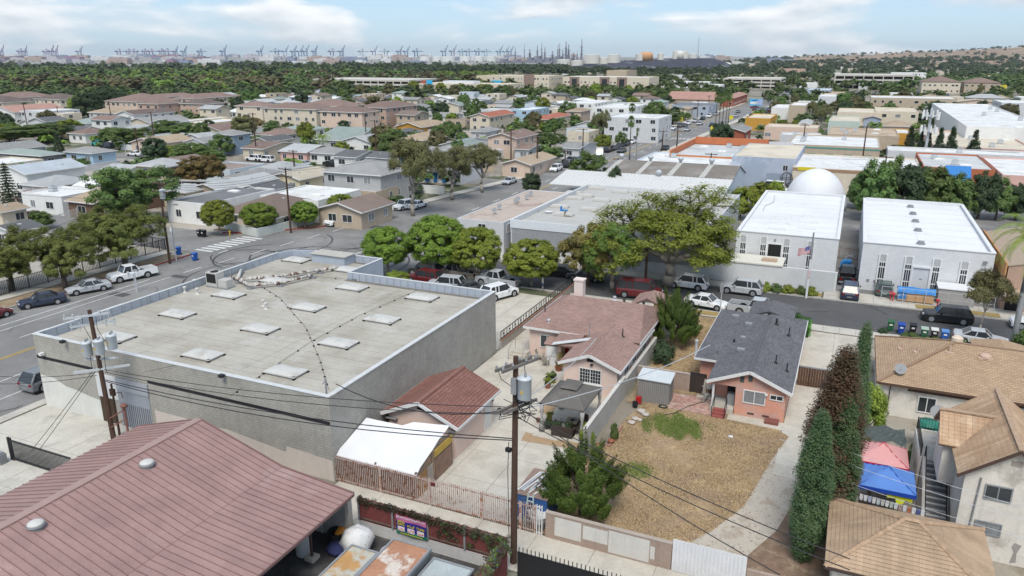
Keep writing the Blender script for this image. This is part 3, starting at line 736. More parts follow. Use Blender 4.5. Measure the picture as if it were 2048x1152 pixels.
# ------------------------------------------------------------------ ground, streets
GROUND=mat('city_ground',(.235,.205,.165),1,.22,.05,col2=(.085,.10,.05),thr=(.46,.58),sc2=.045,blot=((.36,.335,.30),.07,.52,.62))
g=MB();R_=14000
g.sheet([(-R_,-400),(R_,-400),(R_,R_),(-R_,R_)]);structure('ground',g,GROUND,z=-.05)
def poly(name,pts,z,m,kind='structure'):
 b=MB().sheet([(q[1],q[0])for q in pts][::-1]if False else[(q[1],q[0])for q in pts],0,0)
 o=structure(name,b,m,z=z);return o
WEST=[(4,-82.8),(75.5,-82.8),(76.5,-84.5),(76.5,-150),(76.5,-330),(87.5,-330),(87.5,-86),(92,-82),(97.4,-77.2),(120,-72.8),(146,-69.2),(166,-66.5),(240,-66.2),(480,-61),(980,-48)]
EAST=[(980,-32),(480,-45.5),(243,-50.8),(120,-51.8),(92,-52),(89.6,-50),(89.6,70),(79.7,70),(79.7,-49.8),(77,-51.2),(68,-54),(63.5,-57.4),(4,-57.4)]
poly('road',WEST+EAST,.0,ASPH)
poly('cross_street',[(79.75,-48),(89.55,-48),(89.55,70),(79.75,70)],.006,ASPHN)
poly('side_street',[(146.5,-72),(146.5,-330),(155,-330),(155,-70)],-.02,ASPH)
poly('back_street',[(228,-68),(228,-330),(237,-330),(237,-68)],-.02,ASPH)
def bars(name,lst,m,z=.014):
 b=MB()
 for a0,a1,b0,b1 in lst:b.box(b0,b1,a0,a1,0,.004)
 return structure(name,b,m,z=z)
bars('crosswalk_stripes',[(77.6+i*1.12,78.2+i*1.12,-84.6+i*.04,-81.4+i*.12)for i in range(9)],MARK)
bars('lane_lines',[(6,64,-78.05,-77.9),(6,66,-76.5,-76.38),(6,52,-64.1,-63.98),(6,46,-60.6,-60.48)]+[(8+i*9,11+i*9,-72.9,-72.78)for i in range(6)]+[(68+i*5.5,71+i*5.5,-76.6+i*.55,-76.45+i*.55)for i in range(8)]+[(76,88,-62.1,-61.9)]+[(120+i*9,123+i*9,-61.6,-61.4)for i in range(36)]+[(120+i*9,123+i*9,-56.4,-56.2)for i in range(36)]+[(77.5,79.3,-80.0,-79.8)],MARK)
bars('centre_lines',[(6,66,-69.2,-69.08),(6,66,-68.9,-68.78),(120,470,-59.2,-59.05),(120,470,-58.8,-58.65)],YEL)
bars('far_crosswalk_stripes',[(258.5,262,-65.6+i*1.3,-65+i*1.3)for i in range(12)],MARK)
def pathsheet(pts,w):
 out=MB()
 for i in range(len(pts)-1):
  p,q=Vector((pts[i][1],pts[i][0],0)),Vector((pts[i+1][1],pts[i+1][0],0));d=(q-p).normalized();nrm=Vector((-d.y,d.x,0))*w/2
  out.add([p-nrm,q-nrm,q+nrm,p+nrm],[(0,1,2,3)])
 return out
sk=MB();SK=mat('skid_rubber',(.062,.06,.06),.8,.35,2)
rs=random.Random(3)
for k in range(24):
 ca0,cb0,rr=rs.uniform(70,86),rs.uniform(-76,-58),rs.uniform(2.5,8);t0=rs.uniform(0,6.28);n=rs.randint(9,20)
 pts=[(ca0+math.sin(t0+i*.2)*rr*(1+.02*i),cb0+math.cos(t0+i*.2)*rr)for i in range(n)]
 q=pathsheet(pts,rs.uniform(.16,.3));sk.add(q.v,q.f)
for v_ in range(len(sk.v)):sk.v[v_]=(sk.v[v_][0],sk.v[v_][1],(v_//4)*.00003)
structure('tyre_marks',sk,SK,z=.0085)
tp_=MB();rs=random.Random(14)
for a0,b0,da,db in((57.5,-77.2,1.2,2.4),(66,-76.8,1.0,2.2),(100,-70,2,3),(92,-66,1.5,4),(110,-64,2,2),(84,-58,3,1.2),(47,-66,1,3)):tp_.box(b0,b0+db,a0,a0+da,0,.004)
structure('road_patch',tp_,mat('tar_patch',(.085,.083,.083),.9,.15,1),z=.013)
ck=MB()
for k in range(70):
 a,b=(rs.uniform(30,110),rs.uniform(-80,-58))if k<45 else(rs.uniform(80.5,89),rs.uniform(-30,40));pts=[];th=rs.choice((0,1.57))+rs.uniform(-.4,.4)
 for i in range(rs.randint(4,9)):pts.append((a,b));th+=rs.gauss(0,.35);a+=math.sin(th)*.6;b+=math.cos(th)*.6
 q=pathsheet(pts,rs.uniform(.03,.07));o_=len(ck.v);ck.add([(v[0],v[1],.00002*(len(ck.v)+i))for i,v in enumerate(q.v)],q.f)
structure('road_cracks',ck,mat('tar_crack',(.07,.068,.068),.8,.2,2),z=.018)
def slabs(name,a0,a1,b0,b1,na,nb,z,m=CONC,gap=.03,hole=None,seed=0):
 da,db=(a1-a0)/na,(b1-b0)/nb
 base=structure(name,MB().box(0,b1-b0,0,a1-a0,-.12,-.012),CONCD,a0,b0,z)
 me=MB().box(gap/2,db-gap/2,gap/2,da-gap/2,-.06,0).mesh('concrete_slab',m)
 rd=random.Random(seed)
 for i in range(na):
  for j in range(nb):
   if hole and hole(a0+(i+.5)*da,b0+(j+.5)*db):continue
   part('concrete_slab',me,None,base,loc=(j*db,i*da,rd.uniform(-.006,.004)))
 return base
slabs('driveway',35.3,77.6,-28.1,-15.6,12,4,.03,hole=lambda a,b:(b>-19.2 and a>56)or(b>-24.5 and a>61.5))
slabs('alley_path',31.5,35.1,-28,14,1,12,.02,hole=lambda a,b:False)
slabs('parking_apron',60.2,77.6,-43.8,-28.4,4,4,.025)
slabs('right_driveway',47.5,79.0,-2.25,3.5,8,2,.03)
slabs('concrete_lot',12,34.96,-56.5,-39.5,5,4,.02,m=mat('lot_concrete',(.50,.475,.42),.9,.14,.4,col2=(.33,.31,.28),thr=(.52,.66),sc2=.25))
slabs('pavement',77.8,79.6,-27.9,36,1,42,.14,PAVE)
slabs('far_pavement',89.8,91.9,-48,-1.2,1,30,.14,PAVE)
slabs('far_pavement',89.8,93.4,-1.0,20,2,12,.12,PAVE)
slabs('avenue_pavement',91,128,-51.6,-49.7,22,1,.14,PAVE)
slabs('corner_pavement',16,75,-87.6,-86.0,36,1,.14,PAVE)
slabs('near_avenue_pavement',12,62,-57.2,-56.2,30,1,.13,PAVE)
slabs('corner_path',91.5,96.4,-100,-85.5,2,8,.14,PAVE)
poly('pavement_far_side',[(98,-79.8),(121,-75.4),(166,-69),(240,-69),(480,-64),(480,-61.2),(240,-66.4),(166,-66.7),(120,-73),(97.5,-77.4)],.06,PAVE)
poly('pavement_right_side',[(128,-51.7),(243,-50.7),(480,-45.4),(480,-43),(243,-48),(128,-49)],.06,PAVE)
kb=MB()
for p,q,r in(((4,-82.8),(75.5,-82.8),0),((79.7,-48),(79.7,-27),0),((79.7,-27),(79.7,70),0),((89.6,-49),(89.6,70),0)):
 kb.beam((p[1],p[0],.06),(q[1],q[0],.06),.16,.16)
structure('kerb',kb,KERB)
kr=MB().beam((-82.6,66,.075),(-82.7,75.4,.075),.18,.17).beam((-84.6,89.3,.08),(-77.3,97.4,.08),.2,.17).beam((-77.3,97.4,.08),(-75.5,106,.08),.2,.17).beam((-89,87.7,.08),(-84.6,89.3,.08),.2,.17)
structure('red_kerb',kr,REDK)
poly('parkway_dirt',[(20,-86),(74,-86),(74,-82.9),(20,-82.9)],.05,DIRT)
poly('corner_dirt',[(88.6,-92),(91.4,-92),(97.5,-80.5),(105,-77.2),(104.5,-75.9),(97.5,-77.2),(90,-84)],.075,DIRT)
DRY=mat('dry_grass',(.335,.24,.15),1,.3,.5,col2=(.24,.165,.11),thr=(.42,.60),sc2=.3,blot=((.40,.31,.17),.5,.55,.7))
DRYY=mat('yellow_verge',(.30,.215,.085),1,.3,1)
poly('verge',[(90,-9),(91.4,-9),(91.4,-1.2),(90,-1.2)],.16,DRYY);poly('verge_right',[(89.9,8.5),(91.3,8.5),(91.3,16.5),(89.9,16.5)],.16,DRYY)
poly('front_verge',[(78.1,-18),(79.5,-18),(79.5,-4),(78.1,-4)],.16,DRYY)
LAWN=[(35.2,-14.1),(35.2,-5.6),(37.6,-5.9),(39.8,-4.7),(42.8,-3.5),(46,-3.0),(49.5,-2.5),(53.4,-1.7),(54.2,-2.6),(54.4,-7.4),(54.6,-12.8),(50.5,-13.4),(47,-13.2),(46.5,-14.2)]
poly('lawn',LAWN,.03,DRY)
poly('side_lawn',[(57.8,-14.2),(57.8,-9.0),(77.6,-9.4),(77.6,-14.2)],.028,DRY)
poly('yard_path',[(35.2,-5.6),(37.6,-5.9),(39.8,-4.7),(42.8,-3.5),(46,-3.0),(49.5,-2.5),(53.4,-1.7),(53.6,-1.2),(50,-.1),(46,-.4),(41,-1.4),(38,-2.6),(36,-3),(35.2,-2.8)],.022,mat('cracked_path',(.45,.40,.335),.95,.15,.7,col2=(.34,.285,.225),thr=(.5,.62),sc2=.7,blot=((.17,.13,.10),1.1,.63,.69)))
poly('yard_dirt',[(35.2,-2.8),(36,-3),(38,-2.6),(41,-1.4),(46,-.4),(50,-.1),(54,-1.2),(54,3.6),(35.2,3.6)],.018,mat('leafy_dirt',(.20,.135,.095),1,.3,2,col2=(.29,.22,.15),thr=(.5,.65),sc2=1.2))
poly('bungalow_yard',[(54.3,-14.2),(54.3,-1.2),(79,-1.6),(79,-14.2)],.012,DIRT)
poly('lot_ground',[(4,-39.5),(31.3,-39.5),(31.3,-14.3),(4,-14.3)],.008,mat('oily_yard',(.06,.058,.057),.9,.3,.6,col2=(.12,.115,.11),thr=(.5,.65),sc2=.5))
poly('tan_house_yard',[(34,3.7),(79,3.7),(79,30),(34,30)],.01,mat('yard_mix',(.30,.27,.22),1,.2,.6,col2=(.20,.17,.12),thr=(.5,.62),sc2=.4))
poly('factory_yard',[(92,-48),(92,45),(215,45),(215,-46)],.004,mat('yard_asphalt',(.17,.168,.165),.95,.15,.3,col2=(.25,.24,.23),thr=(.48,.6),sc2=.1))
poly('front_lawn',[(74,-20),(74,-15.6),(77.6,-15.6),(77.6,-20)],.05,mat('green_lawn',(.07,.125,.03),1,.25,2))
poly('corner_lawn',[(106,-101),(106,-87),(98,-86),(98,-101)],.05,MATS['green_lawn'])
poly('shop_lawn',[(112,-92),(112,-80),(121,-80),(121,-92)],.05,MATS['green_lawn'])
poly('west_lots',[(30,-88),(146,-88),(146,-330),(88,-330),(88,-110),(76,-110),(76,-330),(30,-330)],-.03,mat('west_lot_ground',(.36,.33,.285),.95,.18,.12,col2=(.17,.15,.10),thr=(.5,.6),sc2=.09))
def inside(p,pl):
 x,y=p;c=np.zeros(len(x),bool);n=len(pl)
 for i in range(n):
  (a0,b0),(a1,b1)=pl[i],pl[(i+1)%n]
  k=((b0>y)!=(b1>y))&(x<(a1-a0)*(y-b0)/((b1-b0)if b1!=b0 else 1e-9)+a0);c^=k
 return c
def tufts(name,pl,n,h,m,seed,test=None):
 rg=np.random.default_rng(seed);pa=np.array(pl);lo,hi=pa.min(0),pa.max(0)
 p=lo+rg.random((n,2))*(hi-lo);k=inside((p[:,0],p[:,1]),pl)
 if test is not None:k&=test(p[:,0],p[:,1])
 p=p[k];n=len(p);p=p+rg.normal(0,.10,(n,2));th=rg.uniform(0,6.28,n);hh=h*rg.uniform(.5,1.5,n);wd=.022
 v=np.empty((n,4,3));c,s=np.cos(th),np.sin(th)
 base=np.stack([p[:,1],p[:,0],np.zeros(n)],1);t=np.stack([c*wd,s*wd,0*c],1);lean=np.stack([-s*hh*.9,c*hh*.9,hh],1)
 v[:,0]=base-t;v[:,1]=base+t;v[:,2]=base+lean+t*.4;v[:,3]=base+lean-t*.4
 o=structure(name,quadmesh(name,v,m),None,z=.03);o['kind']='stuff';return o
STRAW=leafmat('straw',(.43,.32,.175),(.58,.46,.26),.15);GRN=leafmat('grass_green',(.10,.17,.03),(.19,.26,.055),.2)
gp=lambda a,b:((((a-51.7)/2.1)**2+((b+9.7)/2.6)**2)<.75+.22*np.sin(a*2.1+b*3)+.2*np.sin(b*5+a*1.3)+rgz.normal(0,.16,len(a)))|((((a-44.3)/1.3)**2+((b+10.6)/1.4)**2)<.5+rgz.normal(0,.3,len(a)))
rgz=np.random.default_rng(44)
def nz(a,b):return np.sin(a*1.3+np.sin(b*.9)*2)+np.sin(b*1.7+np.cos(a*.7)*2)
rgq=np.random.default_rng(12)
tufts('dry_grass',LAWN,150000,.045,STRAW,1,lambda a,b:~gp(a,b)&(nz(a*.55,b*.6)*.5+nz(a*1.9,b*1.6)*.35+rgq.normal(0,.75,len(a))>-.35))
tufts('green_grass',LAWN,210000,.055,GRN,2,gp)
tufts('dry_grass',[(57.8,-14.2),(57.8,-9.0),(77.6,-9.4),(77.6,-14.2)],34000,.045,STRAW,3)
lf=np.random.default_rng(9);nl=900
pp=np.stack([lf.uniform(-5.5,3.2,nl),lf.uniform(35.4,49,nl),np.full(nl,.0)],1);th=lf.uniform(0,6.28,nl);s_=lf.uniform(.02,.06,nl)[:,None]
dx=np.stack([np.cos(th),np.sin(th),0*th],1)*s_;dy=np.stack([-np.sin(th),np.cos(th),0*th],1)*s_*.6;vv=np.stack([pp-dx,pp+dy,pp+dx,pp-dy],1)
o=structure('fallen_leaves',quadmesh('fallen_leaves',vv,leafmat('dry_leaf',(.10,.06,.03),(.2,.12,.06),0)),None,z=.045);o['kind']='stuff'
# ------------------------------------------------------------------ the big grey warehouse
BLK=mat('grey_block_wall',(.385,.37,.335),.95,.12,.7,brick=(.4,.2,.010,(.62,.62,.60),.09),streak=.35,col2=(.34,.325,.29),thr=(.45,.65),sc2=.5,bump=.004)
BLUEG=mat('blue_grey_metal',(.36,.40,.46),.55,.09,.8,streak=.2)
CAPM=mat('cap_flashing',(.52,.53,.53),.6,.1,1.5)
ROOFM=mat('roof_membrane',(.41,.385,.335),.95,.10,.35,col2=(.315,.29,.24),thr=(.42,.66),sc2=.22,blot=((.45,.435,.405),.3,.56,.72))
DUST=mat('dirty_white',(.52,.51,.48),.7,.12,1.2,col2=(.42,.40,.36),thr=(.55,.72),sc2=1.2)
wh=thing('warehouse','large grey block warehouse with flat roof full of domed skylights','warehouse',34.95,-56.2)
TAKEN.append((34,66,-57,-28));LAND.append((48,-42,'the grey flat-roofed warehouse'))
H_=6.0;RZ=5.3
FW,FD,ED,EW=28.0,24.6,30.4,12.0
wl=MB()
wl.box(0,FW,0,.3,-.1,H_).box(FW-.3,FW,.3,FD,-.1,H_)
part('wall',wl,BLK,wh)
w2=MB().box(0,.2,.3,ED-2.6,-.1,H_).box(EW,FW-.3,FD-.2,FD,-.1,H_).box(EW-.2,EW,FD-.2,ED,-.1,H_).box(3.2,EW-.2,ED-.2,ED,-.1,H_)
w2.prism([(0,ED-2.6),(.2,ED-2.6),(.9,ED-1.0),(3.2,ED-.2),(3.2,ED),(.7,ED-.8)],-.1,H_)
part('parapet_wall',w2,BLUEG,wh)
rb=MB()
for i in range(20):rb.box(EW+.4+i*.8,EW+.43+i*.8,FD-.235,FD-.2,RZ,H_-.02)
for i in range(11):rb.box(.6+i,.63+i,ED-.235,ED-.2,RZ,H_-.02)if 3.4<.6+i<EW-.3 else None
for i in range(27):rb.box(.2,.225,.8+i,.83+i,RZ,H_-.02)
part('panel_joint',rb,mat('joint_grey',(.22,.24,.27),.7,.1),wh)
cp=MB()
for q in((0,FW,-.04,.32),(FW-.32,FW+.04,.32,FD+.03),(-.03,.22,.32,ED-2.6),(EW-.22,FW-.32,FD-.22,FD+.03),(EW-.22,EW+.03,FD+.03,ED+.03),(3.2,EW-.22,ED-.22,ED+.03)):cp.box(q[0],q[1],q[2],q[3],H_,H_+.05)
part('parapet_cap',cp,CAPM,wh)
rf=part('roof',MB().prism([(.2,.3),(FW-.3,.3),(FW-.3,FD-.2),(EW-.2,FD-.2),(EW-.2,ED-.2),(3.2,ED-.2),(.9,ED-1),(.2,ED-2.6)],RZ-.3,RZ-.02),mat('roof_seam_dark',(.17,.155,.135),.95,.2),wh)
SH=.98
shm={}
for i in range(31):
 y0=.32+i*SH;y1=y0+SH-.035
 x1=FW-.32 if y1<FD-.2 else EW-.22;x0=.22 if y1<ED-2.6 else 3.0
 if y1>ED-.2:break
 for k in range(3):
  xa,xb=x0+(x1-x0)*k/3,x0+(x1-x0)*(k+1)/3-.03
  key=(round(x0),round(x1),k);
  if key not in shm:shm[key]=MB().box(0,xb-xa,0,SH-.035,-.03,0).mesh('roofing_sheet',ROOFM)
  part('roofing_sheet',shm[key],None,rf,loc=(xa,y0,RZ+(.004 if(i+k)%2 else 0)))
SKM=MB().box(-1.28,1.28,-.72,.72,0,.16).mesh('skylight',GREYM)
dm=MB();nx,ny=10,6
vs=[]
for j in range(ny+1):
 for i in range(nx+1):
  u,v=i/nx*2-1,j/ny*2-1;vs.append((u*1.3,v*.74,.2+.20*(1-u**4)*(1-v**4)))
fs=[(j*(nx+1)+i,j*(nx+1)+i+1,(j+1)*(nx+1)+i+1,(j+1)*(nx+1)+i)for j in range(ny)for i in range(nx)]
dm.add(vs,fs);dm.box(-1.36,1.36,-.80,.80,.12,.2);DOMEM=dm.mesh('dome',mat('skylight_dome',(.50,.495,.47),.6,.14,.9,col2=(.36,.345,.31),thr=(.5,.66),sc2=.9))
cn=MB()
for sx in(-1.3,1.3):
 for sy in(-.74,.74):cn.box(sx-.1,sx+.1,sy-.1,sy+.1,0,.1)
CLIPM=cn.mesh('clip',DARK)
for(a_,b_)in[(a,b)for a in(38.2,44.3,50.3,56.9)for b in(-34.4,-42.1,-51.2)]+[(62.9,-54.3+.6),(61.9,-46.3)]:
 if(a_,b_)==(56.9,-51.2):a_,b_=55.7,-50.4
 s=part('skylight',SKM,None,wh,loc=(b_+56.2,a_-34.95,RZ));part('dome',DOMEM,None,s);part('clip',CLIPM,None,s)
def L_(px,py,z):a,b=AB(px,py,z);return(b+56.2,a-34.95,z)
part('painted_stripe',MB().box(.02,6.3,-.006,0,4.05,4.3).box(11.9,FW-.05,-.006,0,4.05,4.3),mat('stripe_black',(.022,.022,.025),.8,.2),wh)
part('paint_patch',MB().add([(0.05,-.004,0),(7.9,-.004,0),(7.9,-.004,1.55),(5.5,-.004,1.75),(4.2,-.004,2.0),(2.8,-.004,2.15),(1.6,-.004,2.6),(0.05,-.004,2.65)],[tuple(range(8))]),mat('pale_wall_paint',(.60,.60,.56),.9,.1,.7,streak=.2),wh)
part('paint_patch',MB().add([(12.2,-.004,0),(FW-.1,-.004,0),(FW-.1,-.004,1.5),(24.2,-.004,1.75),(24.1,-.004,1.3),(19,-.004,1.9),(17,-.004,1.7),(15,-.004,1.95),(12.2,-.004,2.0)],[tuple(range(9))]),mat('pink_wall_paint',(.56,.50,.45),.9,.1,.7,streak=.2),wh)
part('door_surround',MB().box(6.45,8.6,-.03,0,2.05,3.95),mat('pale_panel',(.58,.58,.58),.7,.1),wh)
gd=part('grille_door',MB().box(6.6,8.0,-.06,0,0,2.02),mat('rusty_door',(.075,.055,.04),.9,.3,3),wh)
bb=MB()
for i in range(12):bb.box(6.66+i*.115,6.69+i*.115,-.1,-.07,.03,1.98)
part('bar',bb,mat('bar_brown',(.14,.10,.07),.8,.2),gd)
ru=part('metal_shutter',MB().box(8.7,11.85,-.05,0,0,3.4),mat('shutter_blue_grey',(.30,.32,.36),.5,.1,1),wh)
rbm=MB().box(-.02,.02,-.075,-.05,.05,1.95).mesh('rib',mat('rib_dark',(.09,.095,.11),.6,.1))
for i in range(15):part('rib',rbm,None,ru,loc=(8.85+i*.205,0,0))
part('shutter_hood',MB().box(8.66,11.9,-.12,-.052,3.0,3.95),mat('hood_grey',(.34,.36,.40),.5,.1),wh)
pb=part('roof_box',MB().box(4.3,8.6,ED-2.1,ED-.24,RZ-.02,H_+.25),BLUEG,wh);part('box_lid',MB().box(4.15,8.75,ED-2.25,ED-.2,H_+.25,H_+.31),mat('box_lid',(.40,.385,.34),.9,.15,.6),pb)
x,y,z=L_(437,573,RZ)
ac=part('air_conditioner',MB().box(-1,.35,-.5,.5,.12,1.45).box(.42,1.5,-.45,.45,.12,.85),mat('ac_beige',(.44,.43,.41),.6,.1),wh,loc=(x,y,RZ))
part('grille',MB().box(-1.012,-1.0,-.4,.4,.5,1.3).box(-.9,.25,-.512,-.5,.45,1.35).lathe([(.38,1.46),(.38,1.5)],16,0,(-.32,0)),DARK,ac)
part('stand',MB().box(-1.1,1.6,-.55,.55,0,.1),GREYM,ac)
DUCT=mat('flaking_duct',(.44,.42,.39),.7,.15,2,col2=(.13,.065,.05),thr=(.50,.54),sc2=2.2);DUCTW=mat('duct_band',(.50,.49,.46),.7,.1)
for nm,pts in(('duct',[(475,560),(560,552),(640,540),(676,535)]),('duct',[(465,553),(500,571),(560,566),(625,550)]),('duct',[(476,556),(482,540)])):
 P3=[Vector(L_(p[0],p[1],RZ+.35))for p in pts];P3=[Vector((p.x,p.y,RZ+.36))for p in P3]
 d_=part(nm,MB().path(P3,.15,10),DUCT if len(pts)>2 else DUCTW,wh,True)
 for i in range(len(P3)-1):
  n=max(1,int((P3[i+1]-P3[i]).length/.75));dd=(P3[i+1]-P3[i]).normalized()
  for k in range(n):c=P3[i].lerp(P3[i+1],(k+.5)/n);part('band',MB().tube(c-dd*.09,c+dd*.09,.16,None,10),DUCTW,d_)
 for p in P3:part('saddle',MB().box(p.x-.3,p.x+.3,p.y-.2,p.y+.2,RZ,RZ+.17),GREYM,d_)
for pts in([(515,567),(560,596),(612,655),(640,720),(657,778)],[(460,792),(620,684),(720,630),(835,580)],[(620,552),(780,564),(838,574)]):
 P3=[Vector(L_(p[0],p[1],RZ+.1))for p in pts];c_=part('conduit',MB().path(P3,.014,5),mat('conduit',(.09,.085,.08),.6,.1),wh)
 bl=MB()
 for i in range(len(P3)-1):
  for k in range(4):c=P3[i].lerp(P3[i+1],(k+.3)/4);bl.box(c.x-.06,c.x+.06,c.y-.05,c.y+.05,RZ,RZ+.09)
 part('block',bl,DARK,c_)
rp=MB();ys=[.8+i*2.4 for i in range(10)]
for y in ys:rp.tube((.32,y,RZ),(.32,y,H_-.05),.02,None,5)
rp.tube((.30,.6,H_-.28),(.30,24,H_-.28),.025,None,5);part('parapet_pipe',rp,GREYM,wh)
for(px_,py_)in((527,612),(532,618),(950,590),(390,570),(370,585),(395,588),(1,1)):
 if px_==1:continue
 x,y,z=L_(px_,py_,RZ);part('roof_vent',MB().lathe([(.22,0),(.1,.12),(.1,.42),(.17,.44),(.17,.58),(.05,.62)],10),DUST,wh,loc=(x,y,RZ))
x,y,z=L_(668,800,H_)
part('service_mast',MB().tube((0,0,-.7),(0,0,1.0),.06,None,8).tube((-.25,0,.55),(.05,0,.9),.03,None,6),GREYM,wh,loc=(FW-.6,.55,H_))
for x in(3.9,19.5):part('flood_lamp',MB().box(-.16,.16,-.5,-.2,.02,.22).beam((0,-.3,.1),(0,0,.06),.06,.06),BLACKM,wh,loc=(x,0,H_))
part('wall_lamp',MB().box(-.12,.12,-.4,-.05,-.1,.1).beam((0,-.1,0),(0,0,.05),.06,.06),WHITE,wh,loc=(1.0,0,4.6))
# ------------------------------------------------------------------ maroon metal-roofed building
MAR=mat('maroon_metal',(.31,.195,.178),.5,.14,.7,spec=.4,col2=(.28,.175,.16),thr=(.45,.65),sc2=.3,rnd=.05,blot=((.35,.245,.225),.25,.58,.72));MARD=mat('maroon_rib',(.17,.095,.09),.5,.1)
MARC=mat('maroon_ridge',(.33,.225,.20),.5,.08)
mb_=thing('metal_roofed_building','maroon standing-seam metal roof building with open canopy','building',30.1,-34.1);TAKEN.append((6,30.3,-40,-23));LAND.append((20,-32,'the maroon metal roof'))
A0=-24.0
def panels(xa,za,xb,zb,nm,label=None,y1=0.0):
 """standing-seam pans from eave (xa,za) to ridge (xb,zb)"""
 sheet=part(nm,MB().slab([(xa,A0,za),(xa,y1,za),(xb,y1,zb),(xb,A0,zb)]if xa>xb else[(xa,y1,za),(xa,A0,za),(xb,A0,zb),(xb,y1,zb)],.12),MARD,mb_)
 n=int((y1-A0)/.42);st=(y1-A0)/n;d=Vector((xb-xa,0,zb-za));up=Vector((-(zb-za),0,xb-xa)).normalized()
 if up.z<0:up=-up
 p=MB();q0,q1=Vector((xa,0,za)),Vector((xb,0,zb));e=.02
 p.slab([q0+up*.022+Vector((0,e,0)),q0+up*.022+Vector((0,st-e,0)),q1+up*.022+Vector((0,st-e,0)),q1+up*.022+Vector((0,e,0))],.02)
 p.beam(q0+up*.045+Vector((0,.012,0)),q1+up*.045+Vector((0,.012,0)),.03,.06)
 me=p.mesh('metal_pan',MAR)
 for i in range(n):part('metal_pan',me,None,sheet,loc=(0,A0+i*st,0))
 return sheet
panels(-5.6,3.85,0,5.5,'roof_slope');main_s=panels(6.0,3.72,0,5.5,'roof_slope');panels(11.0,3.2,6.0,3.70,'canopy_roof')
part('ridge_cap',MB().beam((-.1,A0,5.53),(-.1,0.02,5.53),.5,.07),MARC,mb_)
part('rake_trim',MB().beam((-5.6,.04,3.84),(0,.04,5.5),.1,.16).beam((0,.04,5.5),(6,.04,3.7),.1,.16).beam((6,.04,3.7),(11,.04,3.2),.1,.16).beam((11.03,A0,3.16),(11.03,0,3.16),.08,.16),mat('maroon_trim',(.20,.12,.11),.5,.1),mb_)
part('wall',MB().box(-5.2,6.0,A0+.3,-.2,-.05,3.6).prism([(-5.2,0),(5.8,0)]if False else[(-5.2,-.2),(6,-.2),(6,-.05),(-5.2,-.05)],-.05,3.6),mat('yard_block',(.42,.42,.41),.9,.1,.6,brick=(.4,.2,.008,(.6,.6,.6),.06),streak=.3),mb_)
part('end_wall',MB().box(6.0,10.4,.05,.25,-.05,3.05),MATS['yard_block'],mb_)
dr=door(mb_,8.0,.05,0,1.1,2.3,'f')
part('canopy_post',MB().beam((9.6,-2.2,0),(9.6,-2.2,3.2),.12,.12),mat('maroon_post',(.12,.07,.065),.6,.1),mb_)
part('post_base',MB().box(9.3,9.9,-2.5,-1.9,0,.22),CONC,mb_)
part('canopy_post',MB().beam((9.6,-8.2,0),(9.6,-8.2,3.2),.12,.12),MATS['maroon_post'],mb_)
part('corner_post',MB().box(10.35,10.6,-.05,.3,-.05,3.1),CONC,mb_)
for(px_,py_)in((296,941),(75,1066)):
 a,b=AB(px_,py_,4.9);x=b+34.1;zz=5.5-.297*x
 tu=part('roof_light',MB().lathe([(.34,-.1),(.34,.14),(.42,.14),(.40,.2)],24),GREYM,main_s,loc=(x,a-30.1,zz))
 tu2=part('dome_lens',MB().lathe([(.38,.2),(.34,.27),(.2,.33),(.02,.35)],24),DUST,mb_,True,loc=(x,a-30.1,zz))
a,b=AB(608,1108)
solo('gas_tank','white upright tank under edge of maroon canopy','tank',MB().lathe([(.38,0),(.42,.06),(.42,1.15),(.32,1.32),(.15,1.38),(.15,1.45)],20),mat('tank_white',(.55,.55,.53),.5,.12,1.5,col2=(.35,.33,.3),thr=(.6,.7),sc2=2),a,b,smooth=True)
def bagmesh(r,seed,h=.9):
 rg=random.Random(seed);m=MB();n1,n2=12,9;vs=[]
 for j in range(n2+1):
  ph=math.pi*j/n2
  for i in range(n1):
   t=2*math.pi*i/n1;q=r*(1+.13*math.sin(3*t+j)+rg.uniform(-.07,.07))
   vs.append((q*math.sin(ph)*math.cos(t),q*math.sin(ph)*math.sin(t),max(0,r*h*(1-math.cos(ph))*.62*(1+rg.uniform(-.04,.04)))))
 fs=[(j*n1+i,(j+1)*n1+i,(j+1)*n1+(i+1)%n1,j*n1+(i+1)%n1)for j in range(n2)for i in range(n1)]
 return m.add(vs,fs)
BAG=mat('plastic_bag',(.62,.62,.61),.45,.12,3,bump=.02,col2=(.3,.3,.3),thr=(.62,.68),sc2=5)
solo('rubbish_bag','heap of white plastic sacks by the red vine wall','sack',bagmesh(.95,1,1.3),BAG,29.5,-22.6,smooth=True)
solo('rubbish_bag','white bundle of sacks beside blue container roof','sack',bagmesh(1.0,2,1.1),BAG,28.2,-15.7,smooth=True)
solo('rubbish_bag','small white sack beside the rusty orange container','sack',bagmesh(.55,5,1.1),BAG,29.6,-20.6,smooth=True)
solo('washing_bundle','dark blue heap of cloth near canopy post','cloth',bagmesh(.6,3,.8),mat('navy_cloth',(.03,.035,.10),.9,.3,3),28.9,-23.6,smooth=True)
solo('plastic_drum','dark round tub near the canopy wall','tub',MB().lathe([(.42,0),(.5,.75),(.46,.75),(.4,.1)],18),BLACKM,29.7,-24.2)
solo('plywood_board','orange board leaning on the dark tub','board',MB().slab([(-.6,-.25,.55),(.6,-.25,.6),(.6,.3,.85),(-.6,.3,.8)],.04),mat('orange_board',(.55,.22,.03),.7,.1),29.9,-23.7)
solo('floor_mat','blue flat mat lying under maroon canopy','mat',MB().box(-.2,.2,-1.2,1.2,0,.03),mat('mat_blue',(.03,.06,.16),.9,.2),25.9,-26.2,.01)
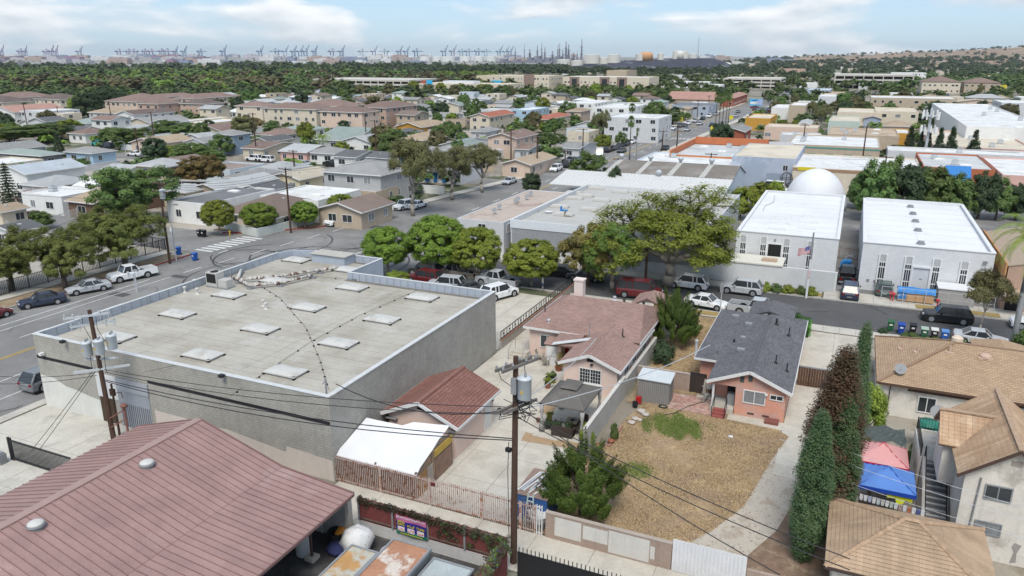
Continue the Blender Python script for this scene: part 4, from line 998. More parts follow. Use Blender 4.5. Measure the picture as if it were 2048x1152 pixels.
RUST=mat('rusted_sheet',(.37,.19,.115),.9,.2,.7,col2=(.56,.50,.44),thr=(.53,.60),sc2=.55,blot=((.25,.105,.06),.8,.6,.7));PATN=mat('worn_blue_sheet',(.36,.40,.40),.8,.15,.8,col2=(.36,.23,.12),thr=(.56,.64),sc2=.6)
PATY=mat('worn_yellow_sheet',(.43,.42,.36),.8,.15,.8,col2=(.44,.25,.10),thr=(.50,.58),sc2=.5)
def container(label,a,b,w,d,h,top,rot):
 t=thing('cargo_container',label,'container',a,b,0,rot)
 part('body',MB().box(0,w,-d,0,0,h),mat('container_side',(.13,.14,.145),.7,.2,1),t);part('top_sheet',MB().box(.05,w-.05,-d+.05,-.05,h,h+.03),top,t)
 part('rim',MB().box(-.04,w+.04,-.06,.04,h-.08,h+.09).box(-.04,.06,-d,-.06,h-.08,h+.09).box(w-.06,w+.04,-d,-.06,h-.08,h+.09),GREYM,t)
container('container with rusty orange top sheet below vine wall',28.3,-19.35,2.2,6.5,2.5,RUST,0)
container('container with yellowish stained top beside maroon canopy',27.2,-21.2,1.6,6,2.3,PATY,0)
container('container with pale blue worn top beside white bundle',28.35,-17.0,2.25,6,2.0,PATN,0)
vw=thing('vine_wall','red panelled fence wall overgrown with purple flowering vine','wall',31.15,-23.6)
part('plinth',MB().box(0,9.4,0,.18,0,.75),mat('plinth_white',(.52,.51,.50),.9,.12,.8,streak=.3),vw)
part('red_panel',MB().box(0,9.4,.02,.12,.75,2.2),mat('red_mesh_panel',(.17,.05,.045),.9,.35,4),vw)
part('rail',MB().box(0,9.4,-.05,.02,.9,.97).box(0,9.4,-.05,.02,2.14,2.2),mat('rail_brown',(.12,.09,.075),.8,.2),vw)
for i in range(5):part('fence_post',MB().box(i*2.3-.05,i*2.3+.05,-.06,0,.75,2.25),GREYM,vw)
part('side_panel',MB().box(9.3,9.45,-4.5,0,0,2.1),MATS['red_mesh_panel'],vw)
rg=np.random.default_rng(5);n=420
cs=[(x,rg.normal(0,.06),2.2+rg.normal(0,.05)-abs(rg.normal(0,.10+.012*x)))for x in rg.uniform(0,9.4,230)]+[(rg.uniform(5.2,9.4),-.05,rg.uniform(1.2,2.1))for _ in range(45)]+[(9.4+rg.normal(0,.12),-rg.uniform(0,4.4),1.9+rg.normal(0,.2))for _ in range(150)]
VN=leafmat('vine_leaf',(.085,.075,.05),(.20,.17,.10));
o=part('vine',leafmesh('vine',cs,[.17]*len(cs),16000,.05,5,VN,1,.3,.6),None,vw)
cs2=[c for c in cs if c[0]>5.5];cs2=cs2[::4]
part('vine_flowers',leafmesh('vine_flowers',cs2,[.2]*len(cs2),1100,.035,6,leafmat('purple_petal',(.16,.10,.34),(.27,.18,.5)),1,.5),None,vw)
part('vine',leafmesh('vine',cs2,[.2]*len(cs2),2500,.05,7,LG,1,.3),None,vw)
bn=thing('banner','purple and green shop banner with yellow lettering on vine wall','banner',31.04,-21.0)
rows=10;cols=12;vs=[]
for j in range(rows+1):
 for i in range(cols+1):
  u,v=i/cols,j/rows;vs.append((u*2.0,-.03+.03*math.sin(u*9+v*3),.72+v*1.25-.06*math.sin(u*3.14)*(v>.9)))
bmx=MB()
for j in range(rows):
 for i in range(cols):
  k=j*(cols+1)+i;m_=0 if j<2 else(1 if j<7 else 2)
  bmx.add([vs[k],vs[k+1],vs[k+cols+2],vs[k+cols+1]],[(0,1,2,3)],m_)
part('sheet',bmx,[mat('banner_green',(.02,.16,.10),.7,.05),mat('banner_purple',(.035,.025,.20),.7,.05),mat('banner_pink',(.52,.16,.30),.7,.05)],bn)
def text(name,s,size,m,parent,loc,rot=(math.pi/2,0,0),ext=.004):
 cu=D.curves.new(name,'FONT');cu.body=s;cu.size=size;cu.extrude=ext;cu.align_x='CENTER';cu.materials.append(m)
 o=link(D.objects.new(name,cu),parent);o.location=loc;o.rotation_euler=rot;return o
TY=mat('letter_yellow',(.72,.6,.03),.6,.02);TW=mat('letter_white',(.72,.7,.72),.6,.02);TR=mat('letter_red',(.5,.03,.03),.6,.02)
def glyphs(name,x0,x1,z,h,m,y,seed,parent):
 rd=random.Random(seed);b=MB();x=x0
 while x<x1:
  w_=h*rd.uniform(.45,.7);b.beam((x,y,z),(x+w_*.2,y,z+h*rd.uniform(.7,1)),h*.2,.012)
  b.beam((x,y-.001,z+h*rd.choice((.1,.5,.9))),(x+w_*.8,y-.001,z+h*rd.choice((.1,.5,.9))),.012,h*.2);x+=w_*1.15
 part(name,b,m,parent)
for k,x in enumerate((.36,1.0,1.62)):
 glyphs('lettering',x-.22,x+.2,1.32,.15,TY,-.075,3+k,bn);glyphs('lettering',x-.12 if k else x-.2,x+.22,1.5,.14,TY,-.075,13+k,bn)if k==0 else None
 part('price_card',MB().box(x-.22,x+.22,-.072,-.066,.95,1.24),TW,bn);glyphs('lettering',x-.16,x+.14,1.0,.18,TR,-.08,23+k,bn)
glyphs('lettering',.08,1.9,1.78,.13,TW,-.075,31,bn);glyphs('lettering',.3,1.7,.8,.06,TY,-.075,37,bn)
bf=thing('picket_fence','low black fence with pickets along the alley bottom edge','fence',31.2,-13.6)
part('panel',MB().box(0,12,0,.04,0,1.55),BLACKM,bf);part('rail',MB().box(0,12,-.03,0,1.5,1.55),BLACKM,bf)
pk=MB().box(-.022,.022,.0,.03,1.5,1.86).mesh('picket',BLACKM)
for i in range(52):part('picket',pk,None,bf,loc=(.1+i*.23,-.02,0))
tw=thing('block_wall','tan block wall with patches of white paint below dry lawn','wall',35.0,-13.5)
part('wall',MB().box(0,7.25,0,.2,0,1.62),mat('tan_block',(.36,.275,.225),.95,.12,1,brick=(.4,.2,.008,(.75,.75,.75),.06),streak=.3),tw)
part('cap',MB().box(-.02,7.27,-.03,.23,1.62,1.68),mat('tan_cap',(.38,.32,.27),.9,.1),tw)
for x0,x1,z0,z1 in((.55,2.15,.3,1.5),(2.25,3.7,.55,1.42),(3.75,6.05,.12,1.52),(6.1,6.35,.4,1.2)):
 part('paint_patch',MB().box(x0,x1,-.004,0,z0,z1),mat('paint_out',(.58,.56,.52),.9,.1,1.2,streak=.35),tw)
gt=thing('corrugated_gate','white corrugated metal gate smeared with black marks','gate',35.0,-6.2)
cm=MB().box(0,.14,-.03,0,.05,2.0).box(.14,.2,.0,.03,.05,2.0).mesh('metal_sheet',mat('white_corrugated',(.66,.66,.67),.55,.08,1.5,streak=.8,stretch=None))
for i in range(19):part('metal_sheet',cm,None,gt,loc=(i*.2,0,0))
part('frame',MB().box(0,3.8,.03,.09,.3,.4).box(0,3.8,.03,.09,1.6,1.7),GREYM,gt)
solo('block_wall','low grey block wall right of the white corrugated gate','wall',MB().box(0,4.2,0,.2,0,1.25),MATS['tan_block'],35.0,-2.35)
rfn=thing('picket_fence','long rusty pale pink steel picket fence along the alley','fence',35.1,-28.4)
PKM=mat('pink_rusty_steel',(.52,.41,.37),.7,.15,4,col2=(.27,.105,.045),thr=(.52,.60),sc2=4)
pk=MB().box(-.02,.02,-.02,.02,.06,1.9).add([(-.02,-.02,1.9),(.02,-.02,1.9),(.02,.02,1.9),(-.02,.02,1.9),(0,0,1.98)],[(0,1,4),(1,2,4),(2,3,4),(3,0,4)]).mesh('picket',PKM)
FX=14.2
for i in range(int(FX/.14)):part('picket',pk,None,rfn,loc=(.07+i*.14,-.03,0))
part('rail',MB().box(0,FX,0,.05,.12,.18).box(0,FX,0,.05,1.68,1.74),PKM,rfn)
for x in(0,3.6,7.2,10.8,13.3,14.2):part('post',MB().box(x-.05,x+.05,-.03,.07,0,1.85),PKM,rfn)
part('sign_plate',MB().box(7.35,7.65,-.07,-.055,1.45,1.7),mat('sign_maroon',(.12,.02,.02),.6,.05),rfn)
gtp=thing('gate_post','white steel gate leaf at right end of pink fence','gate post',35.1,-14.1)
part('bars',MB().box(0,.06,-.05,.0,0,1.95).box(.16,.22,-.05,0,0,1.95).box(.32,.38,-.05,0,0,1.95).box(0,.38,-.04,-.01,.1,.16).box(0,.38,-.04,-.01,1.8,1.86),WHITE,gtp)
# ------------------------------------------------------------------ shed under white tarp, pink garage
TARP=mat('white_tarp',(.70,.70,.72),.5,.06,.8,bump=.01)
PINKW=mat('pale_pink_stucco',(.66,.51,.44),.9,.07,1,streak=.12)
PLY=mat('weathered_plywood',(.22,.17,.13),.9,.3,1.2,col2=(.33,.20,.10),thr=(.5,.65),sc2=1)
ts=thing('lean_to_shed','plywood lean-to draped in white tarpaulin behind pink picket fence','shed',35.3,-28.3)
tp=MB();nx,ny=14,8;vs=[]
rg_=random.Random(4)
for j in range(ny+1):
 for i in range(nx+1):
  u,v=i/nx,j/ny;x=.1+u*6.0+v*.15*(1-2*u);y=-.05+v*(3.3+u*1.3*(u>.55));z=1.95+v*1.05-.07*math.sin(u*math.pi)*(1-v)+rg_.uniform(-.018,.018)-(.12*(u-.75)if u>.75 else 0)
  if j==0:z-=.18
  vs.append((x,y,z))
tp.add(vs,[(j*(nx+1)+i,j*(nx+1)+i+1,(j+1)*(nx+1)+i+1,(j+1)*(nx+1)+i)for j in range(ny)for i in range(nx)])
part('tarpaulin',tp,TARP,ts,True)
part('side_wall',MB().add([(6.0,.1,0),(6.0,4.7,0),(6.0,4.7,2.3),(6.0,3.2,2.75),(6.0,.1,1.75)],[(0,1,2,3,4)]).box(5.98,6.03,4.7,4.75,0,2.5),PLY,ts)
part('yellow_board',MB().box(6.02,6.07,2.2,4.7,1.75,2.25),mat('yellow_board',(.50,.33,.07),.8,.2,1.5),ts)
for y0,y1,m_ in((.2,1.3,mat('ply_orange',(.33,.18,.08),.9,.25,2)),(1.4,2.3,mat('ply_grey',(.36,.31,.27),.9,.2,2)),(2.4,4.6,mat('ply_rust',(.26,.165,.12),.9,.25,2))):part('board',MB().box(6.02,6.06,y0,y1,.05,1.5),m_,ts)
part('front_screen',MB().box(.2,6.0,.02,.06,.1,1.75),mat('screen_brown',(.16,.11,.09),.95,.3,2),ts)
part('post',MB().box(5.95,6.08,.0,.12,0,1.9).box(3.0,3.1,.0,.1,0,1.9).box(5.97,6.1,2.1,2.2,0,2.4),PLY,ts)
TILER=mat('roof_red_shingle',(.27,.135,.11),.9,.12,.8,brick=(.33,.24,.02,(.42,.42,.42),.2),uv=True,spec=.15)
def gable_house_local(t,x0,x1,y0,y1,z,rise,over,wallm,roofm,fascia=True,step=.24,floor=-.05,ridge_tiles=None,ridge='a',fm=None):
 pl=roof_planes('gable',ridge,x0,x1,y0,y1,z,rise);rf=MB()
 for q in pl:rf.slab([Vector(p)-Vector((0,0,.035))for p in q],.12);courses(rf,q,step)
 ro=part('roof',rf,roofm,t);o=over;wl=MB()
 if ridge=='a':
  hw=(x1-x0)/2;zt=z+o*rise/hw-.16;ps=[(x0+o,floor),(x1-o,floor),(x1-o,zt),((x0+x1)/2,z+rise-.17),(x0+o,zt)]
  wl.add([(x,y0+o,zz)for x,zz in ps]+[(x,y1-o,zz)for x,zz in ps],[(0,1,2,3,4),(9,8,7,6,5),(0,5,6,1),(1,6,7,2),(2,7,8,3),(3,8,9,4),(4,9,5,0)])
  fb=MB().beam((x0-.02,y0-.03,z-.1),((x0+x1)/2,y0-.03,z+rise-.1),.06,.24).beam(((x0+x1)/2,y0-.03,z+rise-.1),(x1+.02,y0-.03,z-.1),.06,.24).beam((x1+.03,y0,z-.1),(x1+.03,y1,z-.1),.06,.2).beam((x0-.03,y0,z-.1),(x0-.03,y1,z-.1),.06,.2)
 part('wall',wl,wallm,t)
 if fascia:part('fascia',fb,fm or WHITE,t)
 if ridge_tiles:
  n=int((y1-y0)/.3);rm=MB().prism([(-.16,0),(.16,0),(.16,.31),(-.16,.31)],0,.05).mesh('ridge_tile',ridge_tiles)
  for i in range(n):part('ridge_tile',rm,None,ro,loc=((x0+x1)/2,y0+i*(y1-y0)/n,z+rise-.01+.015*(i%2)))
 return ro
ga=thing('garage','small pale pink garage with rusty red shingled gable roof','garage',40.35,-28.1)
TAKEN.append((40,47.5,-28,-22));LAND.append((44,-25,'the pale pink garage'))
gr=gable_house_local(ga,0,6.1,0,6.8,2.6,1.35,.4,PINKW,TILER,ridge_tiles=mat('ridge_red',(.23,.115,.095),.9,.15,2))
part('gable_vent',MB().box(-.28,.28,-.04,0,-.16,.16),DARK,ga,loc=(3.05,.4,3.35));door(ga,5.7,5.4,0,1.0,2.0,'r')
for y in(3.9,6.1):part('wall_lantern',MB().box(0,.16,-.08,.08,-.16,.14).lathe([(.1,.14),(.02,.24)],6,0,(.08,0)),BLACKM,ga,loc=(5.7,y,2.05))
part('gutter_shelf',MB().box(-.1,.75,-.25,.0,-.06,0),GREYM,ga,loc=(.4,.35,2.2));part('gutter_shelf',MB().box(-.3,.3,-.25,0,-.06,0),GREYM,ga,loc=(5.5,.35,2.2))
# ------------------------------------------------------------------ pale pink house with brown roof
PKR=mat('roof_dusty_pink_shingle',(.37,.245,.21),.92,.12,.5,brick=(.4,.15,.014,(.55,.55,.55),.24),uv=True,spec=.12,col2=(.33,.215,.185),thr=(.45,.65),sc2=.3)
ph=thing('house','pale pink stucco house with dusty brown shingle roofs and white chimney','house',54.0,-25.6)
TAKEN.append((53.5,73,-26,-14.6));LAND.append((62,-18,'the pale pink house'))
pl=[[(0,16,3.0),(0,6.2,3.0),(3.2,8.8,4.35),(3.2,13.6,4.35)]]
mp=[[(0,6.0,2.9),(10.9,6.0,2.9),(9.9,11.1,4.75),(2.6,11.1,4.75)],[(10.9,16.2,2.9),(0,16.2,2.9),(2.6,11.1,4.75),(9.9,11.1,4.75)],[(0,16.2,2.9),(0,6.0,2.9),(2.6,11.1,4.75)],[(10.9,6.0,2.9),(10.9,16.2,2.9),(9.9,11.1,4.75)]]
wing=[[(5.7,11,2.6),(5.7,0,2.6),(8.3,0,3.65),(8.3,10.2,3.65)],[(10.95,0,2.6),(10.95,11,2.6),(8.3,10.2,3.65),(8.3,0,3.65)]]
def roof_set(t,planes,m,step=.16,name='roof'):
 rf=MB()
 for q in planes:rf.slab([Vector(p)-Vector((0,0,.035))for p in q],.12);courses(rf,q,step,.018)
 return part(name,rf,m,t)
r1=roof_set(ph,mp,PKR);r2=roof_set(ph,wing,PKR,name='wing_roof');r3=roof_set(ph,[[(7.2,20.2,2.9),(7.2,15.6,2.9),(9.2,15.0,4.1),(9.2,18,4.1)],[(11.3,15.6,2.9),(11.3,20.2,2.9),(9.2,18,4.1),(9.2,15,4.1)],[(11.3,20.2,2.9),(7.2,20.2,2.9),(9.2,18,4.1)]],PKR,name='porch_roof')
part('wall',MB().box(.45,10.5,6.4,15.8,-.05,2.88),PINKW,ph)
part('wing_wall',MB().add([(x,y,z)for y in(.35,6.3)for x,z in((6.05,-.05),(10.6,-.05),(10.6,2.55),(8.3,3.46),(6.05,2.55))],[(0,1,2,3,4),(9,8,7,6,5),(0,5,6,1),(1,6,7,2),(2,7,8,3),(3,8,9,4),(4,9,5,0)]),PINKW,ph)
part('fascia',MB().beam((5.65,-.03,2.5),(8.3,-.03,3.55),.06,.24).beam((8.3,-.03,3.55),(11,-.03,2.5),.06,.24).beam((10.98,0,2.5),(10.98,11,2.5),.06,.18).beam((0,5.97,2.8),(5.7,5.97,2.8),.06,.2).beam((10.93,6,2.8),(10.93,16.2,2.8),.06,.2).beam((-.03,6,2.8),(-.03,16.2,2.8),.06,.2),WHITE,ph)
roof_set(ph,[[(3.6,3.9,2.45),(5.9,3.9,2.5),(5.9,6.2,2.95),(3.6,6.2,2.85)]],PKR,name='patio_roof');part('roof_strip',MB().slab([(3.7,3.6,2.52),(6.7,4.6,3.05),(6.8,5.2,3.1),(3.7,4.1,2.58)],.05),CAPM,r2)
part('chimney',MB().box(-.45,.45,-.4,.4,-.9,1.35).box(-.52,.52,-.47,.47,1.35,1.5).box(-.3,.3,-.25,.25,1.5,1.52),mat('chimney_pink_white',(.66,.57,.53),.85,.06),r1,loc=(2.9,13.2,4.35))
w_=window(ph,8.35,.33,1.68,1.75,1.15,'f','grid');part('sill',MB().box(-1.1,1.1,-.16,0,-.78,-.66),WHITE,w_)
part('gable_vent',MB().box(-.28,.28,-.04,0,-.14,.1),DARK,ph,loc=(8.3,.35,3.05));part('wall_lamp',MB().box(-.1,.1,-.18,0,-.06,.06),BLACKM,ph,loc=(8.45,.35,2.68))
for y in(3.0,5.4):window(ph,10.6,y,1.7,1.2,.7,'r')
for y in(9.2,13.4):window(ph,10.5,y,1.7,1.0,1.25,'r')
window(ph,2.2,6.38,1.6,1.2,1.1,'f');door(ph,3.8,6.38,.2,.9,2.0,'f',mat('door_red',(.33,.03,.03),.7,.1))
part('downpipe',MB().tube((10.66,.5,0),(10.66,.5,2.5),.05,None,6),GREYM,ph)
for x,y,zz,k in((1.2,8.3,3.55,0),(2.1,7.0,3.2,1),(6.4,13.4,4.1,1),(7.4,13.2,4.05,0),(9.4,12.8,4.1,0)):
 part('vent',MB().tube((0,0,-.1),(0,0,.8),.05,None,7).lathe([(.22,-.03),(.07,.05)],8)if k==0 and x<3 else MB().lathe([(.26,-.05),(.1,.06),(.1,.22),(.17,.24),(.14,.34)],9),GALV if k else BLACKM,r1,loc=(x,y,zz))
part('vent',MB().tube((0,0,-.1),(0,0,.7),.05,None,7).lathe([(.22,-.03),(.07,.05)],8),BLACKM,r2,loc=(9.3,6.2,3.25));part('service_mast',MB().tube((0,0,-.4),(0,0,1.3),.04,None,7).tube((-.2,0,1.0),(.2,0,1.15),.02,None,5),GREYM,r2,loc=(6.6,5.2,3.1))
cs=thing('storage_cupboard','white doored cupboard with brown lid by pink house steps','cupboard',58.9,-23.0)
part('body',MB().box(0,1.5,0,1.1,0,2.0),PINKW,cs);part('lid',MB().slab([(-.1,-.15,2.0),(1.6,-.15,2.0),(1.6,1.2,2.3),(-.1,1.2,2.3)],.08),PKR,cs)
dd=part('door',MB().box(.15,1.1,-.05,0,.05,1.85),WHITE,cs);part('brace',MB().beam((.2,-.06,.1),(1.05,-.06,1.75),.02,.07).beam((.15,-.06,.9),(1.1,-.06,.9),.02,.07),mat('brace_grey',(.5,.5,.5),.7,.1),dd)
stp=thing('entrance_steps','concrete house steps with bent grey handrails beside pink wall','steps',58.6,-26.5)
for i in range(3):part('step',MB().box(0,1.5,.35*i,1.6,.18*i,.18*(i+1)),CONC,stp)
part('handrail',MB().path([(.05,-.1,0),(.05,-.1,.95),(.05,1.0,1.5),(.05,1.5,1.5),(.05,1.5,.5)],.025,6).path([(1.45,-.1,0),(1.45,-.1,.95),(1.45,1.0,1.5),(1.45,1.5,1.5)],.025,6),GREYM,stp)
rw=thing('railing_wall','low grey wall topped by black railing along pink house drive','wall',60.6,-28.3)
part('wall',MB().box(0,.22,0,22,-.05,.85),mat('low_wall',(.37,.34,.30),.95,.12,1,streak=.3),rw);part('coping',MB().box(-.03,.25,0,22,.85,.93),mat('brick_coping',(.30,.16,.11),.9,.2,3),rw)
for i in range(16):part('rail_panel',MB().box(.08,.14,.04,.09,.93,1.75).box(.08,.14,.09,1.32,1.69,1.75).box(.08,.14,.09,1.32,1.0,1.05).box(.09,.12,.55,.6,1.05,1.69).box(.09,.12,.8,.85,1.05,1.69).box(.09,.12,.6,.8,1.3,1.42),BLACKM,rw,loc=(0,i*1.37,0))
# ------------------------------------------------------------------ gazebo and patio things
CANV=mat('gazebo_canvas',(.125,.115,.105),.8,.1,1.2,col2=(.15,.14,.125),thr=(.5,.65),sc2=.8)
gz=thing('gazebo','dark grey canvas gazebo with vented top beside pink house','gazebo',46.7,-18.6);LAND.append((48.8,-17,'the dark grey gazebo'))
W_,D_=3.35,4.35
hp=[(0,0,2.35),(W_,0,2.35),(W_,D_,2.35),(0,D_,2.35)];tz=3.25;tq=[(1.15,1.5,tz-.12),(W_-1.15,1.5,tz-.12),(W_-1.15,D_-1.5,tz-.12),(1.15,D_-1.5,tz-.12)]
cn_=MB()
for i in range(4):cn_.slab([hp[i],hp[(i+1)%4],tq[(i+1)%4],tq[i]],.03)
for i in range(4):cn_.beam(hp[i],hp[(i+1)%4],.03,.12)
ca0=part('canopy',cn_,CANV,gz);v4=[(1.0,1.3,tz),(W_-1.0,1.3,tz),(W_-1.0,D_-1.3,tz),(1.0,D_-1.3,tz)];r0,r1_=(W_/2,1.9,tz+.22),(W_/2,D_-1.9,tz+.22)
vt=MB().slab([v4[0],v4[1],r0],.03).slab([v4[1],v4[2],r1_,r0],.03).slab([v4[2],v4[3],r1_],.03).slab([v4[3],v4[0],r0,r1_],.03)
part('vent_cap',vt,CANV,ca0)
sm=MB()
for i in range(4):sm.beam(Vector(hp[i])+Vector((0,0,.02)),Vector(tq[i])+Vector((0,0,.02)),.04,.02)
for u in(.3,.6):sm.beam((u*W_,.02,2.37),(1.15+u*1.05,1.5,tz-.1),.025,.02);sm.beam((W_-.01,u*D_,2.37),(W_-1.15,1.5+u*1.35,tz-.1),.025,.02)
part('seam',sm,mat('seam_grey',(.2,.19,.175),.8,.1),ca0)
CURT=mat('grey_curtain',(.33,.32,.31),.9,.1,2)
for x,y in((.12,.12),(W_-.12,.12),(W_-.12,D_-.12),(.12,D_-.12)):
 p_=part('post',MB().box(x-.05,x+.05,y-.05,y+.05,0,2.35),mat('post_dark',(.04,.035,.032),.6,.1),gz)
 part('curtain',MB().lathe([(.22,.05),(.17,.8),(.08,1.25),(.14,1.7),(.17,2.2)],9,0,(x,y+.02)),CURT,gz,True)
slabs('gazebo_slab',45.9,51.8,-18.9,-14.95,3,2,.05)
poly('gravel_bed',[(44.9,-19.3),(46.2,-19.5),(46.2,-15.4),(45.3,-15.2)],.052,mat('ochre_gravel',(.36,.25,.15),1,.35,6));poly('gravel_bed',[(46.2,-15.35),(53.3,-15.35),(53.3,-14.75),(45.6,-14.75)],.056,MATS['ochre_gravel']);poly('gravel_bed',[(49.6,-19.9),(51.6,-19.9),(51.6,-18.9),(49.6,-18.9)],.054,MATS['ochre_gravel'])
WICK=mat('brown_wicker',(.05,.036,.03),.8,.25,8)
so_=thing('sofa','dark brown wicker sofa at the gazebo front','sofa',46.5,-17.6);part('seat',MB().box(0,1.6,.15,.85,.12,.42),WICK,so_);part('backrest',MB().box(0,1.6,0,.15,.1,.85),WICK,so_)
for x in(0,1.45):part('armrest',MB().box(x,x+.15,.15,.85,.1,.62),WICK,so_)
fp_=thing('fire_table','square fire pit table in front of wicker sofa','table',48.0,-17.1);part('base',MB().box(.1,.8,.1,.8,0,.5),WICK,fp_);part('tabletop',MB().box(0,.9,0,.9,.5,.57),mat('table_tan',(.28,.24,.19),.7,.1),fp_);part('burner',MB().box(.3,.6,.3,.6,.57,.6),DARK,fp_)
for i,(a,b,l)in enumerate(((47.2,-15.9,'dark slatted chair under gazebo nearest the block wall'),(48.4,-15.8,'dark slatted chair under gazebo beside the curtained corner'))):
 t=thing('patio_chair',l,'chair',a,b,.05,.5+i*.6,'chairs under the gazebo');part('seat',MB().box(0,.55,0,.55,.36,.42),WICK,t);part('backrest',MB().box(.5,.56,0,.55,.42,.95),WICK,t)
 for x in(.03,.5):
  for y in(.03,.5):part('leg',MB().box(x,x+.04,y,y+.04,0,.36),BLACKM,t)
TERR=mat('terracotta',(.27,.10,.055),.85,.15,3);PLAST=mat('black_pot',(.02,.02,.02),.6,.1)
def pot(label,px,py,m,r,h,plant,ph_,lm=None,z=.04):
 a,b=AB(px,py);t=thing('potted_plant',label,'potted plant',a,b,z,0,'pots around the patio')
 part('pot',MB().lathe([(r*.7,0),(r,h*.85),(r*1.12,h*.85),(r*1.12,h),(r*.95,h),(r*.9,h-.05)],14),m,t)
 if plant:
  rg=np.random.default_rng(px);cs=[(rg.normal(0,r*.7),rg.normal(0,r*.7),h+rg.uniform(.05,ph_))for _ in range(12)]
  part('foliage',leafmesh('foliage',cs,[r*.75]*12,420,.09,px,lm or LM,1,.2,.35),None,t)
pot('bushy bright plant in terracotta pot on concrete patio',1095,777,TERR,.24,.4,True,.9,LY)
pot('black tub by the terracotta pot with water',1100,765,PLAST,.38,.45,False,0)
pot('small terracotta pot behind the black tub',1107,760,TERR,.22,.36,True,.3)
pot('yellow-leaved croton in a pot by pink house wall',1117,742,TERR,.3,.4,True,1.3,LR)
pot('spiky yellow plant in terracotta pot at gazebo corner',1098,850,TERR,.22,.42,True,.7,LY)
pot('black pot nearest the gazebo corner curtain',1095,858,PLAST,.24,.42,True,.25,LD)
pot('black pot in front of sofa back',1116,862,PLAST,.26,.42,True,.25,LD)
pot('black pot holding a dark twiggy plant',1135,868,PLAST,.24,.42,True,.6,LD)
pot('little terracotta pot alone on ochre gravel',1076,845,TERR,.15,.3,False,0)
tree_px('round yellow-green bush at front of block wall','bushyellow',1172,885,850,34,name='bush',cat='bush')
MESHM=mat('outdoor_tan_mesh',(.33,.30,.26),.7,.1,4);FRM=mat('frame_cream',(.5,.48,.43),.5,.08)
ot=thing('patio_table','round grey table on the concrete patio by pink house steps','table',AB(1100,725)[0],AB(1100,725)[1],.04);part('tabletop',MB().lathe([(.6,.68),(.6,.72)],20),mat('table_top_grey',(.35,.34,.32),.6,.1),ot);part('base',MB().lathe([(.3,0),(.05,.06),(.05,.68)],12),GREYM,ot)
def chair(label,a,b,rot,grp='chairs round the patio table'):
 t=thing('patio_chair',label,'chair',a,b,.04,rot,grp);part('seat',MB().box(-.27,.27,-.25,.27,.38,.43),MESHM,t);part('backrest',MB().slab([(-.27,-.26,.43),(.27,-.26,.43),(.25,-.42,1.0),(-.25,-.42,1.0)],.04),MESHM,t)
 for x in(-.26,.26):
  part('leg',MB().beam((x,.25,0),(x,.2,.62),.04,.04),FRM,t);part('leg',MB().beam((x,-.32,0),(x,-.25,.62),.04,.04),FRM,t);part('armrest',MB().beam((x,-.3,.63),(x,.25,.63),.05,.04),FRM,t)
a,b=AB(1100,725)
chair('tan mesh patio chair with its back to the gazebo',a-.95,b-.05,0);chair('tan patio chair on the steps side of table',a+.1,b-1.0,-1.5);chair('tan patio chair nearest the pink house wall',a,b+1.0,1.6);chair('tan patio chair behind table before the cupboard',a+.95,b,3.1)
BLW=mat('white_block_wall',(.47,.455,.42),.95,.12,.8,brick=(.4,.2,.010,(.72,.72,.7),.06),streak=.35)
bw=thing('block_wall','long whitish cinder block wall between pink house and dry yard','wall',45.3,-14.75)
part('wall',MB().box(0,.22,0,9.9,-.05,1.75).box(0,.22,9.9,20.5,-.05,1.45),BLW,bw);part('cap',MB().box(-.03,.25,0,9.9,1.75,1.82).box(-.03,.25,9.9,20.5,1.45,1.52),mat('cap_white',(.55,.53,.49),.9,.1),bw)
# ------------------------------------------------------------------ bungalow with grey roof
GRS=mat('roof_charcoal_shingle',(.155,.152,.165),.92,.14,.7,brick=(.4,.15,.012,(.62,.62,.62),.3),uv=True,spec=.12,col2=(.165,.165,.18),thr=(.45,.65),sc2=.5)
CORAL=mat('coral_stucco',(.60,.30,.215),.9,.10,1.2,col2=(.52,.33,.28),thr=(.45,.6),sc2=.7,streak=.15)
bu=thing('house','coral pink bungalow with charcoal shingle roof and small porch','house',55.2,-9.9);TAKEN.append((55,77,-10,-1.9));LAND.append((64,-5,'the coral pink bungalow'))
bp=[[(1.8,4.4,2.6),(1.8,0,2.6),(4.9,0,3.9),(4.9,8.1,3.9)],[(8.0,0,2.6),(8.0,18,2.6),(4.9,14.4,3.9),(4.9,0,3.9)],[(0,18,2.6),(0,4.4,2.6),(4.9,8.1,3.9),(4.9,14.0,3.9)],[(0,4.4,2.6),(1.8,4.4,2.6),(4.9,8.1,3.9)],[(8.0,18,2.6),(0,18,2.6),(4.9,14.0,3.9)]]
br_=roof_set(bu,bp,GRS)
roof_set(bu,[[(2.6,21.8,2.6),(2.6,17.2,2.6),(4.7,15.8,3.7),(4.7,19.6,3.7)],[(6.8,17.2,2.6),(6.8,21.8,2.6),(4.7,19.6,3.7),(4.7,15.8,3.7)],[(6.8,21.8,2.6),(2.6,21.8,2.6),(4.7,19.6,3.7)]],GRS,name='porch_roof')
part('ridge_cap',MB().beam((4.9,0,3.92),(4.9,14,3.95),.3,.06),mat('ridge_charcoal',(.10,.10,.11),.9,.1),br_)
part('wall',MB().box(3.95,7.6,.35,17.5,-.05,2.55).box(.4,3.95,5.0,17.5,-.05,2.5).box(2.2,3.95,2.3,5.0,-.05,2.5).add([(x,y,z)for y in(.35,.5)for x,z in((2.2,2.3),(3.95,2.3),(3.95,2.55),(7.6,2.55),(4.9,3.72),(2.2,2.6))],[(0,1,2,3,4,5),(11,10,9,8,7,6),(0,6,7,1),(2,8,9,3),(3,9,10,4),(4,10,11,5),(5,11,6,0)]),CORAL,bu)
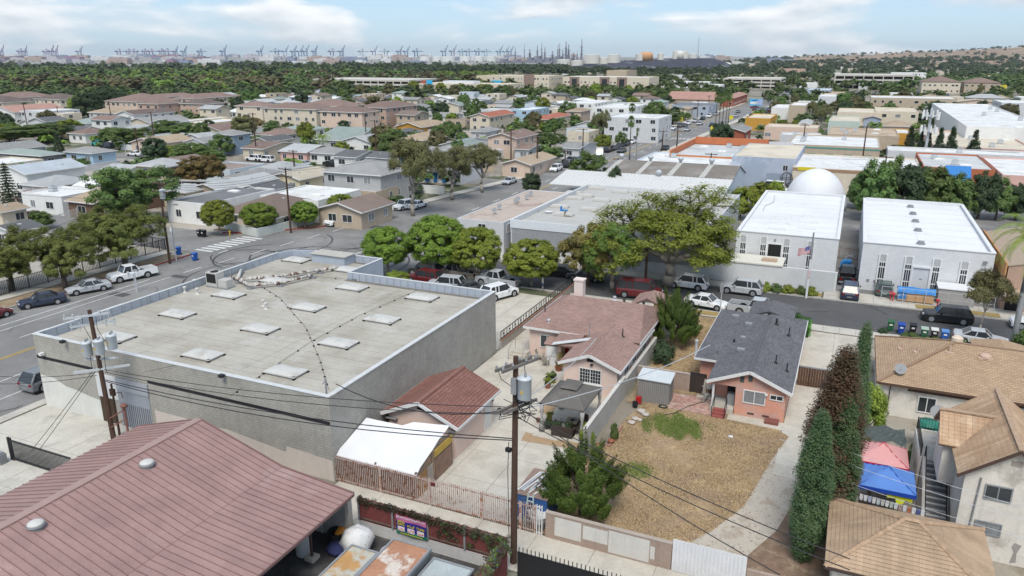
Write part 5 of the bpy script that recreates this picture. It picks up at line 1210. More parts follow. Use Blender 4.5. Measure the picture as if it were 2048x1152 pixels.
part('fascia',MB().beam((1.75,-.03,2.5),(4.9,-.03,3.8),.06,.24).beam((4.9,-.03,3.8),(8.05,-.03,2.5),.06,.24).beam((8.03,0,2.5),(8.03,18,2.5),.06,.18).beam((-.03,4.4,2.5),(-.03,18,2.5),.06,.18).beam((0,4.37,2.5),(1.8,4.37,2.5),.06,.18),WHITE,bu)
part('porch_slab',MB().box(2.15,3.9,.1,2.4,0,.45),CONC,bu)
for i in range(3):part('porch_step',MB().box(2.45,3.4,-.9+.3*i,.1,.0,.15*(i+1)-.005),mat('brick_step',(.28,.085,.07),.9,.2,2),bu)
part('porch_post',MB().box(2.2,2.36,.35,.51,.0,2.45),WHITE,bu)
part('handrail',MB().path([(2.45,-.9,.0),(2.45,-.9,.95),(2.45,.15,1.35),(2.45,.15,.45)],.03,6).path([(3.4,-.9,.0),(3.4,-.9,.95),(3.4,.15,1.35),(3.4,.15,.45)],.03,6).path([(2.45,.15,1.35),(3.4,.15,1.35)],.025,6),BLACKM,bu)
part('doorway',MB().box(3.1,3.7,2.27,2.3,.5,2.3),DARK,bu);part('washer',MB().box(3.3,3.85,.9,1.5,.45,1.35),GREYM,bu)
window(bu,5.35,.35,1.68,1.5,.95,'f','slide',glass=GLASSL);window(bu,6.95,.35,1.95,.85,.32,'f','slide')
for x in(4.35,4.95):part('gable_vent',MB().box(-.15,.15,-.03,0,-.28,.2),mat('vent_slate',(.09,.10,.10),.8,.1),bu,loc=(x,.35,3.05 if x<4.6 else 3.2))
for x in(5.2,6.3):part('crawl_vent',MB().box(-.25,.25,-.03,0,-.07,.07),mat('vent_brown',(.09,.06,.05),.8,.1),bu,loc=(x,.35,.3))
part('crawl_hatch',MB().box(6.3,7.3,-.4,.34,0,.25),mat('hatch_brick',(.2,.08,.065),.9,.2,3),bu);part('wall_lamp',MB().box(-.1,.1,-.2,0,-.06,.06),WHITE,bu,loc=(6.2,.35,2.1))
part('front_walk',MB().box(3.6,7.8,-1.0,.3,-.05,.03),CONC,bu)
for x,y,zz,k in((5.6,12.5,3.7,0),(6.8,11.2,3.3,1),(6.4,4.0,3.35,1),(7.3,3.6,2.95,1),(3.3,11.8,3.55,2),(3.4,8.4,3.4,2),(3.5,5.6,3.35,2),(1.8,14.6,3.2,3),(2.7,7.3,3.1,0)):
 v=MB()
 if k==0:v.tube((0,0,-.1),(0,0,.5),.09,None,8).lathe([(.24,-.05),(.1,.05)],8)
 elif k==1:v.tube((0,0,-.1),(0,0,.65),.05,None,7).lathe([(.2,-.03),(.06,.06)],8)
 else:v.box(-.3,.3,-.22,.22,-.08,.14)
 part('vent',v,BLACKM if k<2 else GREYM,br_,loc=(x,y,zz))
part('flue',MB().tube((-.1,5.4,2.2),(-.1,5.4,3.6),.09,None,8).tube((-.1,5.4,3.6),(-.1,5.4,3.75),.14,None,8),GALV,bu);part('service_mast',MB().tube((1.9,5.0,2.6),(1.9,5.0,3.9),.04,None,6).tube((1.6,5.0,3.6),(2.0,5,3.8),.03,None,5),GREYM,bu)
patio=structure('patio',MB().box(0,4.2,0,2.9,-.02,.02),mat('patio_joint',(.33,.20,.17),1,.2),54.5,-11.3,.03)
bk=MB().box(0,.235,0,.115,0,.05).mesh('brick',mat('patio_brick',(.42,.255,.21),.95,.14,3,rnd=.22,col2=(.50,.40,.35),thr=(.5,.65),sc2=1));k=0
for i in range(17):
 for j in range(17):
  part('brick',bk,None,patio,loc=(i*.247+(.12 if j%2 else 0)-.05,j*.17,.0));k+=1
slabs('yard_walk',54.8,58,-9.2,-7.9,3,1,.04)
sh=thing('garden_shed','grey vertical-ribbed metal shed with pale lid roof','shed',54.9,-13.4);part('wall',MB().box(0,2.5,0,1.5,0,2.0),mat('shed_grey',(.27,.26,.245),.6,.1,1),sh)
ribm=MB().box(0,.05,-.03,0,.05,1.95).mesh('rib',mat('shed_rib',(.20,.19,.18),.6,.1))
for i in range(16):part('rib',ribm,None,sh,loc=(.05+i*.158,0,0))
for i in range(9):part('rib',ribm,None,sh,loc=(2.5,.05+i*.165,0),rot=(0,0,math.pi/2))
part('roof',MB().slab([(-.1,-.12,2.0),(2.6,-.12,2.0),(2.6,1.62,2.25),(-.1,1.62,2.25)],.08),mat('shed_roof',(.50,.53,.54),.5,.08,1),sh)
yw=thing('block_wall','tan block cross wall behind the grey metal shed','wall',58.2,-14.3);part('wall',MB().box(0,4.4,0,.2,0,1.55),MATS['tan_block'],yw);part('cap',MB().box(0,4.4,-.03,.23,1.55,1.6),MATS['tan_cap'],yw)
yg=thing('iron_gate','dark iron yard gate beside coral bungalow','gate',58.2,-9.85);part('panel',MB().box(0,1.2,0,.05,.05,1.7),mat('gate_dark',(.045,.035,.03),.7,.2),yg);part('frame',MB().box(-.06,0,-.02,.07,0,1.8).box(1.2,1.26,-.02,.07,0,1.8).box(0,1.2,-.02,.07,1.7,1.78),BLACKM,yg)
wf=mat('cream_iron',(.55,.53,.48),.6,.05)
a,b=AB(1415,790);t=thing('patio_table','white iron round table beside porch post','table',a,b,.07);part('tabletop',MB().lathe([(.5,.68),(.5,.71)],18),mat('mesh_top_grey',(.28,.27,.26),.7,.1),t);part('leg_frame',MB().path([(-.5,0,.66),(-.35,0,.35),(-.45,-.1,0)],.025,5).path([(.5,0,.66),(.35,0,.35),(.45,-.1,0)],.025,5).path([(0,.5,.66),(0,.35,.3),(0,.45,0)],.025,5),wf,t);part('base',MB().lathe([(.3,0),(.12,.12),(.03,.14),(.03,.66)],12),wf,t)
solo('closed_parasol','closed beige parasol standing beside coral wall','parasol',MB().tube((0,0,0),(0,0,2.2),.03,None,6).lathe([(.04,.9),(.16,1.0),(.13,1.6),(.05,2.2)],9),mat('parasol_beige',(.38,.34,.28),.9,.1),56.3,-8.4)
hz_=[AB(p[0],p[1])for p in((1425,775),(1410,805),(1375,815),(1350,828),(1330,832))]
solo('garden_hose','dark garden hose trailing over red patio bricks','hose',MB().path([(q[1]+8,q[0]-56,.1)for q in hz_],.03,5).path([(-3.2+.35*math.cos(t*.7),-1.6+.25*math.sin(t*.7),.08+t*.004)for t in range(28)],.025,5),mat('hose_green',(.03,.06,.04),.6,.1),56,-8)
solo('gas_can','red fuel can beside the grey shed','can',MB().box(-.2,.2,-.15,.15,0,.5).tube((0,0,.5),(.15,0,.62),.04,None,6),mat('can_red',(.42,.02,.02),.5,.1),*AB(1277,806),.03)
solo('trash_bucket','dark bucket below the red fuel can','bucket',MB().lathe([(.2,0),(.24,.4),(.2,.4),(.17,.05)],12),BLACKM,*AB(1270,814),.03)
for i,(px,py,r)in enumerate(((1283,826,.35),(1291,832,.3),(1270,840,.28),(1279,842,.22),(1263,848,.3))):
 solo('rock','pale garden rocks bordering planting strip by the block wall','rock',bagmesh(r,20+i,.7),mat('rock_beige',(.45,.40,.35),.95,.2,3),*AB(px,py),.02,group='pale rocks along the strip',smooth=True)
solo('paper_sheet','small white scrap lying on the dry lawn','scrap',bagmesh(.18,31,.5),BAG,*AB(1461,875),.03,smooth=True)
solo('brick_edging','red brick edging of the planting strip','edging',MB().box(0,.12,0,3.4,0,.15).box(-.9,.0,0,.12,0,.15),mat('edging_brick',(.33,.17,.13),.9,.2,3),46.6,-13.3)
tree_px('low shrub in the brick-edged planting strip','bush',1228,880,845,22,name='bush',cat='bush');solo('terracotta_bowl','broken terracotta bowl at strip corner','bowl',MB().lathe([(.15,0),(.28,.22),(.24,.22),(.12,.04)],12),TERR,*AB(1222,887),.03)
fb2=thing('wooden_gate','dark brown wooden gate between bungalow and cypress','gate',63.3,-1.9)
for i in range(18):part('plank',MB().box(0,.19,0,.04,0,1.7),mat('gate_plank',(.10,.055,.035),.85,.2,2,rnd=.2),fb2,loc=(i*.2,0,0))
part('top_rail',MB().box(0,3.6,-.03,.07,1.7,1.8),GREYM,fb2)
hd=thing('hedge','clipped box hedge in front of bungalow by the drive','hedge',75.5,-2.9)
hx=[(rg_.uniform(0,1.2),rg_.uniform(0,2.6),rg_.uniform(.1,1.3))for _ in range(140)];part('foliage',leafmesh('foliage',hx,[.22]*140,9000,.06,8,LG,1,.5),None,hd);part('dark_infill',MB().box(.05,1.15,.05,2.55,0,1.35),mat('hedge_core',(.03,.06,.02),1,.3,4),hd)
bb_=thing('storage_box','blue metal box heaped with boards by juniper','box',36.2,-15.9);part('body',MB().box(0,2.0,0,3.0,0,1.6),mat('box_blue',(.035,.10,.27),.6,.12,1.5,col2=(.10,.16,.28),thr=(.55,.65),sc2=2),bb_);part('lid',MB().box(-.05,2.05,-.05,3.05,1.6,1.66),mat('lid_rusty',(.27,.19,.155),.9,.25,1.5),bb_)
for i in range(9):solo('scrap_board',('long white board on the blue box lid','grey metal strip on the blue box lid')[i%2],'board',MB().box(-.05,.05,-1.3,1.2,0,.05),(WHITE,GALV)[i%2],37.9+rg_.uniform(-.3,.2),-15.6+i*.2,1.67+.05*(i%2),rg_.uniform(-.35,-.1),'loose boards on the blue box')
ld=thing('step_ladder','pale green step ladder leaning on the blue box','ladder',35.65,-15.1);part('rails',MB().beam((0,0,0),(.08,.4,1.9),.05,.07).beam((.5,0,0),(.42,.4,1.9),.05,.07),mat('ladder_green',(.42,.52,.48),.6,.1),ld)
for i in range(6):part('rung',MB().box(.03+i*.012,.47-i*.012,.02+i*.065,.12+i*.065,.28+i*.28,.32+i*.28),GALV,ld)
solo('wash_tub','white tub behind the white gate leaf','tub',MB().lathe([(.45,0),(.62,.5),(.66,.5),(.6,.45),(.4,.08)],18),WHITE,35.7,-14.2,.5)
solo('tub_stand','dark steel stand holding the white tub','stand',MB().box(-.4,.4,-.3,.3,.42,.5).box(-.4,-.34,-.3,.3,0,.42).box(.34,.4,-.3,.3,0,.42),GREYM,35.7,-14.2)
# ------------------------------------------------------------------ tan-roofed house at right, stair house, front right roof
TANS=mat('roof_tan_shingle',(.44,.31,.205),.92,.12,.6,brick=(.36,.17,.016,(.55,.55,.55),.2),uv=True,spec=.12);
DWH=mat('dirty_white_stucco',(.64,.60,.54),.92,.12,.9,streak=.3,col2=(.42,.38,.33),thr=(.56,.68),sc2=.5)
tn=thing('house','dirty white house with broad tan shingle hip roof','house',59.8,3.85);TAKEN.append((59,72.5,3,22));LAND.append((66,10,'the tan hip-roofed house'))
tr_=roof_set(tn,[[(0,10.8,2.8),(0,0,2.8),(5.3,5.2,4.9),(5.3,5.9,4.9)],[(0,0,2.8),(16,0,2.8),(10.6,5.3,4.9),(5.3,5.3,4.9)],[(16,10.8,2.8),(0,10.8,2.8),(5.3,5.6,4.9),(10.6,5.6,4.9)],[(16,0,2.8),(16,10.8,2.8),(10.6,5.4,4.9)]],TANS,.2)
roof_set(tn,[[(7.6,13.4,2.8),(7.6,10.0,2.8),(9.6,8.6,3.7),(9.6,11.6,3.7)],[(11.6,9.8,2.8),(11.6,13.4,2.8),(9.6,11.6,3.7),(9.6,8.6,3.7)],[(11.6,13.4,2.8),(7.6,13.4,2.8),(9.6,11.6,3.7)]],TANS,.2,'porch_roof')
hc_=MB()
for p_,q_ in(((0,0,2.83),(5.3,5.2,4.95)),((16,0,2.83),(10.6,5.3,4.95)),((5.3,5.4,4.95),(10.6,5.4,4.95)),((0,10.8,2.83),(5.3,5.9,4.95))):hc_.beam(p_,q_,.26,.06)
part('hip_cap',hc_,mat('hip_cap_brown',(.27,.18,.12),.9,.15,2),tr_)
part('wall',MB().box(.3,15.6,.45,10.4,-.05,2.75),DWH,tn);part('eave_board',MB().box(2.2,15.9,.3,.42,2.3,2.6).box(0,16,-.03,0,2.62,2.78).box(-.03,0,0,10.8,2.64,2.78),mat('eave_brown',(.10,.06,.045),.8,.2),tn)
for x in(3.6,7.6):window(tn,x,.43,1.35,1.1,1.15,'f','slide')
part('downpipe',MB().path([(1.0,.38,2.5),(1.0,.38,.4),(1.2,.3,.2)],.035,6),BLACKM,tn)
for x,y,k in((1.9,6.3,0),(2.9,4.9,1),(5.0,4.3,2),(7.4,4.2,3),(9.9,2.4,4)):
 zz=2.8+min(x,y,10.8-y)*.39
 v=MB().tube((0,0,-.1),(0,0,.5),.08,None,8).box(-.3,.3,-.25,.25,-.05,.02)
 if k==3:v=MB().box(-.5,.5,-.35,.35,-.1,.03).lathe([(.42,0),(.4,.18),(.25,.3),(.05,.34)],14)
 part('vent',v,mat('vent_terracotta',(.50,.36,.28),.85,.1,2),tr_,loc=(x,y,zz))
part('chimney_cap',MB().lathe([(.42,0),(.42,.35),(.2,.5)],14),mat('cap_cream',(.60,.50,.40),.9,.1),tr_,loc=(5.6,5.9,4.85))
def dish(label,a,b,z,r=.42,rot=0.0,parent=None):
 t=thing('satellite_dish',label,'satellite dish',a,b,z,rot,'satellite dishes')if parent is None else None
 bow=MB().lathe([(.02,0),(r*.5,.03),(r*.85,.1),(r,.16)],16);d=part('bowl',bow,GREYM,t,False,loc=(0,-.1,.55),rot=(math.radians(55),0,0));part('arm',MB().path([(0,0,0),(0,0,.5),(0,-.05,.55)],.03,6).tube((0,-.1,.55),(0,-.5,.75),.015,None,5),GALV,t)
 return t
dish('grey satellite dish on near left corner of tan roof',61.0,5.4,3.1)
sh2=thing('house','two-storey dirty white house with tan tiled gables and stairs','house',43.0,7.6);TAKEN.append((42,52,6,18));LAND.append((47,11,'the two-storey stair house'))
TILT=mat('roof_tan_tile',(.46,.31,.20),.9,.14,.8,brick=(.3,3.0,.012,(.6,.6,.6),.25),uv=True,spec=.12,col2=(.52,.385,.27),thr=(.5,.66),sc2=.8)
rr_=roof_set(sh2,[[(-.3,8,5.0),(-.3,-.35,5.0),(2.3,-.35,7.0),(2.3,8,7.0)],[(4.9,-.35,5.0),(4.9,8,5.0),(2.3,8,7.0),(2.3,-.35,7.0)]],TILT,.26)
roof_set(sh2,[[(-1.0,2.6,5.2),(.1,2.6,5.2),(2.0,4.4,6.6),(-1.0,4.4,6.6)],[(.6,6.3,5.2),(-1.0,6.3,5.2),(-1.0,4.4,6.6),(1.9,4.4,6.6)]],TILT,.26,'cross_gable_roof')
for x0,y0,z0,x1,y1,z1,nn in((2.3,-.35,7.02,2.3,8,7.02,26),(-1.0,4.4,6.62,2.0,4.4,6.62,10)):
 rm=MB().box(-.14,.14,-.17,.17,-.03,.05).mesh('ridge_tile',mat('ridge_tan',(.38,.27,.19),.9,.15,2))
 for i in range(nn):part('ridge_tile',rm,None,rr_,loc=(x0+(x1-x0)*(i+.5)/nn,y0+(y1-y0)*(i+.5)/nn,z0+.015*(i%2)),rot=(0,0,0 if x0==x1 else math.pi/2))
part('wall',MB().add([(x,y,z)for y in(0,7.6)for x,z in((.1,-.05),(9,-.05),(9,4.9),(4.6,4.9),(2.3,6.8),(.1,4.95))],[(0,1,2,3,4,5),(11,10,9,8,7,6),(0,6,7,1),(3,9,10,4),(4,10,11,5),(5,11,6,0),(1,7,8,2),(2,8,9,3)]).box(-.7,.1,3.0,5.9,2.6,5.15),DWH,sh2)
part('rake_board',MB().beam((-.35,-.38,4.9),(2.3,-.38,6.9),.06,.16).beam((2.3,-.38,6.9),(4.95,-.38,4.9),.06,.16),mat('rake_brown',(.08,.05,.04),.8,.2),sh2)
window(sh2,1.75,-.01,4.15,1.15,.75,'f','slide',GREYM);window(sh2,1.6,-.01,1.95,1.15,.65,'f','slide',GREYM,GLASSL);part('gable_vent',MB().box(2.05,2.55,-.03,0,5.9,6.2),mat('vent_taupe',(.33,.29,.25),.9,.1),sh2)
part('meter_box',MB().box(.25,.95,-.45,-.01,.5,1.65),mat('meter_grey',(.20,.22,.25),.6,.1),sh2);part('box_louvre',MB().box(.4,.52,-.462,-.45,.9,1.4).box(.54,.66,-.462,-.45,.9,1.4).box(.68,.8,-.462,-.45,.9,1.4),GALV,sh2);part('conduit',MB().tube((.75,-.06,1.65),(.85,-.06,4.9),.05,None,7),GREYM,sh2)
part('paint_scar',MB().add([(2.9,-.003,.1),(3.2,-.003,.2),(3.15,-.003,.8),(3.3,-.003,1.3),(2.95,-.003,1.4),(2.85,-.003,1.1),(3,-.003,.8)],[tuple(range(7))]),mat('scar_grey',(.3,.28,.26),.95,.1),sh2)
ld_=part('landing',MB().box(-1.35,.08,5.6,9.6,2.35,2.6),mat('landing_concrete',(.44,.41,.37),.95,.18,1,col2=(.28,.24,.2),thr=(.5,.65),sc2=1),sh2);part('landing_wall',MB().box(-1.5,-1.35,5.5,9.7,0,2.75).box(-1.35,.08,9.55,9.7,0,2.75),DWH,sh2)
STM=[mat('stair_light',(.48,.465,.44),.95,.12,1),mat('stair_dark',(.17,.17,.175),.95,.15,1)]
for i in range(12):part('stair_tread',MB().box(-1.15,0,5.6-.34*(i+1),5.6-.34*i+.02,0,2.45-.2*i).box(-1.15,0,5.6-.34*(i+1)-.012,5.6-.34*(i+1)+.1,2.25-.2*i,2.46-.2*i,1),STM,sh2)
part('stair_wall',MB().add([(-1.3,5.6,0),(-1.3,1.4,0),(-1.3,1.4,.35),(-1.3,5.6,2.8),(-1.15,5.6,0),(-1.15,1.4,0),(-1.15,1.4,.35),(-1.15,5.6,2.8)],[(0,1,2,3),(7,6,5,4),(3,2,6,7),(1,5,6,2),(0,3,7,4)]),DWH,sh2)
rlm=MB()
for k_ in(0.03,-1.2):
 rlm.path([(k_,1.4,.0),(k_,1.4,1.0),(k_,5.6,3.5),(k_,5.6,2.5)],.035,6)
rlm.path([(-1.42,5.6,2.75),(-1.42,5.6,3.6),(-1.42,9.6,3.6),(-1.42,9.6,2.75)],.03,6).path([(-1.42,9.6,3.55),(0,9.6,3.55)],.03,6)
for i in range(22):rlm.tube((-1.42,5.7+i*.18,2.7),(-1.42,5.7+i*.18,3.58),.012,None,4)
for i in range(8):rlm.tube((-1.3+i*.18,9.6,2.7),(-1.3+i*.18,9.6,3.55),.012,None,4)
part('handrail',rlm,BLACKM,sh2)
dish('grey dish at the top of the striped stairs',48.2,7.55,2.7);dish('grey dish over green toilet cabins',49.6,6.8,4.9,.45)
PTG=mat('green_plastic',(.03,.17,.125),.5,.1,1.5)
for k,(a,b,l)in enumerate(((54.6,6.6,'green rounded-top plastic toilet cabin nearer the tan house wall'),(54.3,7.9,'green plastic toilet cabin with peaked white-trimmed roof'))):
 t=thing('portable_toilet',l,'portable toilet',a,b,0,0,'green toilet cabins');part('cabin',MB().box(0,1.15,0,1.15,0,2.1),PTG,t);part('door',MB().box(.2,.95,-.04,0,.1,1.95),mat('green_door',(.02,.12,.09),.5,.1),t)
 part('roof',MB().lathe([(.75,2.1),(.62,2.3),(.3,2.42),(.05,2.45)],10,0,(.575,.575))if k==0 else MB().add([(-.05,-.05,2.1),(1.2,-.05,2.1),(1.2,1.2,2.1),(-.05,1.2,2.1),(.575,-.05,2.5),(.575,1.2,2.5)],[(0,1,4),(1,2,5,4),(2,3,5),(3,0,4,5),(3,2,1,0)]),PTG,t)
fr=thing('house','tan tiled hip-roof house at the bottom right corner','house',34.4,1.2);TAKEN.append((33,41,0,9));LAND.append((37,5,'the near tan hip roof'))
hp2=[[(0,6.5,3.0),(0,0,3.0),(3.35,3.2,4.55)],[(0,0,3.0),(7.4,0,3.0),(4.05,3.2,4.55),(3.35,3.2,4.55)],[(7.4,0,3.0),(7.4,6.5,3.0),(4.05,3.2,4.55)],[(7.4,6.5,3.0),(0,6.5,3.0),(3.35,3.2,4.55),(4.05,3.2,4.55)]]
TILB=mat('roof_tan_course',(.43,.31,.21),.9,.13,.8,brick=(.3,2.5,.008,(.72,.72,.72),.14),uv=True,spec=.12,col2=(.34,.245,.165),thr=(.45,.65),sc2=.6)
fro=MB()
for q in hp2:fro.slab([Vector(p)-Vector((0,0,.05))for p in q],.1);courses(fro,q,.21,.045)
fro=part('roof',fro,TILB,fr);rm=MB().add([(-.13,-.17,-.02),(.13,-.17,-.02),(.13,.17,-.02),(-.13,.17,-.02),(0,-.17,.11),(0,.17,.08)],[(0,1,4),(1,2,5,4),(2,3,5),(3,0,4,5)]).mesh('ridge_tile',mat('hip_tile',(.36,.25,.165),.9,.15,2,rnd=.12))
for p,q in(((0,0,3.0),(3.35,3.2,4.55)),((7.4,0,3.0),(4.05,3.2,4.55)),((0,6.5,3.0),(3.35,3.2,4.55)),((7.4,6.5,3.0),(4.05,3.2,4.55)),((3.35,3.2,4.57),(4.05,3.2,4.57))):
 p,q=Vector(p),Vector(q);n=max(2,int((q-p).length/.27));d=(q-p).normalized();rq=d.to_track_quat('Y','Z').to_euler()
 for i in range(n):part('ridge_tile',rm,None,fro,loc=p.lerp(q,(i+.5)/n)+Vector((0,0,.04)),rot=rq)
part('wall',MB().box(.4,7.0,.4,6.1,-.05,2.95),DWH,fr);part('fascia',MB().box(0,7.4,-.04,0,2.85,3.0).box(-.04,0,0,6.5,2.85,3.0),mat('fascia_dark',(.07,.05,.045),.8,.1),fr)
def canopy(label,a,b,w,d,zt,cols,val):
 t=thing('popup_canopy',label,'canopy',a,b,0,0,'pop-up canopies in the side yard');n=10;ms=MB();vs=[]
 for j in range(n+1):
  for i in range(n+1):
   u,v=i/n*2-1,j/n*2-1;r_=max(abs(u),abs(v));z=zt+.85*(1-r_)**1.15-.05*math.cos(2.2*(min(abs(u),abs(v))/(r_+1e-6)))*r_*(1-r_)*4
   vs.append(((u+1)/2*w,(v+1)/2*d,z))
 ms.add(vs,[(j*(n+1)+i,j*(n+1)+i+1,(j+1)*(n+1)+i+1,(j+1)*(n+1)+i)for j in range(n)for i in range(n)])
 part('canopy_top',ms,cols,t,True);part('valance',MB().box(-.015,w+.015,-.015,0,zt-.25,zt).box(-.015,0,0,d,zt-.25,zt).box(w,w+.015,0,d,zt-.25,zt).box(-.015,w+.015,d,d+.015,zt-.25,zt),val,t)
 rb_=MB()
 for x,y in((0,0),(w,0),(0,d),(w,d)):rb_.path([(x,y,zt+.015),((x+w/2)/2,(y+d/2)/2,zt+.36),(w/2,d/2,zt+.86)],.018,5)
 part('rib',rb_,val,t)
 for x,y in((.03,.03),(w-.03,.03),(.03,d-.03),(w-.03,d-.03)):part('leg',MB().tube((x,y,0),(x,y,zt),.025,None,6),GREYM,t)
RB=mat('valance_red',(.48,.02,.07),.7,.1);BB=mat('valance_blue',(.015,.06,.36),.7,.1)
canopy('faded pink pop-up canopy with red valance behind blue one',47.4,2.6,2.95,2.75,2.3,mat('canopy_pink',(.60,.30,.29),.8,.08,1),RB)
canopy('blue pop-up canopy with peaked top beside striped stairs',44.4,2.75,3.05,2.85,2.25,mat('canopy_blue',(.10,.22,.55),.8,.08,1),BB)
ds=thing('shade_sail','dark green grey tarp roof behind pink canopy','tarp',50.3,2.9);q=MB();rgq=random.Random(8);vs=[(i*.29,j*.3,2.45+.12*math.sin(i*1.3+j)+rgq.uniform(-.04,.04))for j in range(9)for i in range(10)]
q.add(vs,[(j*10+i,j*10+i+1,(j+1)*10+i+1,(j+1)*10+i)for j in range(8)for i in range(9)]);part('sheet',q,mat('tarp_dark_green',(.075,.09,.085),.8,.2,2,col2=(.2,.21,.2),thr=(.6,.7),sc2=2),ds)
for x,y in((.05,.05),(2.55,.05),(.05,2.35),(2.55,2.35)):part('pole',MB().tube((x,y,0),(x,y,2.4),.03,None,6),GREYM,ds)
wire([on_ray(1715,985,z=1.95),on_ray(1858,1025,z=1.95)],.06,.008,'laundry line strung in front of blue canopy',None,GALV,'laundry_line')
LC_=[(.68,.68,.70),(.66,.68,.72),(.42,.45,.62),(.70,.70,.72),(.52,.58,.62),(.56,.55,.52),(.7,.7,.7),(.48,.55,.50),(.66,.69,.69),(.42,.30,.28),(.66,.66,.7),(.46,.16,.08),(.72,.72,.74),(.10,.12,.3),(.7,.7,.72)]
names_=['white','pale blue','lilac patterned','bright white','blue grey','speckled beige','plain white','sage green','mint white','dusty brown','milky white','orange red','clean white','navy and white','wide white']
p0_,p1_=AB(1720,988,1.9),AB(1852,1023,1.9)
for i in range(15):
 u=(i+.4)/15;a=p0_[0]+(p1_[0]-p0_[0])*u;b=p0_[1]+(p1_[1]-p0_[1])*u;m=MB()
 wv=.095;m.add([(-wv,0,0),(wv,0,0),(wv,.0,-.22),(wv*.7,.01,-.42),(wv*.1,.01,-.40),(0,.01,-.28),(-wv*.1,.01,-.42),(-wv*.8,.0,-.38),(-wv,0,-.2)],[tuple(range(9))]);m.v+=[(x,y+.012,z)for x,y,z in m.v];m.f.append(tuple(range(9,18))[::-1]);m.mi.append(0);m.uv.append(None)
 solo('garment','small %s garment, number %s along the line from its left end'%(names_[i],('one','two','three','four','five','six','seven','eight','nine','ten','eleven','twelve','thirteen','fourteen','fifteen')[i]),'garment',m,mat('cloth_%d'%i,LC_[i],.9,.1,6),a,b,1.93,0,'clothes on the laundry line')
a,b=AB(1800,990,2.0)
solo('garment','large bright yellow shirt hanging below blue canopy edge','garment',MB().add([(-.68,0,0),(.68,0,0),(.66,.02,-.36),(.3,.03,-.30),(.16,.03,-.72),(-.12,.03,-.62),(-.22,.03,-.3),(-.66,.02,-.34)],[tuple(range(8))]),mat('cloth_yellow',(.62,.66,.04),.9,.08,4),a-.1,b,2.05)
mg=thing('folding_screen','black framed screen panel standing left of laundry','screen',44.0,1.7);part('frame',MB().box(0,1.2,0,.05,.9,.97).box(0,1.2,0,.05,1.75,1.82).box(0,.06,0,.05,.97,1.75).box(.57,.63,0,.05,.97,1.75).box(1.14,1.2,0,.05,.97,1.75),BLACKM,mg);part('panel',MB().box(.06,1.14,.02,.03,.97,1.75),mat('panel_grey',(.33,.33,.34),.8,.1),mg);part('leg',MB().box(0,.05,0,.05,0,.9).box(1.15,1.2,0,.05,0,.9),WOODP,mg)
solo('green_tub','green plastic tub below screen by the cypress','tub',MB().lathe([(.22,0),(.3,.35),(.26,.35),(.2,.05)],14),mat('tub_green',(.03,.22,.05),.5,.1),43.4,1.5)
solo('washing_basin','pale basin beside the green tub','basin',MB().lathe([(.2,0),(.3,.25),(.27,.25),(.18,.04)],14),GALV,43.6,1.1)
solo('yard_clutter','heap of mixed boxes and crates at the stair foot','heap',MB().box(0,.5,0,.4,0,.4).box(.4,.8,.1,.5,0,.3).box(.1,.5,.05,.35,.4,.6),mat('clutter_mix',(.35,.25,.2),.9,.4,6),43.9,6.1)
solo('plastic_chair','white plastic bucket chair at far bottom right','chair',MB().lathe([(.22,0),(.2,.42),(.24,.44)],10).box(-.24,.24,.18,.24,.42,.85),WHITE,*AB(1992,1098),0)
tree_px('tall dark green cypress in front of the dead brown one','cypress',1608,1118,822,88,var=0)
tree_px('tall cypress gone brown with dead foliage','cypressdead',1644,1064,688,124,var=0)
tree_px('slim green cypress behind the brown cypress','cypress',1678,1030,645,66,var=1)
tree_px('dense dark green cypress standing right of front cypress','cypress',1658,1080,790,88,var=2)
tree_px('yellow-green lemon tree between brown cypress and tan house','lemon',1725,885,765,78)
tree_px('bushy green shrub squeezed by the stair wall','bush',1822,930,885,26,name='bush',cat='bush')
tree_px('low palm-like shrub behind the screen panel','bushyellow',1690,965,920,50,name='bush',cat='bush')
tree_px('windswept bright juniper leaning over tan block wall','juniper',1165,1028,866,165,var=0,rot=.4)
tree_px('tall twisted juniper by the block wall end','juniper',1345,692,570,100,var=1)
tree_px('glossy dark round bush behind white block wall','bushdark',1325,727,680,55,name='bush',cat='bush')
tree_px('fresh green shrub at foot of twisted juniper','bush',1382,668,635,48,name='bush',cat='bush')
tree_px('clipped dark shrub beside bungalow front corner','bushdark',1590,652,625,42,name='bush',cat='bush')
tree_px('grey-green sparse street tree before black parked car','sparse',1957,684,532,105)
tree_px('tall leaning palm with drooping fronds at right edge','featherpalm',2026,692,412,150,name='palm_tree',var=0)
tree_px('bright green bush at right edge by silver coupe','bush',2045,720,655,60,name='bush',cat='bush')
for i,(px,py,tp_,wd_,l)in enumerate(((1766,668,655,24,'olive bush at left end of tan house front bed'),(1824,682,668,50,'spreading green bush in the tan house front bed'),(1860,688,674,42,'yellow-green bush in front of green bin'),(1912,694,678,46,'feathery grey bush beside blue bin'))):tree_px(l,('bushdark','bush','bushyellow','bush')[i],px,py,tp_,wd_,name='bush',cat='bush',group='bushes in the front bed')
for i,(px,l)in enumerate(((1530,'first clipped shrub of wall foot row, beside silver car'),(1552,'second olive shrub of the wall foot row'),(1576,'third olive shrub in the wall foot row'),(1600,'fourth shrub of wall foot row by the flagpole'),(1624,'last low shrub of the wall foot row'))):tree_px(l,'bush' if i%2 else 'bushyellow',px,583+i*2.2,565+i*2,30,name='bush',cat='bush',group='shrubs along the white wall')
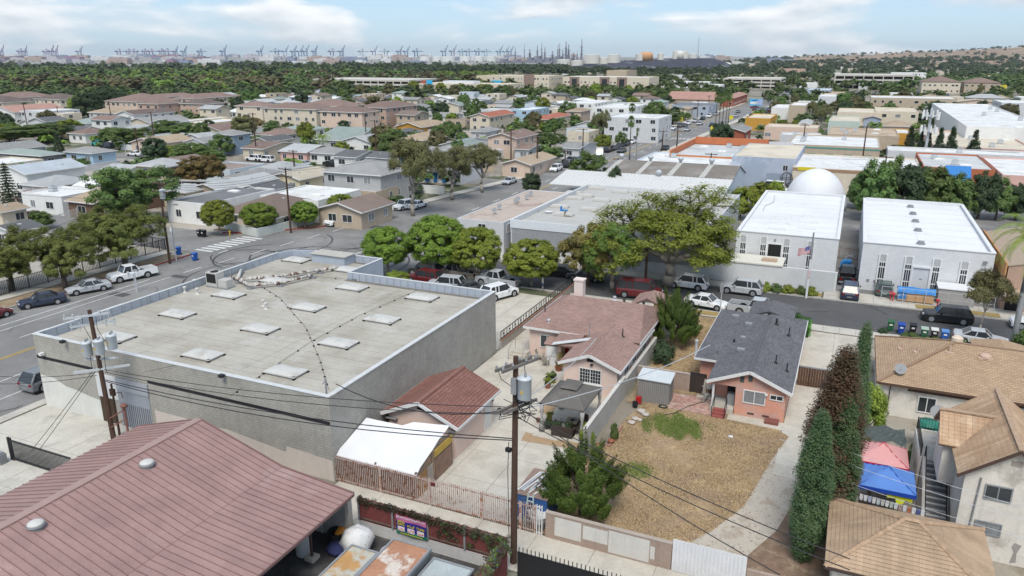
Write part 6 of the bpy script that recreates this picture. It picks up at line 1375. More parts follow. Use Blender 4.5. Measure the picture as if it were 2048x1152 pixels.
# ------------------------------------------------------------------ near utility poles
CANM=mat('transformer_grey',(.47,.51,.54),.45,.07,2,spec=.4);ARMG=mat('grey_crossarm',(.46,.49,.51),.7,.1,2);ARMW=mat('weathered_arm',(.16,.145,.135),.9,.2,3)
def canister(t,x,y,z,h=1.05,r=.34):
 c=part('transformer',MB().lathe([(r*.9,0),(r,.05),(r,h-.12),(r*1.06,h-.1),(r*1.06,h-.04),(r*.5,h+.05)],18),CANM,t,True,loc=(x,y,z))
 part('bushing',MB().lathe([(.05,h),(.07,h+.1),(.03,h+.25)],7,0,(0,.12)).lathe([(.05,h),(.07,h+.1),(.03,h+.25)],7,0,(.1,-.1)),GREYM,c)
 part('warning_label',MB().box(-.05,.05,-r-.012,-r+.01,.4,.56),mat('label_yellow',(.6,.4,.03),.6,.05),c);return c
p1,top1,h1=pole_px('dark pole carrying three grey transformers before warehouse front',229,885,621,0,.19,lean=-.25)
a1_,b1_=AB(229,885)
for y_,z_ in((-.18,h1-.35),(.18,h1-1.05)):
 ca_=part('crossarm',MB().beam((-1.5,0,0),(1.3,0,0),.11,.14),ARMG,p1,loc=(-.2,y_,z_),rot=(0,0,math.radians(52)))
 for xx in(-1.4,-.9,.7,1.2):part('insulator',MB().lathe([(.03,.06),(.07,.14),(.05,.28),(.02,.3)],7),GALV,ca_,loc=(xx,0,0));part('hanger',MB().tube((xx,.0,-.06),(xx,0,-.35),.035,None,6),GALV,ca_)
for k,(dx,dy)in enumerate(((-.55,-.35),(.42,-.12),(.85,.55))):canister(p1,-.13+dx,dy,h1-3.3+k*.22)
part('platform',MB().beam((-.8,-.5,0),(.9,.6,0),.12,.12).beam((-.8,-.3,-.1),(.9,.8,-.1),.12,.1),ARMG,p1,loc=(-.1,0,h1-3.55));part('crossarm',MB().beam((-1.6,0,0),(1.9,0,0),.11,.14),ARMG,p1,loc=(-.1,-.1,h1-4.3),rot=(0,0,math.radians(48)))
jp=MB()
for x in(-.5,.3,.9):jp.path([(x-.6,0,h1-.4),(x-.8,.1,h1-1.3),(x-.2,0,h1-2.0),(x-.05,0,h1-2.15)],.018,5).path([(x,-.3,h1-2.9),(x+.2,-.5,h1-3.9),(x-.3,-.1,h1-4.4)],.02,5)
part('jumper_cable',jp,DARK,p1);part('yellow_band',MB().lathe([(.178,h1-3.12),(.178,h1-2.98)],12,0,(-.17,0)),mat('band_yellow',(.6,.42,.04),.6,.1),p1)
solo('service_riser','short dark riser pole with small head behind main left pole','riser',MB().tube((0,0,0),(0,0,4.1),.09,.07,8).box(-.2,.2,-.1,.1,3.2,3.7).path([(0,0,3.4),(.9,0,3.6),(1.0,0,3.2)],.03,5),WOODP,a1_+.9,b1_-.55)
solo('pipe_bracket','rusty steel bracket with cable head by pole foot','bracket',MB().beam((0,0,2.0),(1.5,.1,2.9),.07,.08).beam((0,0,1.3),(1.5,.1,2.2),.07,.08).tube((1.5,.1,0),(1.5,.1,3.1),.08,None,8).lathe([(.2,3.1),(.24,3.25),(.05,3.4)],9,0,(1.5,.1)),mat('bracket_rust',(.2,.09,.07),.8,.2,3),a1_-.1,b1_+.1)
p2,top2,h2=pole_px('dark brown pole with single pale transformer above the pink fence',1027,1125,712,0,.20,lean=.12)
a2_,b2_=AB(1027,1125)
for dx in(-.17,.19):
 ca_=part('crossarm',MB().beam((0,-1.2,0),(0,1.35,0),.11,.14),ARMW,p2,loc=(.12+dx,0,h2-.45-abs(dx-.01)*.1),rot=(0,0,math.radians(-22)))
 for yy in(-1.1,-.45,.5,1.2):part('insulator',MB().lathe([(.04,.06),(.08,.12),(.05,.24),(.02,.27)],7),GREYM,ca_,loc=(0,yy,0))
for dx in(-.17,.2):part('crossarm',MB().beam((0,-1.1,0),(0,1.3,0),.11,.14),ARMW,p2,loc=(.1+dx,0,h2-2.75),rot=(0,0,math.radians(-22)))
canister(p2,.62,-.05,h2-2.2,1.2,.36);part('switch_box',MB().box(-.14,.14,-.12,.12,0,.85),GREYM,p2,loc=(.13,-.22,h2-1.95))
jp=MB();rj=random.Random(2)
for i in range(12):
 x0,z0=rj.uniform(-.7,.9),h2-2.6+rj.uniform(-.5,.5);jp.path([(x0,rj.uniform(-.6,.6),z0),(x0+rj.uniform(-.4,.4),rj.uniform(-.5,.5),z0-.55),(x0+rj.uniform(.1,.8),rj.uniform(-.4,.6),z0-.3),(rj.uniform(-.2,1.1),rj.uniform(-.4,.4),z0+rj.uniform(-.2,.3))],.018,5)
jp.path([(-.5,-.9,h2-.4),(-.4,-.6,h2-1.1),(0,-.2,h2-1.6)],.018,5).path([(.3,.6,h2-.4),(.55,.2,h2-.95)],.018,5);part('jumper_cable',jp,DARK,p2)
lp_=MB()
for i in range(14):t=i*.485;lp_.tube((-.55+.2*math.cos(t),-.35,h2-2.95+.1*math.sin(t)),(-.55+.2*math.cos(t+.485),-.35,h2-2.95+.1*math.sin(t+.485)),.035,None,5)
part('cable_coil',lp_,DARK,p2);part('junction_box',MB().box(-.35,-.05,-.3,-.1,h2-5.3,h2-5.1).box(.15,.45,-.2,0,h2-2.3,h2-1.9),DARK,p2)
part('ground_cable',MB().path([(-.23,-.1,h2-4.8),(-.28,-.12,h2-6.5),(-.21,-.1,.5)],.02,5),DARK,p2)
CBL=mat('cable',(.03,.03,.032),.6,.05)
T1=Vector(W(a1_,b1_-.15)+(0,));T2=Vector(W(a2_,b2_+.1)+(0,))
def T(v,z,da=0,db=0):return Vector((v.x+da*SA+db*CA,v.y+da*CA-db*SA,z))
for k,(zz1,zz2,s)in enumerate(((h1-4.3,h2-2.8,.55),(h1-4.5,h2-3.2,.7),(h1-5.1,h2-4.6,.6),(h1-5.2,h2-4.7,.85))):
 wire([T(T1,zz1,0,.4*(k<2)),T(T2,zz2)],s,.022 if k<2 else .03,'sagging cable between the two near poles, strand %s from the top'%('first','second','third','lowest')[k])
rt=[on_ray(2048,p[0],a=33.0+p[1])for p in((1115,0),(1140,0),(1150,1))]
for k,(zz,px_,py_)in enumerate(((h2-2.8,1700,1118),(h2-3.3,1700,1140),(h2-2.6,1560,1150))):
 wire([T(T2,zz),on_ray(px_,py_,a=29-k*.3)],.35,.024,'cable running from transformer pole to lower right edge, %s strand'%('upper','middle','lower')[k])
for k,py_ in enumerate((868,893,930)):wire([on_ray(1560,py_+(-15),a=41),on_ray(2060,py_+150,a=40.5)],.18,.012,'%s pale cable crossing in front of the cypresses'%('upper','middle','lower')[k],m=GALV)
for k,(x_,y_)in enumerate(((0,1005),(0,1035),(0,735),(0,752))):wire([T(T1,h1-4.3-.2*k,0,-.5),on_ray(x_-40,y_+15,a=27 if k<2 else 31)],.25,.02,'cable from the left pole toward %s left edge'%('the lower','the lowest','the upper','the middle')[k])
wire([T(T2,h2-2.6),on_ray(1185,765,a=56.6),on_ray(1193,676,z=4.3)][0::2],.5,.03,'pale service drop from transformer pole to pink house roof',m=GALV)
wire([T(T2,h2-3.0),on_ray(1420,690,z=3.8)],.55,.03,'pale service drop from transformer pole to coral bungalow',m=GALV)
wire([T(T2,h2-2.9),on_ray(672,768,z=6.6)],1.0,.03,'black service cable from transformer pole to warehouse mast')
wire([on_ray(285,745,a=34.6),on_ray(350,730,z=6.02)],.02,.012,'thin cable climbing the warehouse front above the shutter')
# ------------------------------------------------------------------ white industrial buildings across the street
WBL=mat('white_painted_block',(.64,.65,.665),.85,.05,1.2,brick=(.6,.22,.012,(.80,.80,.81),.06),streak=.10,bump=.012);WTR=mat('white_trim',(.66,.665,.67),.6,.05)
WROOF=mat('bright_white_roof',(.68,.685,.69),.7,.05,.3,col2=(.60,.605,.61),thr=(.5,.66),sc2=.15,blot=((.52,.52,.51),.45,.64,.74));LATT=mat('grey_lattice',(.40,.41,.42),.6,.1)
def strip_window(t,x,z0,z1,w=.62):
 f=part('strip_window',MB().box(x-w/2,x+w/2,-.06,0,z0,z1),GLASS,t)
 b=MB().box(x-w/2-.16,x-w/2,-.14,0,0,z1+.9).box(x+w/2,x+w/2+.16,-.14,0,0,z1+.9)
 for i in(1,2):b.box(x-w/2+i*w/3-.025,x-w/2+i*w/3+.025,-.09,-.061,z0,z1)
 for zz in(z0+1.05,z0+2.5,z1):b.box(x-w/2,x+w/2,-.10,-.062,zz-.06,zz+.06)
 part('mullion',b,WTR,f);part('louvre',MB().box(x-w/2,x+w/2,-.07,0,z1+.06,z1+.9),LATT,f)
wb1=thing('industrial_building','white block workshop with two rows of roof skylights and dark doorway','building',97.3,-12.1);TAKEN.append((92,131,-14.5,.2));LAND.append((113,-6,'the white workshop with skylights'))
part('wall',MB().box(0,12,0,.3,-.05,5.4).box(0,.3,.3,33,-.05,5.4).box(11.7,12,.3,33,-.05,5.4).box(.3,11.7,32.7,33,-.05,5.4),WBL,wb1)
rf1=part('roof',MB().box(.3,11.7,.3,32.7,4.6,5.12),WROOF,wb1);part('coping',MB().box(-.06,12.06,-.08,.34,5.4,5.5).box(-.06,.34,.34,33.05,5.4,5.5).box(11.66,12.06,.34,33.05,5.4,5.5).box(.34,11.66,32.66,33.05,5.4,5.5),WTR,wb1)
for i in range(3):
 for x in(4.4,8.0):part('skylight',MB().box(-1.1,1.1,-.45,.45,0,.28).box(-1.0,1.0,-.35,.35,.28,.34),WTR,rf1,loc=(x,3.8+i*4.3+(2.0 if x>5 else 0),5.12))
smb=MB()
for i in range(9):smb.box(.3,11.7,1+i*3.4,1.04+i*3.4,5.12,5.135)
part('roof_seam',smb,mat('seam_pale',(.50,.505,.51),.8,.1),rf1);part('roof_pipe',MB().path([(1.6,30,5.2),(2.1,24,5.2),(1.2,20,5.2),(1.4,16,5.2)],.03,5),GREYM,rf1)
for x in(.9,3.35,6.1,8.9):strip_window(wb1,x,.6,4.0)
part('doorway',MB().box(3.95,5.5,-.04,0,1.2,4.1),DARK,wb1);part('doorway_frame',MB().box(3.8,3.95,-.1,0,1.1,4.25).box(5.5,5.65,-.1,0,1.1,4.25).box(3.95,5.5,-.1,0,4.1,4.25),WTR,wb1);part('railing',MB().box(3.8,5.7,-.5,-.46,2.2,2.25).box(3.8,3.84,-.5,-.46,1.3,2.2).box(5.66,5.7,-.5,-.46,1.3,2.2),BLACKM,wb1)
part('wall_lamp',MB().box(-.1,.1,-.16,0,-.1,.1),GREYM,wb1,loc=(4.7,0,4.7))
fw=thing('front_wall','long white street wall in front of the skylight workshop','wall',92.6,-19.5);part('wall',MB().box(0,19.7,0,.3,-.05,2.5),mat('smooth_white_wall',(.60,.61,.62),.85,.06,.6,streak=.2),fw);part('return_wall',MB().box(5.5,5.8,.3,4.7,0,2.5),MATS['smooth_white_wall'],fw);part('coping',MB().box(5.5,13.6,-.1,4.2,2.5,2.66),mat('cream_ledge',(.62,.60,.53),.9,.08),fw);part('grey_patch',MB().box(16.3,19.5,-.004,0,0,2.45),mat('grey_paint_out',(.48,.50,.51),.9,.06),fw)
solo('timber_stack','flat stack of tan boards on the workshop ledge','boards',MB().box(-.9,.9,-.5,.5,0,.22).box(-.8,.85,-.45,.5,.22,.3),mat('board_tan',(.45,.34,.25),.9,.2,4),94.3,-7.6,2.66)
fl=thing('flag_pole','white tilted street pole bearing american flag beside workshop','flagpole',*AB(1612,596));part('shaft',MB().tube((0,0,0),(0,0,4.6),.13,.12,9).tube((0,0,4.6),(0,0,7.7),.11,.09,9,1),[WTR,GREYM],fl);part('notice',MB().box(-.14,.14,-.16,-.13,2.4,3.3),mat('notice_red_white',(.55,.42,.42),.7,.3,8),fl)
fs_=MB();vs=[]
for j in range(14):
 for i in range(15):u,v=i/14,j/13;vs.append((-.15-u*1.3,.1*math.sin(u*7),6.1-v*.8-u*.45+.05*math.sin(u*9+v*3)))
for j in range(13):
 for i in range(14):
  k=j*15+i;m_=2 if(i<6 and j<7)else(j%2);fs_.add([vs[k],vs[k+1],vs[k+16],vs[k+15]],[(0,1,2,3)],m_)
part('flag',fs_,[mat('flag_red',(.48,.03,.045),.8,.05),mat('flag_white',(.7,.7,.7),.8,.05),mat('flag_blue',(.04,.06,.25),.8,.05)],fl)
stars=MB()
for j in range(3):
 for i in range(3):k=(j*2+1)*15+(i*2+1);p=vs[k];stars.box(p[0]-.03,p[0]+.03,p[1]-.02,p[1]-.012,p[2]-.03,p[2]+.03)
part('star',stars,MATS['flag_white'],fl)
wb2=thing('industrial_building','white block building with five round roof vents and loading door','building',95.6,2.55);TAKEN.append((95,128,2.4,16));LAND.append((111,9,'the white building with round vents'))
part('wall',MB().box(0,13.35,0,.3,-.05,5.7).box(0,.3,.3,31.6,-.05,5.7).box(13.05,13.35,.3,31.6,-.05,5.7).box(.3,13.05,31.3,31.6,-.05,5.9),WBL,wb2);rf2=part('roof',MB().box(.3,13.05,.3,31.3,4.9,5.4),WROOF,wb2)
part('coping',MB().box(-.06,13.4,-.08,.34,5.7,5.8).box(-.06,.34,.34,31.65,5.7,5.8).box(13.0,13.4,.34,31.65,5.7,5.8),WTR,wb2)
for px_,py_ in((1821,412),(1826,426),(1831,441),(1836,459),(1842,485)):
 a,b=AB(px_,py_,5.6);part('roof_vent',MB().lathe([(.5,0),(.5,.12),(.36,.16),(.38,.36),(.05,.42)],16),GREYM,rf2,loc=(b-2.55,a-95.6,5.4))
smb=MB()
for i in range(8):smb.box(.3,13.05,1.5+i*3.8,1.56+i*3.8,5.4,5.414)
smb.box(6.0,6.03,.3,31.3,5.4,5.415);part('roof_seam',smb,MATS['seam_pale'],rf2)
for x in(2.3,5.0,7.85,10.6):strip_window(wb2,x,.5,3.6)
part('loading_door',MB().box(5.55,7.25,-.05,0,.6,3.3),mat('door_pale_grey',(.55,.56,.58),.6,.06),wb2);part('door_frame',MB().box(5.4,5.55,-.2,0,.3,3.5).box(7.25,7.4,-.2,0,.3,3.5).box(5.55,7.25,-.2,0,3.3,3.5),WTR,wb2);part('door_sign',MB().box(6.3,6.6,-.065,-.05,1.9,2.05),GREYM,wb2)
for x in(1.0,1.75):part('wall_vent',MB().box(x-.15,x+.15,-.03,0,1.0,1.35),GREYM,wb2)
part('wall_lamp',MB().box(12.3,12.7,-.3,0,4.6,4.8),GREYM,wb2)
sk_=thing('waste_skip','orange-tan dumpster bin covered by a bright blue tarp','skip',91.9,6.7);part('bin',MB().box(0,3.6,0,1.7,.25,1.35),mat('skip_tan',(.52,.33,.18),.7,.1,2),sk_);tb=MB();rgt=random.Random(6);vs=[(-.1+i*.38,-.12+j*.4,1.4+.35*math.sin(j*.7+.5)+rgt.uniform(-.06,.06)-(.35 if j==0 else 0))for j in range(6)for i in range(11)]
tb.add(vs,[(j*11+i,j*11+i+1,(j+1)*11+i+1,(j+1)*11+i)for j in range(5)for i in range(10)]);part('tarp',tb,mat('tarp_blue',(.02,.20,.52),.5,.15,2),sk_);part('foot',MB().box(.2,.5,.1,1.6,0,.25).box(3.1,3.4,.1,1.6,0,.25),BLACKM,sk_);part('panel_rib',MB().box(.9,.98,-.05,0,.25,1.3).box(1.75,1.83,-.05,0,.25,1.3).box(2.6,2.68,-.05,0,.25,1.3),mat('skip_rib',(.42,.26,.14),.7,.1),sk_);part('mural_panel',MB().box(-.02,.85,-.012,-.002,.4,1.3),mat('mural_blue',(.04,.20,.50),.7,.3,4,col2=(.6,.6,.62),thr=(.55,.6),sc2=3),sk_)
solo('storage_container','grey block store with pale flat lid beside dumpster','store',MB().box(0,3.6,0,2.6,0,1.9).box(-.1,3.7,-.1,2.7,1.9,2.0,1),[mat('store_grey',(.33,.32,.31),.9,.1,1),WTR],92.6,10.7)
cf=thing('chain_link_fence','thin grey chain-link fence around the dumpster yard','fence',91.6,5.0)
cfm=MB().beam((0,0,1.75),(11,0,1.75),.04,.04).beam((0,0,1.0),(11,0,1.0),.03,.03)
for i in range(6):cfm.tube((i*2.2,0,0),(i*2.2,0,1.8),.035,None,6)
part('post',cfm,GALV,cf)
for k in range(1):part('wire',MB().box(0,11,0,.004,.05,.06).box(0,11,0,.004,.3,.31).box(0,11,0,.004,.6,.61).box(0,11,0,.004,1.3,1.31),GALV,cf)
for a,b,l in((92.0,6.0,'red round hydrant valve nearer the green hatchback'),(91.7,6.25,'lower red round valve beside dumpster mural'),(91.0,10.6,'red standpipe right of the dumpster')):solo('standpipe',l,'standpipe',MB().tube((0,0,0),(0,0,.8),.07,None,8).lathe([(.05,.75),(.2,.85),(.2,1.05),(.05,1.15)],10),mat('hydrant_red',(.48,.05,.06),.5,.1),a,b,0,0,'red standpipes by the fence')
for k,(a,b,l,m_,s)in enumerate(((104,1.2,'blue tarp heap deep in the alley between white buildings',MATS['tarp_blue'],.8),(100.6,1.7,'orange brown pallet pile in the white building alley',mat('pallet_brown',(.33,.17,.10),.9,.25,3),.75),(98.9,1.9,'lower pallet pile behind the black pickup',MATS['pallet_brown'],.55),(108,1.5,'grey barrel group far up the alley',GREYM,.6))):solo('pallet_pile' if 'pallet' in l else 'heap',l,'pile',MB().box(-s,s*.4,-s,s,0,s*1.1).box(-s*.8,s*.5,-s*.9,s*.7,s*1.1,s*1.5).box(-s*.5,s*.6,-s,s*.2,s*1.5,s*1.8),m_,a,b)
solo('alley_gate','rusty wire gate closing the alley between white buildings','gate',MB().box(0,2.4,0,.04,.1,.16).box(0,2.4,0,.04,1.5,1.56).box(0,.06,0,.05,0,1.7).box(1.2,1.26,0,.05,0,1.7).box(2.34,2.4,0,.05,0,1.7),mat('gate_rust',(.2,.11,.08),.8,.2),110,.1)
dmv=MB();n1,n2=28,9
dmv.lathe([(5.5*math.cos(i/n2*1.5),7.2*math.sin(i/n2*1.5))for i in range(n2+1)],n1)
solo('dome','smooth white fabric dome behind skylight workshop','dome',dmv,mat('dome_white',(.66,.67,.70),.6,.05,.6),147.5,-5.1,smooth=True);LAND.append((147,-5,'the white dome'));TAKEN.append((142,153,-10,0))
solo('cage_ball','dark wire cage ball sculpture beside white dome','sculpture',MB().lathe([(.75,0),(.75,1.2)],8).path([(1.25*math.cos(t*.5),0,2.6+1.25*math.sin(t*.5))for t in range(14)],.06,4).path([(0,1.25*math.cos(t*.5),2.6+1.25*math.sin(t*.5))for t in range(14)],.06,4).path([(1.25*math.cos(t*.5),1.25*math.sin(t*.5),2.6)for t in range(14)],.06,4).path([(.88*math.cos(t*.5),.88*math.cos(t*.5),2.6+1.25*math.sin(t*.5))for t in range(14)],.06,4).path([(.88*math.cos(t*.5),-.88*math.cos(t*.5),2.6+1.25*math.sin(t*.5))for t in range(14)],.06,4),mat('cage_rust',(.05,.035,.03),.8,.2),*AB(1570,382))
rbg=thing('workshop','brown corrugated-roofed workshop with orange trim at right edge','workshop',93.2,16.9);TAKEN.append((93,113,16.5,32));LAND.append((102,20,'the brown corrugated workshop'))
part('wall',MB().add([(x,y,z)for y in(0,18)for x,z in((0,-.05),(14,-.05),(14,5),(7,6.6),(0,5))],[(0,1,2,3,4),(9,8,7,6,5),(0,5,6,1),(1,6,7,2),(2,7,8,3),(3,8,9,4),(4,9,5,0)]),mat('wall_dusty_pink',(.42,.29,.22),.9,.08,1,streak=.2),rbg);rw_=part('roof',MB().slab([(-.15,18,5.1),(-.15,-.1,5.1),(7,-.1,6.75),(7,18,6.75)],.1),mat('corrugated_tan',(.40,.33,.26),.8,.1,1),rbg)
crm=MB().beam((0,0,5.15),(7.1,0,6.8),.12,.06).mesh('corrugation',mat('corrugation_tan',(.45,.375,.30),.8,.1))
for i in range(40):part('corrugation',crm,None,rw_,loc=(-.1,.2+i*.45,0))
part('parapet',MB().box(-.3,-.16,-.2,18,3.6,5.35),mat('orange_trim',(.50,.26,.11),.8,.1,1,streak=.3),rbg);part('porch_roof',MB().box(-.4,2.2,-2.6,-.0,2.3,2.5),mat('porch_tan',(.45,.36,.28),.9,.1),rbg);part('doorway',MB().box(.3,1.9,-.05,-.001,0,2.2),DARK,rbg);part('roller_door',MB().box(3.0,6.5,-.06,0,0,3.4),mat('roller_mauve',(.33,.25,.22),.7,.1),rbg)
for i in range(12):part('slat',MB().box(3.02,6.48,-.1,-.06,.1+i*.28,.14+i*.28),mat('slat_mauve',(.26,.19,.17),.7,.1),rbg)
# ------------------------------------------------------------------ vehicles
car_px('black sedan parked left of silver sedan on the avenue','sedan','navy',(42,617),(128,603));car_px('silver sedan between black sedan and white pickup on the avenue','sedan','silver',(141,590),(214,577));car_px('white pickup with boards in its bed under pines','pickup','white',(222,566),(308,549))
car('red car cut off by the left picture edge','sedan','red',46.0,-80.9,-math.pi/2);car('grey suv seen from behind beside the warehouse corner','suv','grey',37.9,-59.5,-math.pi/2)
car_px('white suv parked behind black suv by corner ficus','suv','white',(655,454),(694,444));car_px('black suv parked nose to tail with white suv','suv','black',(697,444),(722,437));car_px('white crossover parked before the green lawn','suv','white',(796,421),(824,415));car('white car half hidden by the gum tree crown','sedan','white',118,-71.6,-math.pi/2)
car_px('dark red suv on the shady lot behind warehouse','suv','red',(829,562),(873,569));car_px('pale suv beside the dark red suv','suv','silver',(870,577),(916,581));car_px('dark green sedan right of the pale suv','sedan','dgrey',(962,581),(921,587));car_px('white crossover parked on concrete apron','suv','white',(1018,590),(978,601))
car_px('grey suv in tree shade at street kerb','suv','dgrey',(834,547),(872,553));car_px('tan grey pickup between two ficus trunks','pickup','tan',(886,551),(946,560));car_px('pale grey pickup in the shade of right ficus','pickup','silver',(968,566),(1026,575));car_px('black sedan parked by white factory wall','sedan','black',(1096,549),(1138,553));car_px('dark grey sedan behind black sedan at factory wall','sedan','dgrey',(1144,556),(1202,563))
car_px('dark red van under the big jacaranda','van','red',(1316,598),(1242,590));car_px('white minivan parked by far wall behind juniper top','suv','white',(1345,572),(1406,580));car_px('silver crossover parked by the white street wall','suv','silver',(1447,582),(1518,591));car_px('white sedan in front of silver pickup','sedan','white',(1441,619),(1384,609));car_px('silver pickup with empty black bed on the near kerb','pickup','silver',(1566,638),(1456,621))
car('black pickup backed into the alley between white buildings','pickup','black',98.9,1.35,-math.pi/2);car('dark blue car on driveway tail to the street','suv','navy',92.0,1.75,-math.pi/2);car('dark green hatchback parked by dumpster fence','hatch','green',94.8,5.35,-math.pi/2)
car_px('black suv parked behind sparse street tree','suv','black',(1846,638),(1938,648));car_px('silver coupe by the blue bin at right','sedan','silver',(2014,696),(1905,680));car('white car at the far right picture edge','suv','white',87.6,19.3,0)
def bin_(label,a,b,c,lid=None,grp='wheelie bins at the kerb',rot=0.0):
 t=thing('wheelie_bin',label,'bin',a,b,.012,rot,grp);m=mat('bin_'+c,dict(green=(.03,.11,.05),blue=(.015,.06,.30),black=(.02,.02,.022),bright=(.02,.10,.38))[c],.5,.1,3)
 part('body',MB().add([(-.24,-.26,.06),(.24,-.26,.06),(.24,.26,.06),(-.24,.26,.06),(-.3,-.34,.95),(.3,-.34,.95),(.3,.34,.95),(-.3,.34,.95)],[(3,2,1,0),(4,5,6,7),(0,1,5,4),(1,2,6,5),(2,3,7,6),(3,0,4,7)]),m,t);part('lid',MB().slab([(-.33,-.38,1.0),(.33,-.38,1.0),(.33,.38,1.08),(-.33,.38,1.08)],.06),mat('lid_'+lid,dict(pale=(.33,.42,.35),white=(.55,.55,.53),light=(.10,.22,.48))[lid],.5,.1)if lid else m,t)
 part('wheel',MB().tube((-.3,.3,.1),(.3,.3,.1),.1,None,10),BLACKM,t);part('sticker',MB().box(-.14,.14,-.345,-.325,.62,.78),WHITE,t)
for px_,py_,c,lid,l in((1780,661,'green',None,'dark green bin first from driveway'),(1801,667,'blue',None,'blue bin between green and black bins'),(1824,668,'black',None,'black bin beside the blue bin'),(1847,676,'green','pale','green bin with pale lid'),(1867,678,'black','white','low black bin with white lid'),(1888,682,'bright','light','bright blue bin nearest the silver coupe')):a,b=AB(px_,py_);bin_(l,max(a,80.2),b,c,lid)
bin_('blue bin standing at the street corner kerb',*AB(390,521),'bright',None,'blue corner bins');bin_('blue bin behind the corner lamp post',*AB(357,509),'bright',None,'blue corner bins');bin_('black bin left of the pair near white-trunked tree',*AB(400,473),'black');bin_('black bin right of the pair near white-trunked tree',*AB(408,474),'black')
solo('fire_hydrant','small yellow hydrant on the corner dirt','hydrant',MB().lathe([(.16,0),(.12,.1),(.12,.55),(.17,.58),(.1,.75),(.03,.8)],10),YEL,*AB(460,472),.08)
def person(label,a,b,rot):
 t=thing('person',label,'person',a,b,.14,rot);me=D.meshes.new('body')
 V_=[(0,0,.95),(0,0,1.2),(0,0,1.42),(0,.0,1.52),(0,-.01,1.62),(0,-.01,1.72),(-.1,0,.9),(-.11,.02,.5),(-.12,.05,.08),(-.12,-.1,.04),(.1,0,.9),(.11,-.12,.5),(.12,-.08,.08),(.12,-.24,.04),(-.19,0,1.4),(-.24,.03,1.13),(-.25,-.04,.88),(.19,0,1.4),(.24,.0,1.13),(.24,-.14,.92)]
 E_=[(0,1),(1,2),(2,3),(3,4),(4,5),(0,6),(6,7),(7,8),(8,9),(0,10),(10,11),(11,12),(12,13),(2,14),(14,15),(15,16),(2,17),(17,18),(18,19)]
 R_=[.15,.14,.14,.055,.1,.08,.095,.065,.045,.035,.095,.065,.045,.035,.06,.045,.035,.06,.045,.035]
 me.from_pydata(V_,E_,[]);o=link(D.objects.new('body',me),t);sk=o.modifiers.new('skin','SKIN');o.modifiers.new('sub','SUBSURF').render_levels=2
 for i,r in enumerate(R_):me.skin_vertices[0].data[i].radius=(r,r)
 me.skin_vertices[0].data[0].use_root=True
 pm_=mat('person_cloth',(.33,.30,.30),.9,.1);me.materials.append(pm_)
 part('hair',MB().lathe([(.09,1.66),(.11,1.72),(.09,1.8),(.03,1.83)],10),DARK,t,True);part('trousers',MB().tube((-.11,.01,.55),(-.1,0,.95),.085,.12,9).tube((.11,-.11,.55),(.1,0,.95),.085,.12,9),mat('blue_jeans',(.05,.07,.13),.9,.1),t);return t
person('person in pale top and dark trousers walking under ficus',*AB(1085,583),2.2)
# ------------------------------------------------------------------ street trees
for i,(px_,py_,tp_,wd_,l)in enumerate(((775,548,453,110,'darker leafy ficus at left end of street row'),(877,551,430,138,'tallest round ficus in the street row'),(954,561,452,112,'yellow-green ficus third in street row'),(1062,573,477,126,'bright dome ficus at right end of street row'))):tree_px(l,'ficus',px_,py_,tp_,wd_,var=i,group='ficus trees along the cross street')
tree_px('brownish olive street tree beside the ficus row','bigbroad',1176,570,434,128,var=1);tree_px('fresh green feathery tree in front of the brownish tree','feathery',1226,580,432,120,var=1);tree_px('huge open jacaranda with pale spreading limbs','jacaranda',1333,573,358,275,var=0)
tree_px('small green ficus low behind the warehouse parapet','broadyellow',795,580,540,60)
for i,(px_,py_,tp_,wd_,l)in enumerate(((25,580,462,150,'round pine at the left picture edge'),(132,577,452,140,'middle pine of the three at avenue kerb'),(252,538,408,165,'biggest dark pine at the avenue kerb'))):tree_px(l,'pine',px_,py_,tp_,wd_,var=i,group='pines along the avenue')
tree_px('large spreading green tree behind the avenue pines','bigbroad',272,448,318,180,var=0);tree_px('rusty-tipped big tree behind white flat houses','bigbroad',392,380,306,112,var=1);tree_px('dark conifer with tiered branches at far left','norfolk',24,418,320,44)
for px_,py_,tp_,wd_,l in((440,470,398,72,'corner ficus with forked white trunk'),(520,465,405,80,'leafy ficus behind the corner wall'),(610,456,402,64,'dark round ficus beside the corner utility pole'),(683,434,387,62,'bright round ficus behind white suv')):tree_px(l,'ficus',px_,py_,tp_,wd_)
tree_px('tall loose gum tree with pale branching limbs','gum',826,432,268,150,var=0);tree_px('second gum tree leaning over tan flat roof','gum',905,400,285,135,var=1);tree_px('broad gum tree crown right of blue-door motel','gum',965,385,282,115,var=2)
tree_px('dark tree behind corrugated sheds','broad',1178,385,300,85);tree_px('dark shrubby tree beside the white ribbed roof','broaddark',1063,390,343,46)
tree_px('dark green tree beside front street shops','broaddark',1228,402,330,40)
for i,(px_,py_,tp_,wd_)in enumerate(((1740,442,318,95),(1800,440,325,88),(1858,438,330,88),(1905,440,345,85),(1955,438,338,80),(1720,418,345,70),(1775,420,308,70),(1830,415,322,60),(1890,432,352,70),(1990,440,352,70),(2030,440,365,80))):tree_px('dense tree number %s in screen behind white vent building'%('one','two','three','four','five','six','seven','eight','nine','ten','eleven')[i],('broad','broaddark','broad')[i%3],px_,py_,tp_,wd_,group='trees behind the white building')
for px_,py_,tp_,wd_,l in((1480,440,372,60,'bright green tree left of the skylight workshop'),(1520,420,362,62,'second bright tree left of skylight workshop'),(1548,405,360,45,'smaller bright tree beside blue painted building')):tree_px(l,'broadyellow',px_,py_,tp_,wd_)
